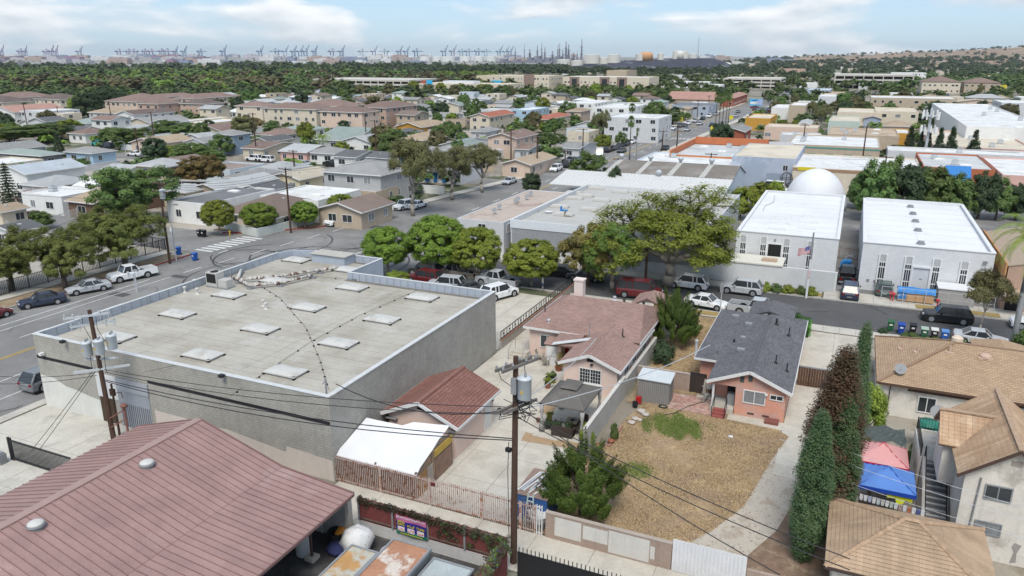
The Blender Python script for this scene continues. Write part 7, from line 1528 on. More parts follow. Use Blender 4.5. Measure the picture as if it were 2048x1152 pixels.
for i,px_ in enumerate((1825,1846,1862,1885,1909,1955)):
 p=on_ray(px_,(249,258,262,252,251,257)[i],a=218);tree('%s clipped cone cypress from left in the cell mast row'%('first','second','third','fourth','fifth','last')[i],'cone',218,p.x*CA-p.y*SA,p.z,(1.15,.8,.8,1.1,1.2,1.3)[i],group='cone cypresses by the cell mast')
# ------------------------------------------------------------------ cell mast, signs, lamps
cm_=thing('cell_mast','pale monopole cell mast crowded with antenna panels','mast',216.6,on_ray(1851,300,a=216.6).x*CA-on_ray(1851,300,a=216.6).y*SA);part('shaft',MB().tube((0,0,0),(0,0,14.5),.38,.28,10),GALV,cm_)
for zz in(9.0,12.6):
 for k in range(9):
  an=k*.7;part('antenna',MB().box(-.22,.22,-.1,.1,-.9,.9),WHITE,cm_,loc=(1.8*math.cos(an),1.5*math.sin(an),zz+.5*(k%2)),rot=(0,0,an))
 part('ring',MB().lathe([(1.6,zz-.1),(1.6,zz+.1)],12),GALV,cm_)
def lamp_px(label,px_,py_,top,arm=(2.2,0),group='street lamps'):
 a,b=AB(px_,py_);x,y=W(a,b);v=(top-576)/F_PX;h=CAM_H-(ST+v*CT)/(CT-v*ST)*y
 t=thing('street_lamp',label,'street lamp',a,b,0,0,group);part('post',MB().tube((0,0,0),(0,0,h-.4),.09,.06,8).path([(0,0,h-.4),(arm[0]*.4,arm[1]*.4,h),(arm[0],arm[1],h)],.04,6),GALV,t);part('lamp_head',MB().box(-.35,.35,-.14,.14,-.1,.06),GREYM,t,loc=(arm[0],arm[1],h));return t
lamp_px('tall pale street lamp at the corner beside blue bin',353,523,406,(1.6,-.4));lamp_px('grey street lamp behind the corner ficus',372,415,378,(-1.5,.3));lamp_px('slim lamp post before the warehouse left parapet',275,585,540,(.3,0))
for px_,py_,tp_,ar,l in((252,310,283,(-2,0),'curved lamp by the parked white sedan'),(504,281,259,(-2,0),'lamp over the cream wall near blue house'),(735,262,227,(2,0),'lamp before the pink apartments'),(803,244,227,(-2,0),'lamp right of the round dark tree'),(1131,330,277,(2,0),'lamp by the white fence on avenue'),(1339,250,225,(3,1),'signal mast lamp at far junction'),(1224,300,262,(2,0),'lamp post over parked truck')):lamp_px(l,px_,py_,tp_,ar)
def sign_px(label,px_,py_,top,w,h,m,group=None,name='street_sign'):
 a,b=AB(px_,py_);x,y=W(a,b);v=(top-576)/F_PX;H2=CAM_H-(ST+v*CT)/(CT-v*ST)*y
 t=thing(name,label,'sign',a,b,0,0,group);part('post',MB().tube((0,0,0),(0,0,H2),.05,None,6),GALV,t);part('sign_plate',MB().box(-w/2,w/2,-.07,-.05,H2-h,H2),m,t);return t
YS=mat('sign_yellow',(.62,.52,.03),.6,.05)
sign_px('white parking sign on corner lamp side',345,478,455,.45,.6,WHITE);sign_px('green blade street sign by corner pole',593,458,425,.9,.25,mat('sign_green',(.02,.13,.08),.5,.05));sign_px('grey sign post at the bungalow front verge',1440,625,566,.35,1.1,GREYM);sign_px('thin bare sign post before warehouse corner',272,583,548,.1,.2,GALV)
for px_,py_,tp_,l in((1361,250,234,'yellow crossing sign near the far junction'),(1425,268,252,'yellow crossing sign before brick gable'),(1462,242,231,'yellow crossing sign beyond the brick gable')):sign_px(l,px_,py_,tp_,1.6,1.6,YS,'yellow crossing signs')
# ------------------------------------------------------------------ more poles
PL=[(340,527,363,2,'corner pole with white transformer by the pines'),(232,418,362,1,'pole standing inside the big green tree'),(582,466,335,2,'tall pole at corner ficus kerb'),(591,362,300,1,'pole behind white flat corner house'),(754,333,240,1,'dark pole before the blue-door motel'),(120,252,213,1,'pole over the white long apartment'),(225,255,202,2,'pole by the teal-trimmed white house'),(278,312,255,1,'pole behind the wide hedge tree'),(311,296,224,1,'pole left of the wide dark bush'),(514,317,226,2,'pole beside the cream porch bungalow'),(1022,320,257,2,'pole before the peach brown-roofed house'),(1074,346,272,2,'pole by the tan-roofed avenue houses'),(1165,317,257,1,'pole by wooden fence on the avenue'),(1351,333,251,2,'pole rising through white factory roof'),(1394,238,200,1,'pole left of the avenue palms'),(1416,226,191,1,'pole behind the dark commercial block'),(1324,302,261,1,'pole at the left of orange parapet'),(1235,372,316,1,'pole between ribbed sheds'),(1417,382,306,1,'pole at the shed end beside blue building'),(1604,308,249,1,'pole before the teal-windowed building'),(1722,341,252,1,'tall thin pole before tan skylit building'),(1761,397,312,2,'pole with looped cables among dense trees'),(1290,582,480,1,'bare pole hidden under the jacaranda'),(44,440,395,1,'pole beside the tiered conifer'),(57,265,205,1,'far left pole by salmon roof'),(1130,330,300,1,'pole at the avenue white fence'),(733,290,228,1,'pole before the grey tract roofs')]
for px_,py_,tp_,ar_,l in PL:
 t,tv,hh=pole_px(l,px_,py_,tp_,ar_,.17 if py_>380 else .2)
 if l.startswith('corner pole'):canister(t,.45,-.1,hh-2.2,1.2,.35)
for p,q,l in((((340,363)),((582,335)),'corner lines over the ficus trees'),(((340,372)),((582,345)),'lower corner lines over ficus trees'),((582,338),(1022,259),'long line from corner pole to the peach house'),((754,242),(1022,260),'line above the motel roof'),((1417,308),(1761,314),'line passing the white dome'),((1417,311),(1761,330),'lower line crossing white dome'),((1722,255),(2040,300),'line over the orange awning building')):
 def along(pt):
  for L in PL:
   if abs(L[0]-pt[0])<14:return on_ray(pt[0],pt[1],dist=W(*AB(L[0],L[1]))[1])
  return on_ray(pt[0],pt[1],dist=95)
 for k in range(2):v_=Vector((0,0,-.35*k));wire([along(p)+v_,along(q)+v_],1.1,.022,l+(' upper strand' if k==0 else ' lower strand'))
for y0,y1,l in((367,331,'upper'),(382,352,'lower')):wire([on_ray(-20,y0,dist=95),on_ray(340,y1+40,dist=96)],.6,.022,'%s cable leaving left edge above the pines'%l)
wire([on_ray(-20,576,dist=72),on_ray(335,552,dist=97)],.5,.03,'slack cable passing the black avenue sedan')
# ------------------------------------------------------------------ corner walls and fences on the west side
def fence_line(label,pts,h,m,pick=.16,name='iron_fence',posts=2.4,cat='fence',pr=.018):
 (a0,b0)=pts[0];t=thing(name,label,cat,a0,b0);pk=MB().box(-pr,pr,-pr,pr,.08,h).mesh('picket',m);rl=MB();n=0
 for i in range(len(pts)-1):
  p,q=Vector((pts[i][1]-b0,pts[i][0]-a0,0)),Vector((pts[i+1][1]-b0,pts[i+1][0]-a0,0));L=(q-p).length
  for zz in(.15,h-.12):rl.beam(p+Vector((0,0,zz)),q+Vector((0,0,zz)),.04,.05)
  for k in range(int(L/posts)+1):rl.tube(p.lerp(q,min(1,k*posts/L)),p.lerp(q,min(1,k*posts/L))+Vector((0,0,h+.08)),.04,None,6)
  for k in range(int(L/pick)):
   if n<290:part('picket',pk,None,t,loc=p.lerp(q,(k+.5)*pick/L));n+=1
 part('rail',rl,m,t);return t
fence_line('black iron fence along the avenue under pines',[(22,-88.2),(76,-88.2)],1.7,BLACKM,.2)
fence_line('black sliding gate rail near the blue corner bin',[(76,-88.4),(76,-97)],1.7,BLACKM,.2)
sg=thing('sliding_gate','dark sliding picket gate at lower left concrete lot','gate',28.2,-50.0)
pk=MB().box(-.02,.02,-.015,.015,.2,1.5).mesh('picket',BLACKM)
for i in range(48):part('picket',pk,None,sg,loc=(.15+i*.122,0,0))
part('frame',MB().box(0,6,-.04,.04,1.5,1.6).box(0,6,-.04,.04,.1,.22).box(0,.1,-.05,.05,0,1.75).box(-.25,-.1,-.06,.06,0,1.75),BLACKM,sg)
solo('gate_motor','dark grey motor box at sliding gate end','box',MB().box(-.3,.3,-.25,.25,0,.75).box(-.2,.2,-.18,.18,.75,.85),GREYM,27.6,-50.4)
PTW=mat('pale_teal_wall',(.52,.55,.52),.9,.08,.8,streak=.25)
cw=thing('corner_wall','low pale teal wall wrapping the street corner lot','wall',91.8,-97)
a2,b2=AB(515,474);a3,b3=AB(650,441)
part('wall',MB().beam((0,0,.65),(b2+97,a2-91.8,.65),.25,1.3).beam((b2+97,a2-91.8,.65),(b3+97,a3-91.8,.65),.25,1.3),PTW,cw)
for(p,q,h_,l,m_)in(((655,440),(770,408),1.5,'dark wrought fence with white piers by green lawn',BLACKM),((775,405),(800,385),1.2,'white picket fence beyond the lawn',WHITE)):fence_line(l,[AB(*p),AB(*q)],h_,m_,.3)
fence_line('white picket fence along the avenue by tan houses',[AB(1042,350),AB(1138,318)],1.4,WHITE,.35)
fence_line('white gated fence by the street of parked white suvs',[AB(470,336),AB(545,336)],1.3,WHITE,.4);fence_line('white yard fence and gate behind the avenue pines',[AB(105,455),AB(190,425)],1.8,WHITE,.3)
bw2=thing('block_wall','long cream block wall before the pink apartments','wall',236.5,-175);part('wall',MB().box(0,70,0,.3,0,2.0),mat('cream_wall',(.56,.50,.43),.9,.08),bw2)
for i in range(12):part('pier',MB().box(i*6-.3,i*6+.3,-.15,.45,0,3.2),MATS['cream_wall'],bw2)
fence_line('black railing above the long cream apartment wall',[(236.9,-175),(236.9,-106)],2.9,BLACKM,.5)
# ------------------------------------------------------------------ houses and shops of the middle distance
H1=[('long white two-storey house with pale blue-grey gable roof',(29,337),(51,349),(179,332),4.2,'gable','a','blue','white',dict(short='the long pale-roofed white house',dmax=34)),('light blue corner house with grey hip roof',(133,302),(183,307),(229,300),3,'hip','a','grey','skyblue',dict(short='the light blue hip-roofed house')),('grey roofed low house at the left picture edge',(-20,306),(82,312),(113,305),3,'hip','b','green','dgrey',dict()),('white flat-roofed house with cream walls at left edge',(-60,322),(0,329),(73,317),3.2,'flat','a','white','cream',dict(items=1)),('long grey roof dotted with white vents, far left',(-50,298),(0,302),(101,292),3,'gable','a','grey','lgrey',dict(vents=8,dmax=34)),('white stucco flat-roofed house with two dark windows',(70,380),(122,393),(172,376),3.4,'flat','a','white','white',dict(short='the white stucco house',items=1)),('tan brown-walled house beside the great green tree',(136,399),(186,407),(222,345),3,'gable','b','tan','brown',dict(rise=2.2,short='the tan-roofed brown house')),('tiny pale blue gabled cottage with brown roof',(40,385),(62,391),(88,380),2.6,'gable','a','brown','blue',dict()),('cream garage with tan roof at left edge',(-30,415),(0,425),(26,410),2.8,'gable','a','tan','cream',dict()),('dark grey gabled white cottage behind the left pine',(-10,452),(25,465),(57,458),2.8,'gable','a','dgrey','white',dict()),('white flat-roofed compound house with dark roof deck',(362,394),(412,408),(512,374),3.6,'flat','a','dgrey','white',dict(short='the dark-decked white house',items=1)),('low pale grey roof behind the dark roof deck',(395,372),(440,382),(500,352),3,'gable','a','lgrey','tan',dict()),('small pale hip roof left of the dark deck house',(335,376),(372,385),(412,372),3,'hip','a','lgrey','cream',dict()),('cream corner house with large brown hip roof',(456,418),(552,436),(650,405),2.3,'hip','a','taupe','cream',dict(short='the big brown hip roof',rise=2.3)),('white flat-roofed corner house with skylight boxes',(566,380),(636,401),(705,377),3.4,'flat','a','white','white',dict(items=2,short='the white flat corner house')),('long grey two-storey apartment house with grey hip roof',(660,338),(762,351),(812,332),5.6,'hip','b','grey','grey',dict(short='the grey two-storey apartment house',storeys=2)),('low tan garage wing below the grey apartment house',(705,376),(752,384),(775,370),2.8,'flat','a','lgrey','tan',dict()),('two-storey motel with bright blue doors and grey roof',(790,309),(924,318),(952,305),5.6,'gable','b','grey','lgrey',dict(short='the blue-door motel',wins=False)),('yellow bungalow with pale roof beside white flat house',(555,350),(600,360),(655,344),2.9,'gable','a','cream','paleyellow',dict()),('dark grey roofed cottage with a skylight',(498,372),(530,384),(572,370),2.9,'gable','a','dgrey','white',dict(short='the dark skylit cottage')),('pale hip-roofed cottage facing the parked white suvs',(515,335),(565,343),(614,330),2.9,'hip','a','lgrey','white',dict()),('low grey roofed cottage in front of the pale hip roof',(462,350),(520,359),(560,343),2.9,'hip','a','grey','blue',dict()),('white grey-roofed cottage with dark garage band',(615,303),(672,308),(696,300),2.9,'hip','b','grey','white',dict()),('dark charcoal roofed white cottage behind olive tree',(673,310),(712,315),(755,303),2.9,'gable','b','dgrey','white',dict()),('charcoal roofed cottage next to the motel',(755,309),(782,317),(800,308),2.9,'gable','b','dgrey','lgrey',dict()),('orange gable-fronted house with dark roof',(768,289),(807,292),(836,287),3,'gable','a','dgrey','orange',dict(short='the orange gabled house')),('pink walled house with pale roof behind a fence',(552,302),(613,305),(650,293),3,'gable','b','lgrey','pink',dict(short='the pink walled house')),('cream porch bungalow with brown roof by parked suvs',(482,295),(526,298),(572,284),3,'gable','b','brown','cream',dict(short='the cream porch bungalow')),('blue two-storey house with grey hip roof',(417,268),(467,270),(495,265),5.6,'hip','a','grey','bluegrey',dict(short='the blue two-storey house')),('low white wing with grey roof beside blue two-storey',(385,281),(409,286),(448,280),3,'gable','a','grey','white',dict()),('white house with brown hip roof right of blue two-storey',(515,268),(560,271),(588,262),3,'hip','a','brown','white',dict()),('grey-green roofed house before the cream apartments',(568,258),(602,262),(646,255),3,'hip','a','green','white',dict()),('long tan roofed house behind the rusty tree',(288,281),(312,288),(380,278),3,'gable','a','tan','peach',dict()),('brown gabled cream house behind blue two-storey',(426,255),(443,263),(476,255),3,'gable','a','brown','cream',dict()),('long white flat-roofed clinic with small windows',(380,243),(410,247),(470,238),3.3,'flat','a','white','paleyellow',dict(dmax=44)),('second long white flat roof behind the clinic',(360,240),(376,242),(442,233),3.3,'flat','a','white','cream',dict(dmax=44)),('low grey-roofed house left of the wide dark bush',(290,241),(301,247),(352,238),3,'gable','a','grey','cream',dict()),('white two-storey house with dark gable roof',(246,227),(267,230),(318,222),5.4,'gable','a','dbrown','white',dict(short='the white two-storey gable house',dmax=36)),('teal-trimmed white house with grey-blue hip roof',(160,243),(174,247),(226,243),3,'hip','a','green','white',dict(short='the teal-trimmed white house')),('white-walled house with reddish brown hip roof',(152,264),(169,268),(203,261),3,'hip','a','brown','white',dict(short='the reddish brown hip roof')),('grey two-storey block with low tan roof',(206,222),(240,227),(259,222),5.5,'hip','a','tan','lgrey',dict()),('white long two-storey block with flat white roof',(68,219),(88,223),(152,218),5.8,'flat','a','white','lgrey',dict(short='the long white flat block',dmax=40)),('long brown-roofed tan building at left edge',(-40,233),(-20,237),(91,229),3.2,'gable','a','brown','tan',dict(dmax=70)),('white house with salmon red gable roof',(0,221),(27,225),(79,216),5.2,'gable','a','salmon','white',dict(short='the salmon-roofed house',dmax=44)),('brown hip-roofed apartments behind the salmon roof',(-20,200),(4,205),(62,201),5.8,'hip','a','dbrown','cream',dict(dmax=60)),('grey-brown far apartment roof at upper left',(8,193),(14,196),(64,190),5.8,'hip','a','brown','peach',dict(dmax=60)),('cream apartments with dark brown hip roof',(108,195),(119,199),(152,195),6,'hip','a','dbrown','cream',dict(short='the cream apartments',dmax=40)),('pinkish apartments right of the tallest dark trees',(255,199),(274,204),(331,198),6,'hip','a','brown','peach',dict(dmax=60)),('left salmon apartment block behind a palm',(296,205),(316,208),(352,204),6.2,'hip','a','brown','salmon',dict(storeys=2)),('orange salmon apartment block with six windows',(361,206),(410,208),(418,204),6.4,'hip','b','dbrown','salmon',dict(short='the salmon apartment block',storeys=3)),('long brown apartment roof above the salmon block',(302,193),(308,195),(358,189),6.2,'hip','a','brown','peach',dict(dmax=60)),('wide brown apartment roof behind the dark palm trees',(380,194),(388,197),(498,192),6.2,'hip','a','brown','peach',dict(dmax=90)),('pale yellow three-storey apartments with brown roof',(470,211),(524,213),(530,209),7.5,'hip','b','brown','cream',dict(storeys=3)),('long cream three-storey apartments',(540,214),(632,219),(640,214),7.8,'hip','b','brown','cream',dict(storeys=3)),('long pink three-storey apartments behind cream wall',(636,222),(724,225),(736,220),7.8,'hip','b','brown','peach',dict(storeys=3,short='the pink three-storey apartments')),('brown apartment roof above the pink apartments',(612,209),(688,213),(696,208),7.8,'hip','b','brown','peach',dict(storeys=3)),('salmon apartments with broad brown roof behind dark trees',(745,211),(772,216),(836,209),7.8,'hip','a','brown','salmon',dict(storeys=3,dmax=90)),('tan-roofed orange house with twin gables',(793,252),(843,255),(869,247),3,'gable','a','tan','ochre',dict(short='the twin-gabled orange house')),('small tan-roofed house right of the twin gables',(840,246),(860,249),(872,243),3,'hip','a','tan','orange',dict()),('long flat grey-green roof in the tract left of lamp',(673,265),(718,273),(738,262),3,'gable','b','green','lgrey',dict()),('white flat roof beside the dark hip cottage',(750,272),(782,277),(798,269),3,'flat','a','white','grey',dict()),('dark grey hip cottage behind the white flat roof',(775,265),(800,268),(810,259),3,'hip','a','dgrey','lgrey',dict()),('brownish carport roof before the tract cottages',(684,281),(716,283),(722,273),2.6,'shed','a','pink','brown',dict(wins=False)),('small white cottage with grey roof by the dark pole',(716,276),(744,286),(760,275),3,'gable','a','lgrey','white',dict()),('tan roofed house left of the wide olive tree',(812,274),(848,281),(866,270),3,'hip','a','tan','peach',dict()),('green-grey roofed cottage left of the brown carport',(650,275),(680,281),(690,270),3,'hip','a','green','grey',dict()),('cream two-storey house with bright red tile roof',(940,232),(980,234),(1036,226),5.6,'gable','a','red','cream',dict(short='the red-roofed cream house',dmax=40)),('little grey gabled house with white porch',(952,260),(972,264),(982,257),3,'hip','a','grey','lgrey',dict()),('peach two-storey house with brown gable roof',(977,273),(1034,277),(1083,267),5.6,'gable','a','brown','peach',dict(short='the peach brown-roofed house',storeys=2)),('bright blue flat-roofed building among cypresses',(1028,218),(1062,220),(1092,214),5.6,'flat','a','white','skyblue',dict(short='the bright blue building')),('house with salmon red hip roof behind palms',(1082,233),(1096,239),(1117,226),4.5,'hip','a','red','cream',dict()),('peach two-storey house with tan hip roof',(1135,221),(1163,223),(1182,219),5.6,'hip','a','tan','peach',dict(short='the tan hip-roofed peach house')),('white apartment block with flat roof and balconies',(1150,203),(1190,207),(1216,200),7.5,'flat','a','white','white',dict(storeys=3)),('grey three-storey apartment block with white flat roof',(1216,232),(1318,237),(1334,229),7.8,'flat','a','white','lgrey',dict(short='the grey three-storey block',storeys=3,wmax=60,items=2)),('white apartments behind the grey three-storey block',(1197,212),(1258,216),(1276,207),7.8,'flat','a','white','white',dict(storeys=3,items=1)),('tan roofed bungalow on the avenue behind white fence',(1028,318),(1062,330),(1094,312),3,'gable','a','tan','peach',dict(short='the tan avenue bungalow')),('brown and grey roofed cottage by bright green tree',(1030,296),(1058,299),(1096,290),3,'gable','b','brown','lgrey',dict()),('cream flat-roofed cottage with pink oleander',(1140,261),(1178,264),(1192,258),3.5,'flat','a','lgrey','cream',dict()),('grey roofed cottage behind the wooden avenue fence',(1140,288),(1160,297),(1187,285),3,'gable','b','grey','lgrey',dict()),('dark flat roof in front of grey gabled house',(944,277),(975,283),(982,276),3,'flat','a','dgrey','grey',dict()),('long red tile shopping roofs along far avenue',(1345,195),(1430,200),(1442,192),4.5,'gable','b','salmon','tan',dict(wmax=70)),('dark grey commercial block with white end wall',(1356,207),(1418,212),(1434,203),5,'flat','a','dgrey','steel',dict(short='the dark commercial block',wmax=60)),('brown gabled house left of the commercial block',(1295,217),(1308,221),(1318,213),4,'gable','a','tan','cream',dict()),('tan gabled house by red shop wall',(1365,215),(1376,219),(1386,212),4,'gable','a','tan','cream',dict()),('red walled shop with brown roof at far avenue bend',(1455,190),(1468,197),(1488,184),4.5,'hip','a','salmon','brick',dict(dmax=60)),('red brick gable house with grey roof beyond orange parapet',(1449,259),(1491,264),(1513,255),4,'gable','a','grey','brick',dict(short='the brick gable house')),('ochre yellow shop wall beside car lots',(1490,236),(1541,237),(1552,228),4.5,'flat','a','cream','ochre',dict(short='the ochre shop')),('mint green metal warehouse with pale roof',(1658,240),(1720,243),(1722,233),5.2,'flat','a','cream','mint',dict(short='the mint warehouse',wins=False)),('small red-roofed grey house behind mint warehouse',(1726,234),(1764,237),(1766,228),4,'gable','a','red','steel',dict()),('little white cottage right of the tall pines',(1601,246),(1622,249),(1626,241),3.5,'gable','a','lgrey','white',dict()),('beige industrial shed with long ribbed pale roof',(1656,267),(1799,273),(1797,258),5,'flat','a','tan','tan',dict(short='the long beige shed',wmax=60,wins=False,items=5)),('white warehouse behind the tall pines',(1640,190),(1672,193),(1676,186),6,'flat','a','white','lgrey',dict()),('beige box building left of the palm clump',(1580,209),(1612,211),(1614,202),7,'flat','a','white','tan',dict(wins=False)),('low brown wide depot roof at right behind cone cypresses',(1868,292),(2075,301),(2050,266),5,'flat','a','cream','pink',dict(short='the brown depot',wmax=90,dmax=60,items=10,wins=False)),('small beige gable shop left of brown depot',(1868,268),(1895,275),(1890,252),4,'gable','a','cream','peach',dict()),('tan shop building right of the beige shed',(1800,264),(1822,267),(1820,258),4.5,'flat','a','white','ochre',dict(wins=False)),('big white windowless warehouse at right edge',(1915,240),(2110,258),(1960,208),8,'flat','a','white','white',dict(short='the big white warehouse',wmax=60,dmax=140,wins=False,items=6)),('white shop with red sign at upper right edge',(1988,200),(2090,207),(2050,190),8,'flat','a','white','lgrey',dict(short='the red-sign shop',wmax=60)),('long pale two-storey building with dark roof slots',(1742,194),(1915,198),(1915,188),7,'flat','a','white','tan',dict(wmax=110,short='the long slotted-roof building')),('beige bow-roofed hall with curved dark parapet',(1676,222),(1765,226),(1765,212),6,'flat','a','cream','cream',dict(wmax=60,wins=False)),('second beige hall with curved blue window band',(1750,216),(1838,224),(1838,208),6.5,'flat','a','cream','cream',dict(wmax=60)),('low pale shed before the second beige hall',(1888,222),(1908,224),(1906,214),5,'flat','a','white','lgrey',dict(wins=False)),('white flat canopy building by far car lot',(1545,214),(1580,216),(1582,205),5,'flat','a','white','white',dict(wins=False)),]
for h in H1:house(*h[:9],**h[9])
aN,bN=AB(924,318,5.6)
mo=[o for o in C.objects if o.get('label','').startswith('two-storey motel')][0];wid_=bN-AB(790,309,5.6)[1]
for s in(0,1):
 for i in range(7):
  x=1.2+i*(wid_-2)/7;part('door',MB().box(x,x+.95,.36,.44,.1+s*2.75,2.15+s*2.75),mat('door_bright_blue',(.02,.13,.33),.6,.1),mo);window(mo,x+1.7,.44,1.4+s*2.75,1.0,1.0,'f')
part('gallery',MB().box(.4,wid_-.4,-.9,.44,2.62,2.75).box(.4,wid_-.4,-.92,-.88,2.75,3.7),mat('gallery_grey',(.40,.41,.42),.8,.1),mo)
tf=house_ab('grey two-storey block with flat tan gravel roof and dishes',91.9,118,-49.4,-42.2,4.9,'flat','a','cream','lgrey',parapet=.12,short='the tan flat-roofed block',storeys=2,solidroof=mat('tan_gravel',(.43,.36,.31),.95,.12,.6,col2=(.33,.25,.21),thr=(.55,.68),sc2=.25))
for i,(px_,py_)in enumerate(((1063,393),(1055,400),(1033,408),(1000,420),(990,428),(1037,405))):a,b=AB(px_,py_,4.8);dish('%s satellite dish on the tan flat roof'%('first','second','third','fourth','fifth','sixth')[i],a,b,4.8,.4)
mw=house_ab('white parapet factory with grey brick front and roof skylights',92,124.5,-41.2,-15.5,5.4,'flat','a','lgrey','lgrey',parapet=.75,short='the white parapet factory',wins=False,solidroof=mat('grey_gravel_roof',(.42,.41,.385),.95,.1,.5))
part('brick_front',MB().box(.2,25.5,-.05,-.002,1.6,4.3),mat('grey_brick_front',(.32,.33,.345),.9,.1,1,brick=(.4,.2,.012,(.8,.8,.8),.1)),mw);part('parapet_band',MB().box(-.05,25.75,-.12,-.052,4.3,5.4).box(-.08,0,-.05,32.5,4.1,5.42),mat('band_white_blue',(.66,.69,.72),.6,.05),mw)
rfm=[o for o in KIDS[mw.name]if o.name.startswith('roof')][0]
for px_,py_ in((1170,393),(1148,387),(1149,398),(1203,402),(1194,378),(1120,415),(1178,420),(1128,431),(1240,385),(1230,425)):a,b=AB(px_,py_,4.7);part('skylight',MB().box(-1.4,1.4,-.6,.6,0,.25).box(-1.2,1.2,-.45,.45,.25,.38),DUST,rfm,loc=(b+41.2,a-92,4.72))
for px_,py_,l,m_ in((1070,423,'black dish leaning on the white factory parapet',BLACKM),(1097,425,'white disc lying on factory roof',WHITE),(1128,421,'blue and white board lying on factory roof',MATS['tarp_blue']),(1136,432,'brown wooden chair on the factory roof',PLY)):a,b=AB(px_,py_,4.75);solo('roof_item',l,'roof item',MB().lathe([(.1,0),(.55,.08),(.6,.16)],14)if 'dis' in l else MB().box(-.5,.5,-.3,.3,0,.12).box(-.5,-.4,-.3,.3,.12,.6),m_,a,b,4.74)
RIBW=mat('white_ribbed_roof',(.55,.55,.54),.7,.1,1);RIBG=mat('grey_shed_roof',(.185,.165,.145),.9,.14,.5,col2=(.25,.23,.205),thr=(.5,.65),sc2=.2)
s1=thing('shed','grey double shed with turbine vents and pale roof valleys','shed',133,-43);TAKEN.append((130,160,-44,-20));LAND.append((145,-32,'the grey vented sheds'))
part('wall',MB().add([(x,y,z)for x in(0.2,23.8)for y,z in((0,-.05),(26,-.05),(26,4),(17,6.5),(0,4))],[(0,1,2,3,4),(9,8,7,6,5),(0,5,6,1),(1,6,7,2),(2,7,8,3),(3,8,9,4),(4,9,5,0)]),mat('wall_pale_blue',(.50,.56,.62),.8,.08),s1);sr_=part('roof',MB().slab([(0,8,5.25),(24,8,5.25),(24,17,6.62),(0,17,6.62)],.1).slab([(0,17,6.62),(24,17,6.62),(24,26.2,4.1),(0,26.2,4.1)],.1),RIBG,s1);part('lower_roof',MB().slab([(-8,-1.5,3.8),(24,-1.5,3.8),(24,8,5.22),(-8,8,5.22)],.1),RIBW,s1)
rbm_=MB().beam((0,0,0),(0,9.5,1.42),.1,.09).mesh('rib',mat('rib_pale',(.60,.60,.59),.7,.1))
for i in range(46):part('rib',rbm_,None,s1,loc=(-7.9+i*.7,-1.45,3.84))
for x in(0.3,6.3,12.3,18.3):
 part('valley',MB().slab([(x-.5,8.05,5.29),(x+.5,8.05,5.29),(x+.75,16.9,6.65),(x-.25,16.9,6.65)],.02),mat('valley_pale',(.42,.41,.38),.8,.2,1),s1);part('turbine_vent',MB().lathe([(.3,0),(.3,.4),(.5,.55),(.58,.85),(.4,1.15),(.05,1.25)],12),GALV,s1,True,loc=(x+.2,16.9,6.6))
for x in(2.5,10.5):part('turbine_vent',MB().lathe([(.3,0),(.3,.4),(.5,.55),(.58,.85),(.4,1.15),(.05,1.25)],12),GALV,s1,True,loc=(x,7.4,5.1))
def flat_px(label,L,Nn,R,z,roof,wall,**kw):return house(label,L,Nn,R,z,'flat','a',roof,wall,wmax=80,dmax=110,**kw)
bb3=house_ab('blue-grey painted block building with flat cream roof',168.5,196,-23.3,-10.3,6.2,'flat','a','cream','bluegrey',parapet=.1,short='the blue-grey painted block',wins=False,wc=mat('paint_blue_grey',(.34,.39,.47),.8,.08,.5,col2=(.40,.44,.52),thr=(.5,.52),sc2=.12));window(bb3,11.0,0,4.2,.9,1.1,'f','slide');part('grey_door',MB().box(7.3,11.2,-.05,0,0,3.0),mat('shutter_bluegrey',(.28,.33,.40),.7,.1),bb3)
flat_px('large white-roofed factory with pale blue front parapet',(1262,325),(1462,345),(1478,312),4.5,'white','skyblue',short='the large white factory',wins=False,items=4,wc=mat('wall_ice_blue',(.56,.62,.70),.8,.06))
op=house_ab('grey roofed store inside tall orange parapet walls',179,205,-38.5,-19.6,4.6,'flat','a','lgrey','orange',parapet=.2,items=7,short='the orange parapet store',wins=False)
part('parapet',MB().box(0,.4,-3,26,4.6,5.9).box(.4,18.9,25.6,26,4.6,6.4),mat('orange_parapet',(.48,.165,.075),.8,.1,.6),op)
g1=house_ab('tan office block with teal window shutters and skylights',210,238,-15.5,6.4,5,'flat','a','white','tan',short='the teal-shuttered block',items=5,wins=False);part('teal_band',MB().box(0,21.9,-.05,-.002,4.1,4.5),mat('teal_band',(.10,.26,.22),.8,.1),g1);part('blank_sign',MB().box(-4.5,1.5,-.1,-.052,3.6,5.4),WTR,g1)
for x in(6.0,10.4,14.8,19.2):part('shutter',MB().box(x-1.0,x+1.0,-.06,-.002,1.3,2.9),mat('teal_shutter',(.02,.17,.12),.7,.12),g1)
g2=house_ab('tan workshop with rows of white skylights behind dome',165,190,-10.6,13.3,5,'flat','a','white','cream',short='the skylit tan workshop',items=0,wins=False);part('brown_band',MB().box(0,23.9,-.05,-.002,4.3,4.9),mat('brown_band',(.32,.21,.13),.8,.1),g2);part('yellow_sign',MB().box(1.0,4.4,-.12,-.052,4.4,5.1),YS,g2)
rg2=[o for o in KIDS[g2.name]if o.name.startswith('roof')][0]
for i in range(3):
 for j in range(5):part('skylight',MB().box(-1.2,1.2,-.8,.8,0,.3),WTR,rg2,loc=(4+j*3.6,8+i*6.5,4.7))
g3=house_ab('orange-red fronted unit with blue awning at the right',176.5,203,13.9,26.6,5,'flat','a','lgrey','brick',short='the blue-awning unit',items=4,wins=False,wc=mat('orange_red_front',(.42,.14,.07),.8,.08));part('awning',MB().slab([(3.6,-2.2,2.6),(8.6,-2.2,2.6),(8.4,-.05,5.5),(3.9,-.05,5.5)],.08),mat('awning_blue',(.03,.20,.52),.6,.08),g3)
arb=MB()
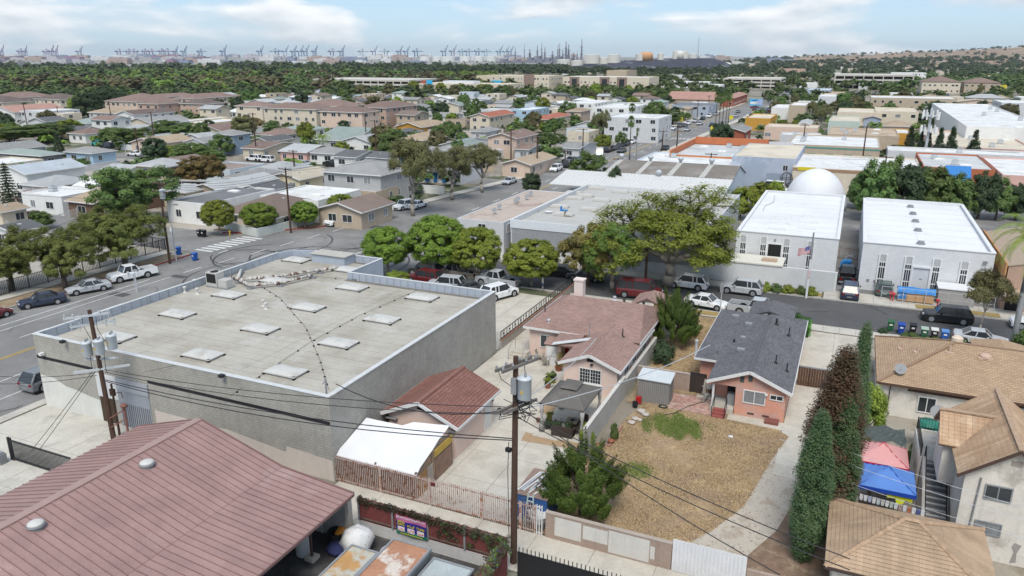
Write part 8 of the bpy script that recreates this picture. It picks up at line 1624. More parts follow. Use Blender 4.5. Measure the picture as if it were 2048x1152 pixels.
for i in range(12):arb.beam((3.7+i*.43,-2.2,2.66),(4.0+i*.39,-.06,5.56),.05,.05)
part('awning_rib',arb,mat('awning_rib',(.03,.17,.45),.6,.1),g3)
house_ab('pale pink block right of the blue awning unit',170,200,26.9,46,5,'flat','a','white','pink',items=3,wins=False);house_ab('white-roofed block behind blue awning unit',205,215,8,44,5,'flat','a','white','lgrey',items=3,wins=False);house_ab('white gable end unit beside the beige shed',241,249,-20,-9,4.5,'flat','a','white','lgrey',items=1,wins=False)
for i,(px_,py_,c,k)in enumerate(((1628,282,'white','van'),(1600,300,'grey','suv'),(1905,330,'white','van'))):car('%s vehicle parked in the industrial yard'%('white boxy','dark grey','second white')[i],k,c,*AB(px_,py_),0,simple=True)
car('white box van beside the blue-grey block','van','white',164,-14.2,0,simple=True);car('white pickup with camper in front of blue-grey block','pickup','white',161,-12.6,math.pi,simple=True)
rf_=random.Random(21);ORD=['','second ','third ','fourth ','fifth ','sixth ','seventh ','eighth ','ninth ','tenth ']
SEEN={}
def where(a,b):
 l=min(LAND,key=lambda q:(q[0]-a)**2+(q[1]-b)**2);da,db=a-l[0],b-l[1]
 rel=('beyond ' if da>0 else 'in front of ')if abs(da)>abs(db)else('to the right of ' if db>0 else 'to the left of ')
 return rel+l[2]
def uniq(kind,a,b):
 s=kind+' '+where(a,b);n=SEEN.get(s,0);SEEN[s]=n+1
 return(ORD[n]+s)if n<10 else 'very distant '+s if n==10 else 'most distant '+s
LANDN=list(LAND);nfill=0
for ai in range(26):
 for bi in range(26):
  a,b=96+ai*15.5+rf_.uniform(-2,2),-345+bi*14+rf_.uniform(-2,2)
  if a>470 or b>(-78 if a<160 else-72):continue
  if 142<a+6 and a-4<158 and b<-66:continue
  if 224<a+8 and a-4<240 and b<-66:continue
  x,y=W(a,b);u=x/y
  if abs(u)>.75:continue
  w_,d_=rf_.uniform(7.5,11),rf_.uniform(7.5,12)
  if occupied(a,a+d_,b,b+w_,1.0)or rf_.random()<.2 or nfill>=175:continue
  rk=rf_.choice(['brown','grey','lgrey','taupe','lgrey','dgrey','green','lgrey','grey','white','white']);wk=rf_.choice(['white','cream','lgrey','white','cream','tan','blue','white'])
  kd=rf_.choice(['gable','hip','gable','flat'])
  words={'brown':'brown','grey':'grey','lgrey':'pale grey','taupe':'taupe','tan':'tan','dgrey':'charcoal','green':'grey-green','white':'white'}[rk]
  house_ab(uniq('%s-roofed %s house'%(words,{'white':'white','cream':'cream','lgrey':'pale','peach':'peach','tan':'tan','blue':'bluish'}[wk]),a,b),a,a+d_,b,b+w_,2.9 if rf_.random()<.8 else 5.4,kd,rf_.choice('ab'),rk,wk,vents=1,group='houses of the tract');nfill+=1
print('filler',nfill)
def ordw(n):
 o1=' first second third fourth fifth sixth seventh eighth ninth tenth eleventh twelfth thirteenth fourteenth fifteenth sixteenth seventeenth eighteenth nineteenth'.split(' ')
 return o1[n]if n<20 else{2:'twenty',3:'thirty',4:'forty'}[n//10]+('-'+o1[n%10]if n%10 else 'th')
# ------------------------------------------------------------------ traced trees of the middle distance
MT=[(80,282,240,150,'bigbroad','wide yellow-green tree at far left tract'),(20,284,246,70,'broadyellow','yellow-green tree by left edge tract house'),(140,272,237,60,'broadyellow','bright tree behind the white block end'),(122,322,264,30,'cone','dark narrow column tree by blue house'),(262,296,250,92,'bigbroad','wide flat-topped hedge tree in the tract'),(225,290,252,60,'broad','left part tree of the flat hedge clump'),(360,278,235,110,'bigbroad','wide dark bush tree before the clinic'),(418,266,238,30,'broaddark','dark pointed tree beside the clinic'),(385,330,283,90,'broad','green tree behind the rusty big tree'),(430,330,296,60,'broad','round green tree at street of white suvs'),(345,320,290,60,'broadyellow','light green tree left of the rusty tree'),(180,243,178,62,'broaddark','very dark tall tree beside white long block'),(160,236,190,48,'broadyellow','bright green tree over the dark tall tree'),(215,215,170,50,'broaddark','second very dark tree by cream apartments'),(95,212,186,40,'broaddark','dark tree behind the salmon-roofed house'),(60,214,188,30,'broaddark','dark tree pair mate by salmon roof'),(245,216,178,40,'broaddark','dark wide tree above white two-storey house'),(440,230,195,38,'broaddark','dark palm-like tree before the salmon block'),(473,228,203,26,'broaddark','dark tree right of fan palm at apartments'),(540,232,205,28,'broad','thin green tree before cream apartments'),(565,238,210,22,'broadolive','thin olive tree before cream apartments'),(595,240,206,24,'broadolive','slim tree near the middle of cream apartments'),(628,245,223,20,'broadolive','slim tree at pink apartments left end'),(665,250,228,18,'broadolive','slim olive tree before pink apartments'),(708,247,222,20,'broadolive','slim tree at pink apartments right end'),(735,258,207,46,'bigbroad','dark round tree right of the pink apartments'),(780,248,206,44,'broaddark','dark tree before the broad salmon apartments'),(805,250,212,40,'broaddark','dark tree by the lamp and salmon apartments'),(840,246,210,44,'broaddark','dark tree before twin-gabled orange house'),(880,240,200,40,'broaddark','dark tree left of the cypress wall'),(618,258,238,24,'bush','round green bush at the apartment street'),(660,265,255,60,'bush','dark hedge along the back street'),(500,262,232,60,'bigbroad','green tree clump right of the clinic'),(545,262,240,50,'broad','green tree clump behind the white cottage'),(582,258,242,36,'broad','small green tree before the long cream apartments'),(648,315,262,40,'featherpalm','feather palm over the white grey-roofed cottage'),(590,282,262,40,'featherpalm','short palm beside brown hip-roofed white house'),(684,312,281,36,'broadyellow','yellow-green shrub tree in the tract centre'),(722,330,298,42,'bigbroad','round olive tree before the charcoal cottage'),(766,332,306,24,'broad','bright round tree beside the motel'),(628,342,325,22,'bush','bright round bush by parked black pickup'),(745,300,288,20,'bush','yellow bush at the pink yard wall'),(895,290,236,58,'bigbroad','wide olive tree right of twin-gabled house'),(870,268,252,40,'broad','green trees before the tan house'),(925,300,262,34,'broad','green palm-like tree left of peach house'),(905,250,225,34,'broadyellow','bright tree left of the cypress wall foot'),(945,250,192,36,'bigbroad','tall dark cypress wall behind red-roofed house'),(1000,252,229,60,'bigbroad','green tree in front of the red-roofed house'),(1065,252,226,44,'broaddark','dark shrubby tree left of red hip roof'),(1110,270,232,50,'bigbroad','dark olive tree below the red hip roof'),(1092,268,243,40,'broadyellow','bright green tree in the front of olive tree'),(1100,298,258,60,'bigbroad','bright green tree beside peach house end'),(1105,328,290,60,'bigbroad','green tree behind the white picket fence'),(1200,290,216,50,'gum','tall pale gum tree before the grey block'),(1205,302,268,40,'ficus','round bright ficus at avenue edge'),(1242,292,262,28,'broad','green tree by the avenue palm'),(1272,280,256,44,'broadolive','brownish shrub tree before grey block'),(1150,252,228,36,'broad','dark green tree before tan hip peach house'),(1255,200,172,60,'bigbroad','dark round tree mass above white apartments'),(1300,205,180,60,'bigbroad','dark tree mass left of red tile shops'),(1335,215,190,30,'broaddark','dark round tree by commercial block'),(1345,248,212,56,'bigbroad','dark tree clump behind the grey block end'),(1370,240,224,30,'broad','small dark tree by red shop wall'),(1405,232,220,20,'bush','street bush on far avenue left'),(1540,256,240,20,'ficus','round street tree by car lot'),(1564,256,239,22,'ficus','second round street tree by the car lot'),(1592,258,239,20,'ficus','third round street tree by car lot'),(1606,248,225,36,'broad','dark tree left of the tall pines'),(1640,262,206,46,'gum','tall slender pine pair beside mint warehouse'),(1622,240,200,40,'gum','tall palm-like pine left of the pair'),(1632,206,190,34,'broad','dark round tree before white warehouse'),(1684,212,184,38,'broad','dark dense tree right of white warehouse'),(1715,215,184,26,'broaddark','very dark round tree above bow-roofed hall'),(1684,256,239,20,'cone','small pointed tree against mint wall'),(1705,235,222,26,'bush','dark shrubs before the bow-roofed hall'),(1866,232,198,54,'bigbroad','large round yellow-green tree right of the halls'),(1920,250,222,60,'bigbroad','wide round tree before big white warehouse'),(1950,258,230,40,'broad','tree at the corner of big white warehouse'),(1835,248,226,36,'broaddark','dark tree behind cone cypresses'),(1870,252,228,40,'broad','green tree behind the cell mast'),(1790,228,218,34,'broaddark','dark shrub before second hall'),(1985,202,182,30,'broaddark','dark tree left of the red-sign shop'),(2030,216,196,36,'broaddark','dark round tree below red sign'),(1955,205,165,20,'gum','dead-looking palm skirted tree near upper right'),(105,348,336,50,'bush','sparse bush before the long pale-roofed house'),(165,330,318,40,'bush','green bush by light blue house'),(90,412,384,50,'bushyellow','yellow-green bush by white compound'),(85,458,420,60,'broad','green tree behind left pines'),(155,420,402,60,'bush','low bright bush before the white compound gate'),(585,452,420,50,'broad','dark shrub behind the corner wall'),(540,460,438,50,'bush','shrubs along the inner corner wall'),(740,400,390,60,'bush','row of small shrubs by green lawn'),(700,350,338,40,'bush','low shrub before the grey apartment house')]
for px_,py_,tp_,wd_,k,l in MT:tree_px(l,k,px_,py_,tp_,wd_)
for i,(px_,py_,tp_,w_)in enumerate(((1430,263,186,16),(1437,261,190,16),(1444,257,187,15),(1451,252,182,15),(1456,247,188,14))):tree_px('%s of five tall fan palms beside the avenue'%('first','second','third','fourth','fifth')[i],'fanpalm',px_,py_,tp_,w_,name='palm_tree',var=0,group='tall avenue fan palms')
for px_,py_,tp_,w_,l in((1259,320,235,18,'tall fan palm at the white factory corner'),(1262,268,209,18,'tall fan palm before white apartments'),(1288,257,217,17,'fan palm in front of grey block'),(465,232,196,18,'fan palm before the salmon apartments'),(510,246,212,16,'fan palm before pale yellow apartments'),(375,232,212,16,'small fan palm at the salmon block'),(822,238,212,16,'fan palm by the broad salmon apartments'),(1272,322,258,6,'leaning bare palm trunk at factory roof edge')):tree_px(l,'fanpalm',px_,py_,tp_,w_,name='palm_tree',var=0)
rt_=random.Random(77);nt_=0;nfw=0
for i in range(900):
 a,b=rt_.uniform(94,520),rt_.uniform(-345,-70)
 x,y=W(a,b)
 if abs(x/y)>.72 or occupied(a,a,b,b,2.2)or nt_>=105:continue
 if(142<a<160 or 224<a<240)or(b>-74 and a<250)or(b>-66):continue
 if b>-84 and a<110:continue
 TAKEN.append((a-3,a+3,b-3,b+3));k=rt_.choice(['broad','broad','broaddark','broadolive','broadyellow','bush','broad'])
 tree(uniq({'broad':'green yard tree','broaddark':'dark yard tree','broadolive':'olive yard tree','broadyellow':'bright yard tree','bush':'low round shrub'}[k],a,b),k,a,b,rt_.uniform(5,10)if k!='bush' else rt_.uniform(2,3.2),rt_.uniform(.85,1.15),group='yard trees of the tract');nt_+=1
for i in range(60):
 a,b=rt_.uniform(215,520),rt_.uniform(-40,90);x,y=W(a,b)
 if abs(x/y)>.72 or occupied(a,a,b,b,2.5):continue
 TAKEN.append((a-3,a+3,b-3,b+3));k=rt_.choice(['broad','broaddark','broadolive','broad'])
 tree(uniq({'broad':'green shop-side tree','broaddark':'dark shop-side tree','broadolive':'olive shop-side tree'}[k],a,b),k,a,b,rt_.uniform(5,9),1,group='trees between the shops');nt_+=1
for i in range(160):
 a,b=rt_.uniform(92,230),rt_.uniform(-230,-84);L_w=rt_.uniform(6,14);al=rt_.random()<.5;x,y=W(a,b)
 if nfw>=44 or abs(x/y)>.72 or(140<a<160)or occupied(a,a+(L_w if al else .3),b,b+(.3 if al else L_w),.2):continue
 nfw+=1;solo('yard_wall',uniq(('low white yard wall','low tan yard wall','low grey yard wall')[nfw%3],a,b),'wall',MB().box(0,.25 if al else L_w,0,L_w if al else .25,-.05,1.5).box(-.04,(.25 if al else L_w)+.04,-.04,(L_w if al else .25)+.04,1.5,1.57),wmat(('white','tan','lgrey')[nfw%3]),a,b,0,0,'yard walls of the tract')
for i in range(160):
 a,b=rt_.uniform(232,560),rt_.uniform(-36,130);w_,d_=rt_.uniform(9,22),rt_.uniform(10,20);x,y=W(a,b)
 if abs(x/y)>.74 or occupied(a,a+d_,b,b+w_,2):continue
 if b<-30 and a<270:continue
 rk=rt_.choice(['white','lgrey','cream','white','tan','brown']);wk=rt_.choice(['white','tan','cream','lgrey','peach']);kd=rt_.choice(['flat','flat','gable','hip'])
 house_ab(uniq('%s-roofed %s workshop'%({'white':'white','lgrey':'pale grey','cream':'cream','tan':'tan','brown':'brown'}[rk],{'white':'white','tan':'tan','cream':'cream','lgrey':'grey','peach':'peach'}[wk]),a,b),a,a+d_,b,b+w_,rt_.uniform(3,5.2),kd,'a',rk,wk,name='workshop',cat='workshop',group='workshops east of the avenue')
# ------------------------------------------------------------------ vehicles further off
def av(a):
 t=(a-120)/360;return-61.9+8*t
FC_=0
far_cars=[(250,-64.2,0),(262,-64.0,1),(226,-64.9,2),(232,-64.8,3),(220,-64.9,4),(214,-65,2),(239,-64.6,0),(246,-64.5,5),(274,-63.6,1),(282,-63.4,2),(292,-63.2,0),(304,-62.9,4),(318,-62.6,0),(330,-62.2,1),(345,-61.8,2),(360,-61.6,0),(375,-61,1),(180,-65,2),(190,-65,3),(172,-65,0),(150,-67.5,1)]
for i,(a,b,c)in enumerate(far_cars):car('%s car in the kerb row along the avenue, %s listed from the junction'%(('white','silver','black','navy','grey','blue')[c],ordw(i+1)),('sedan','suv')[i%2],('white','silver','black','navy','dgrey','blue')[c],a,b,math.pi/2,group='cars along the avenue kerb',simple=True)
for i,(px_,py_,c)in enumerate(((1316,284,'grey'),(1369,254,'dgrey'),(1374,262,'silver'),(1399,250,'silver'),(1424,253,'black'),(1329,270,'grey'),(1243,305,'dgrey'),(1320,278,'black'),(1476,226,'grey'),(1471,234,'silver'),(1330,300,'black'),(1218,303,'black'))):car('%s car driving on the avenue, %s from the near end'%(c.replace('dgrey','dark grey'),('fourth','ninth','eighth','tenth','seventh','sixth','second','fifth','twelfth','eleventh','third','first')[i]),'sedan',c,*AB(px_,py_),math.pi/2,group='cars driving on the avenue',simple=True)
car_px('white cab-over truck parked on the avenue','van','white',(1198,318),(1200,306),simple=True)
for px_,py_,k,c,l in((509,322,'suv','white','left white suv before the cream porch bungalow'),(533,324,'suv','white','right white suv before cream porch bungalow'),(668,333,'pickup','black','black pickup parked before grey apartment house'),(270,312,'sedan','white','white sedan on the tract street'),(305,304,'suv','grey','grey suv parked by the wide dark bush'),(200,292,'pickup','teal','turquoise old pickup by light blue house'),(215,296,'suv','navy','dark blue suv by the turquoise pickup'),(607,332,'sedan','silver','silver sedan parked behind bright round bush'),(710,292,'sedan','white','white sedan in the tract drive'),(98,412,'suv','black','dark suv in white compound yard'),(65,438,'sedan','red','red car behind the left pine'),(22,278,'suv','silver','silver suv at the far left lot'),(1142,326,'suv','grey','grey suv by white picket fence')):car(l,k,c,*AB(px_,py_),0 if c!='black' else math.pi,simple=True)
rc_=random.Random(5);fm_={}
def tinycar(c):
 if c not in fm_:fm_[c]=MB().box(-2.3,2.3,-.9,.9,.3,1.0).add([(-1.5,-.8,1.0),(1.8,-.8,1.0),(1.8,.8,1.0),(-1.5,.8,1.0),(-.8,-.7,1.55),(1.2,-.7,1.55),(1.2,.7,1.55),(-.8,.7,1.55)],[(4,5,6,7),(0,1,5,4),(1,2,6,5),(2,3,7,6),(3,0,4,7)],1).box(-2.2,2.2,-.85,.85,.02,.3,2).mesh('parked_car',[cmat(c),GLASS,DARK])
 return fm_[c]
for i in range(46):
 px_,py_=rc_.uniform(1498,1590),rc_.uniform(217,238);a,b=AB(px_,py_);c=rc_.choice(['white','white','white','silver','dgrey','blue','red'])
 if occupied(a,a,b,b,1.5):continue
 solo('parked_car',c.replace('dgrey','dark grey')+' car standing in the crowded sales lot behind ochre shop','car',tinycar(c),None,a,b,.05,rc_.choice([0,math.pi/2]),'cars in the sales lot')
for i in range(34):
 px_,py_=rc_.uniform(1560,1960),rc_.uniform(184,192);a,b=AB(px_,py_)
 if occupied(a,a,b,b,1.5):continue
 c=rc_.choice(['white','silver','dgrey','blue']);solo('parked_car','far '+c.replace('dgrey','dark grey')+' car parked among upper right shops','car',tinycar(c),None,a,b,.05,rc_.choice([0,math.pi/2]),'cars among far shops')
# ------------------------------------------------------------------ billboards
def billboard(label,x0,x1,y0,y1,dist,mats,stripes=()):
 p,q=on_ray(x0,y1,dist=dist),on_ray(x1,y0,dist=dist);a,b=(p.x*SA+p.y*CA),(p.x*CA-p.y*SA);t=thing('billboard',label,'billboard',a,b,0,YAW);w_=q.x-p.x;h0,h1_=p.z,q.z
 part('face',MB().box(0,w_,-.1,.1,h0,h1_),mats[0],t);part('frame',MB().box(-.2,w_+.2,-.06,.2,h0-.4,h0).box(-.2,w_+.2,-.06,.2,h1_,h1_+.2),GREYM,t);part('post',MB().tube((w_*.5,.3,0),(w_*.5,.3,h0),.5,None,8),GREYM,t)
 for(u0,u1,v0,v1,m_)in stripes:part('print',MB().box(u0*w_,u1*w_,-.14,-.101,h0+(h1_-h0)*v0,h0+(h1_-h0)*v1),m_,t)
BLU=mat('board_blue',(.02,.14,.42),.6,.1);CYA=mat('board_cyan',(.04,.42,.68),.6,.1)
billboard('blue billboard with white print above the apartment tract',275,301,175,163,650,[BLU],((.1,.9,.55,.8,WHITE),(.3,.7,.25,.5,WHITE)))
billboard('cyan billboard over the far avenue lots',1500,1524,211,198,430,[CYA],((.05,.6,.4,.8,WHITE),(.62,.98,.1,.9,mat('board_mixed',(.35,.4,.6),.6,.4,2)),(.2,.6,.1,.3,BLU)))
billboard('yellow billboard above the upper right shops',1995,2012,181,170,620,[YS],((.1,.9,.6,.75,mat('print_olive',(.3,.25,.05),.6,.1)),(.1,.8,.3,.45,MATS['print_olive'])))
billboard('small tan billboard left of blue billboard',215,222,173,164,660,[mat('board_tan',(.5,.36,.24),.7,.1)],((.2,.8,.4,.6,DARK),));billboard('small yellowish billboard nearest blue billboard',257,263,177,167,655,[mat('board_straw',(.5,.42,.14),.7,.1)],((.3,.8,.3,.7,mat('board_tan2',(.4,.3,.2),.7,.1)),))
# ------------------------------------------------------------------ far offices and decks
def base_fp(x0,x1,yt,yb):
 """front face between photo columns x0..x1: grid depth, b range and height from its base and top rows"""
 a,b1_=AB(x1,yb);p=on_ray(x0,yb,a=a);b0_=p.x*CA-p.y*SA;x,y=W(a,b1_);v=(yt-576)/F_PX
 return a,b0_,b1_,CAM_H-(ST+v*CT)/(CT-v*ST)*y
def deck(label,x0,x1,yt,yb,lv,d_=50):
 aN,bL,bN,z=base_fp(x0,x1,yt,yb);w_=bN-bL
 t=thing('parking_structure',label,'parking structure',aN,bL);dz=z/lv;TAKEN.append((aN,aN+d_,bL,bN))
 part('dark_infill',MB().box(1,w_-1,1.5,d_-1,0,z-.6),DARK,t)  # solid near-black block, stands in for the shade inside the open levels
 for i in range(lv):part('deck',MB().box(0,w_,0,d_,dz*(i+1)-1.4,dz*(i+1)),mat('deck_cream',(.52,.49,.44),.8,.08),t)
 n=int(w_/7);cm_=MB().box(-.4,.4,-.2,.4,0,z-.2).mesh('column',MATS['deck_cream']);lm_=MB().box(-.08,.08,-.08,.08,z,z+3).mesh('light_mast',GALV)
 for i in range(n+1):part('column',cm_,None,t,loc=(i*w_/n,0,0))
 for i in range(0,n,3):part('light_mast',lm_,None,t,loc=(i*w_/n,d_*.5,0))
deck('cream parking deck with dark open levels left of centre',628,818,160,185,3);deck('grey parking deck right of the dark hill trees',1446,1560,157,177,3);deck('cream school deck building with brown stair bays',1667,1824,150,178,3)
H2=[('long beige office with slot windows and white roof boxes',832,1015,169,189,'flat','cream','cream',dict(storeys=2)),('cream office block behind the beige office',975,1098,152,183,'flat','cream','cream',dict(storeys=3)),('big cream office with brown portal bays',1125,1297,155,186,'flat','white','cream',dict(storeys=2)),('tan penthouse box above the big cream office',1212,1252,141,180,'flat','tan','tan',dict(wins=False)),('long low white store beyond cream office',1300,1418,165,176,'flat','white','white',dict(wins=False)),('orange-pink hotel block below the right hillside',1553,1607,138,150,'flat','tan','salmon',dict(storeys=3)),('brown tiled apartments left half at upper right',1840,1920,164,187,'hip','brown','cream',dict(storeys=2)),('brown tiled apartments right half at upper right',1925,2000,166,187,'hip','brown','tan',dict(storeys=2)),('white flat store row behind the school deck',1780,1850,146,165,'flat','white','white',dict()),('yellow-cream block topping the office roofs',953,985,151,180,'flat','cream','paleyellow',dict(wins=False)),('blue trimmed market by the upper avenue',1585,1660,180,192,'flat','blue','steel',dict(wins=False))]
for l_,x0,x1,yt,yb,kd,rk,wk,kw in H2:
 aN,bL,bN,z=base_fp(x0,x1,yt,yb);LAND.append((aN+10,(bL+bN)/2,'the '+' '.join(l_.split()[:4])));house_ab(l_,aN,aN+32,bL,bN,max(4,z),kd,'b',rk,wk,**kw)
bo=[o for o in C.objects if o.get('label','').startswith('big cream office')][0];MBR=mat('brown_panel',(.25,.18,.15),.8,.08)
for x in(6,31,45):part('brown_panel',MB().box(x,x+8,-.4,-.02,0,11.5).box(x+2,x+6,-.6,-.41,1.5,10,1),[MBR,GLASS],bo)
bo=[o for o in C.objects if o.get('label','').startswith('cream office block')][0];part('blue_glass',MB().box(4,14,-.4,-.02,1,8),CYA,bo);part('brown_panel',MB().box(33,42,-.4,-.02,0,13.2),MBR,bo)
bo=[o for o in C.objects if o.get('label','').startswith('long beige office')][0];part('blue_sign',MB().box(10,15,-.5,-.02,2,9.5),CYA,bo);part('roof_box',MB().box(3,9,3,9,7,9),mat('roofbox_red',(.33,.08,.06),.7,.1),bo);part('roof_box',MB().box(22,48,4,16,7,9),WTR,bo)
# ------------------------------------------------------------------ tree masses (too many to count)
def lowcrown(seed,n=90):
 rg=np.random.default_rng(seed);cs,rs=ell((0,0,.58),(.40,.40,.34),14,.17,seed,.75,-.5);cs=np.array(cs);idx=rg.integers(0,14,n)
 d=rg.normal(size=(n,3));d/=np.linalg.norm(d,axis=1)[:,None];pos=cs[idx]+d*.16*rg.random((n,1))**.4;oc=pos-np.array([0,0,.35]);oc/=np.linalg.norm(oc,axis=1)[:,None]
 nm=d*.45+oc*.9+np.array([0,0,.35])+rg.normal(size=(n,3))*.2;nm/=np.linalg.norm(nm,axis=1)[:,None]
 t=np.cross(nm,rg.normal(size=(n,3)));t/=np.linalg.norm(t,axis=1)[:,None];b=np.cross(nm,t);s=.135*rg.uniform(.6,1.3,n)[:,None]
 return np.stack([pos-t*s,pos+b*s*.8,pos+t*s,pos-b*s*.8],1)
LOWC=[lowcrown(i)for i in range(5)]
def mass(name,pts,hs,m,seed,zs=None):
 rg=np.random.default_rng(seed);out_=[]
 for i,(p,h)in enumerate(zip(pts,hs)):
  v=LOWC[i%5];th=rg.uniform(0,6.28);c_,s_=math.cos(th),math.sin(th);wd=rg.uniform(.8,1.7)
  q=np.empty_like(v);q[...,0]=(v[...,0]*c_-v[...,1]*s_)*h*wd+p[0];q[...,1]=(v[...,0]*s_+v[...,1]*c_)*h*wd+p[1];q[...,2]=v[...,2]*h*1.05-h*.12+(zs[i]if zs is not None else 0);out_.append(q)
 o=link(D.objects.new(name,quadmesh(name,np.concatenate(out_),m)));o['kind']='stuff';o['label']='distant mass of trees';return o
rg=np.random.default_rng(11)
def band(n,d0,d1,px0,px1,h0,h1,keep=None):
 d=d0*(d1/d0)**rg.random(n);x=(rg.uniform(px0,px1,n)-1024)/F_PX*d/CT*1.0;h=rg.uniform(h0,h1,n);P_=[];H_l=[]
 for i in range(n):
  a,b=x[i]*SA+d[i]*CA,x[i]*CA-d[i]*SA
  if not occupied(a,a,b,b,4):P_.append((x[i],d[i]));H_l.append(h[i])
 return P_,H_l
LF_D=leafmat('far_leaf_dark',(.035,.058,.026),(.085,.115,.045),.2);LF_G=leafmat('far_leaf_green',(.10,.17,.03),(.22,.30,.055),.25);LF_B=leafmat('far_leaf_brown',(.08,.072,.038),(.15,.125,.06),.2);LF_M=leafmat('far_leaf_mid',(.058,.098,.03),(.135,.185,.055),.22)
for(n,d0,d1,x0,x1,h0,h1,m_,s)in((620,800,1350,-60,830,5,12,LF_G,1),(200,760,1350,-60,830,7,15,LF_M,21),(90,760,1400,-60,900,9,17,LF_D,22),(60,700,1100,-60,900,8,14,LF_B,23),(300,1000,1250,480,1000,6,9,LF_G,8),(240,1450,1900,-60,900,8,22,LF_D,2),(200,1350,1900,-60,1000,8,16,LF_M,3),(170,600,760,-60,640,7,14,LF_B,4),(120,600,800,-60,640,6,12,LF_G,24),(160,600,720,-60,660,8,12,LF_M,5),(300,620,820,620,1130,8,12,LF_M,6),(130,620,800,640,960,8,13,LF_B,7),(260,1150,1900,840,1130,10,16,LF_D,9),(260,640,1000,1100,1700,6,10,LF_M,10),(360,950,1900,1400,2110,8,13,LF_D,12),(240,600,1000,1650,2110,7,11,LF_M,13),(220,1100,1600,1120,1460,8,12,LF_D,14),(160,470,600,820,1450,6,9,LF_M,15),(220,470,600,-60,820,5,9,LF_M,16),(100,470,620,-60,900,6,10,LF_D,17),(420,1900,3600,-60,1700,4,8,LF_D,18),(110,450,600,1500,2110,5,8,LF_M,19)):
 P_,H_l=band(n,d0,d1,x0,x1,h0,h1);mass('distant_trees',P_,H_l,m_,s,[float(np.interp(p[1],[2400,4800],[0,25]))if p[0]<800 else 0 for p in P_])
sh_p,sh_h=[],[]
for i in range(2600):
 a,b=rt_.uniform(92,520),rt_.uniform(-345,110);x,y=W(a,b)
 if abs(x/y)>.75 or occupied(a,a,b,b,.6)or(b>-74 and b<-42)or(142<a<160 and b<-66)or(224<a<240 and b<-66)or(a<212 and b>-50):continue
 sh_p.append((x,y));sh_h.append(rt_.uniform(1.2,4.2))
h_=len(sh_p)//3
for k,m_ in enumerate((LF_M,LF_G,LF_D)):mass('shrubbery',sh_p[k*h_:(k+1)*h_],sh_h[k*h_:(k+1)*h_],m_,60+k)
for(x0,x1,d0,d1)in((520,640,1150,1330),(700,860,1240,1400),(960,1010,1150,1260)):
 pts=[((x0-1024)/F_PX*d0,d0),((x1-1024)/F_PX*d0,d0),((x1-1024)/F_PX*d1,d1),((x0-1024)/F_PX*d1,d1)]
 o=link(D.objects.new('park_lawn',MB().sheet(pts).mesh('park_lawn',MATS['green_lawn'])));o.location.z=.2;o['kind']='structure'
def plain_z(d):return float(np.interp(d,[0,2400,4800,20000],[0,0,25,25]))
vs=[];ds=[2380,2700,3100,3600,4200,4800,5600,7000,9500]
for d in ds:
 for i in range(13):px_=-500+i*170;vs.append(((px_-1024)/F_PX*d*1.03,d,plain_z(d)-.3-(2 if d==2380 else 0)))
o=link(D.objects.new('far_plain',MB().add(vs,[(j*13+i,j*13+i+1,(j+1)*13+i+1,(j+1)*13+i)for j in range(len(ds)-1)for i in range(12)]).mesh('far_plain',mat('far_plain_ground',(.30,.29,.27),1,.2,.01,col2=(.10,.115,.08),thr=(.5,.6),sc2=.01))));o['kind']='structure'
# ------------------------------------------------------------------ dark tank hill
def at_px(px_,d):return(px_-1024)/F_PX*d*1.03
def zpx(py_,d):return CAM_H+(HOR-py_)/F_PX*d*1.09
HD=1850
prof=[(1040,133),(1095,131),(1150,128),(1200,125),(1240,122),(1290,119),(1340,116.5),(1395,115.5),(1412,119),(1428,126),(1448,133),(1470,136)]
vs=[];fs=[];nx=len(prof)
for j in range(7):
 t=j/6
 for(px_,py_)in prof:
  zt=max(0,zpx(py_,HD));d=HD-230*(1-t);vs.append((at_px(px_,HD)*(d/HD)**.3,d,zt*t**.9-.5))
for px_,py_ in prof:vs.append((at_px(px_,HD),HD+260,max(0,zpx(py_,HD))-.5))
for j in range(7):
 for i in range(nx-1):fs.append((j*nx+i,j*nx+i+1,(j+1)*nx+i+1,(j+1)*nx+i))
o=link(D.objects.new('hill',MB().add(vs,fs).mesh('hill',mat('dark_tarp_hill',(.035,.035,.05),.8,.3,.02,col2=(.16,.155,.17),thr=(.56,.62),sc2=.03,stretch=(1,.15,.15)),True)));o['kind']='structure'
def tank(label,px_,py_,wpx,hpx,m,d=HD+20,dome=False,base=None):
 r=wpx/2*d/F_PX;z0=base if base is not None else zpx(py_,d);h=hpx*d/F_PX*1.06;x=at_px(px_,d);a,b=x*SA+d*CA,x*CA-d*SA
 pr=[(r,-4),(r,h*.6),(r*.9,h*.8),(r*.6,h*.95),(r*.1,h)]if dome else[(r,-4),(r,h),(r*.5,h+.8),(.1,h+1)]
 return solo('storage_tank',label,'tank',MB().lathe(pr,18),m,a,b,z0,0,'storage tanks on the dark hill',smooth=dome)
TWH=mat('tank_cream',(.62,.60,.54),.6,.06);TOR=mat('tank_orange',(.55,.30,.14),.6,.08)
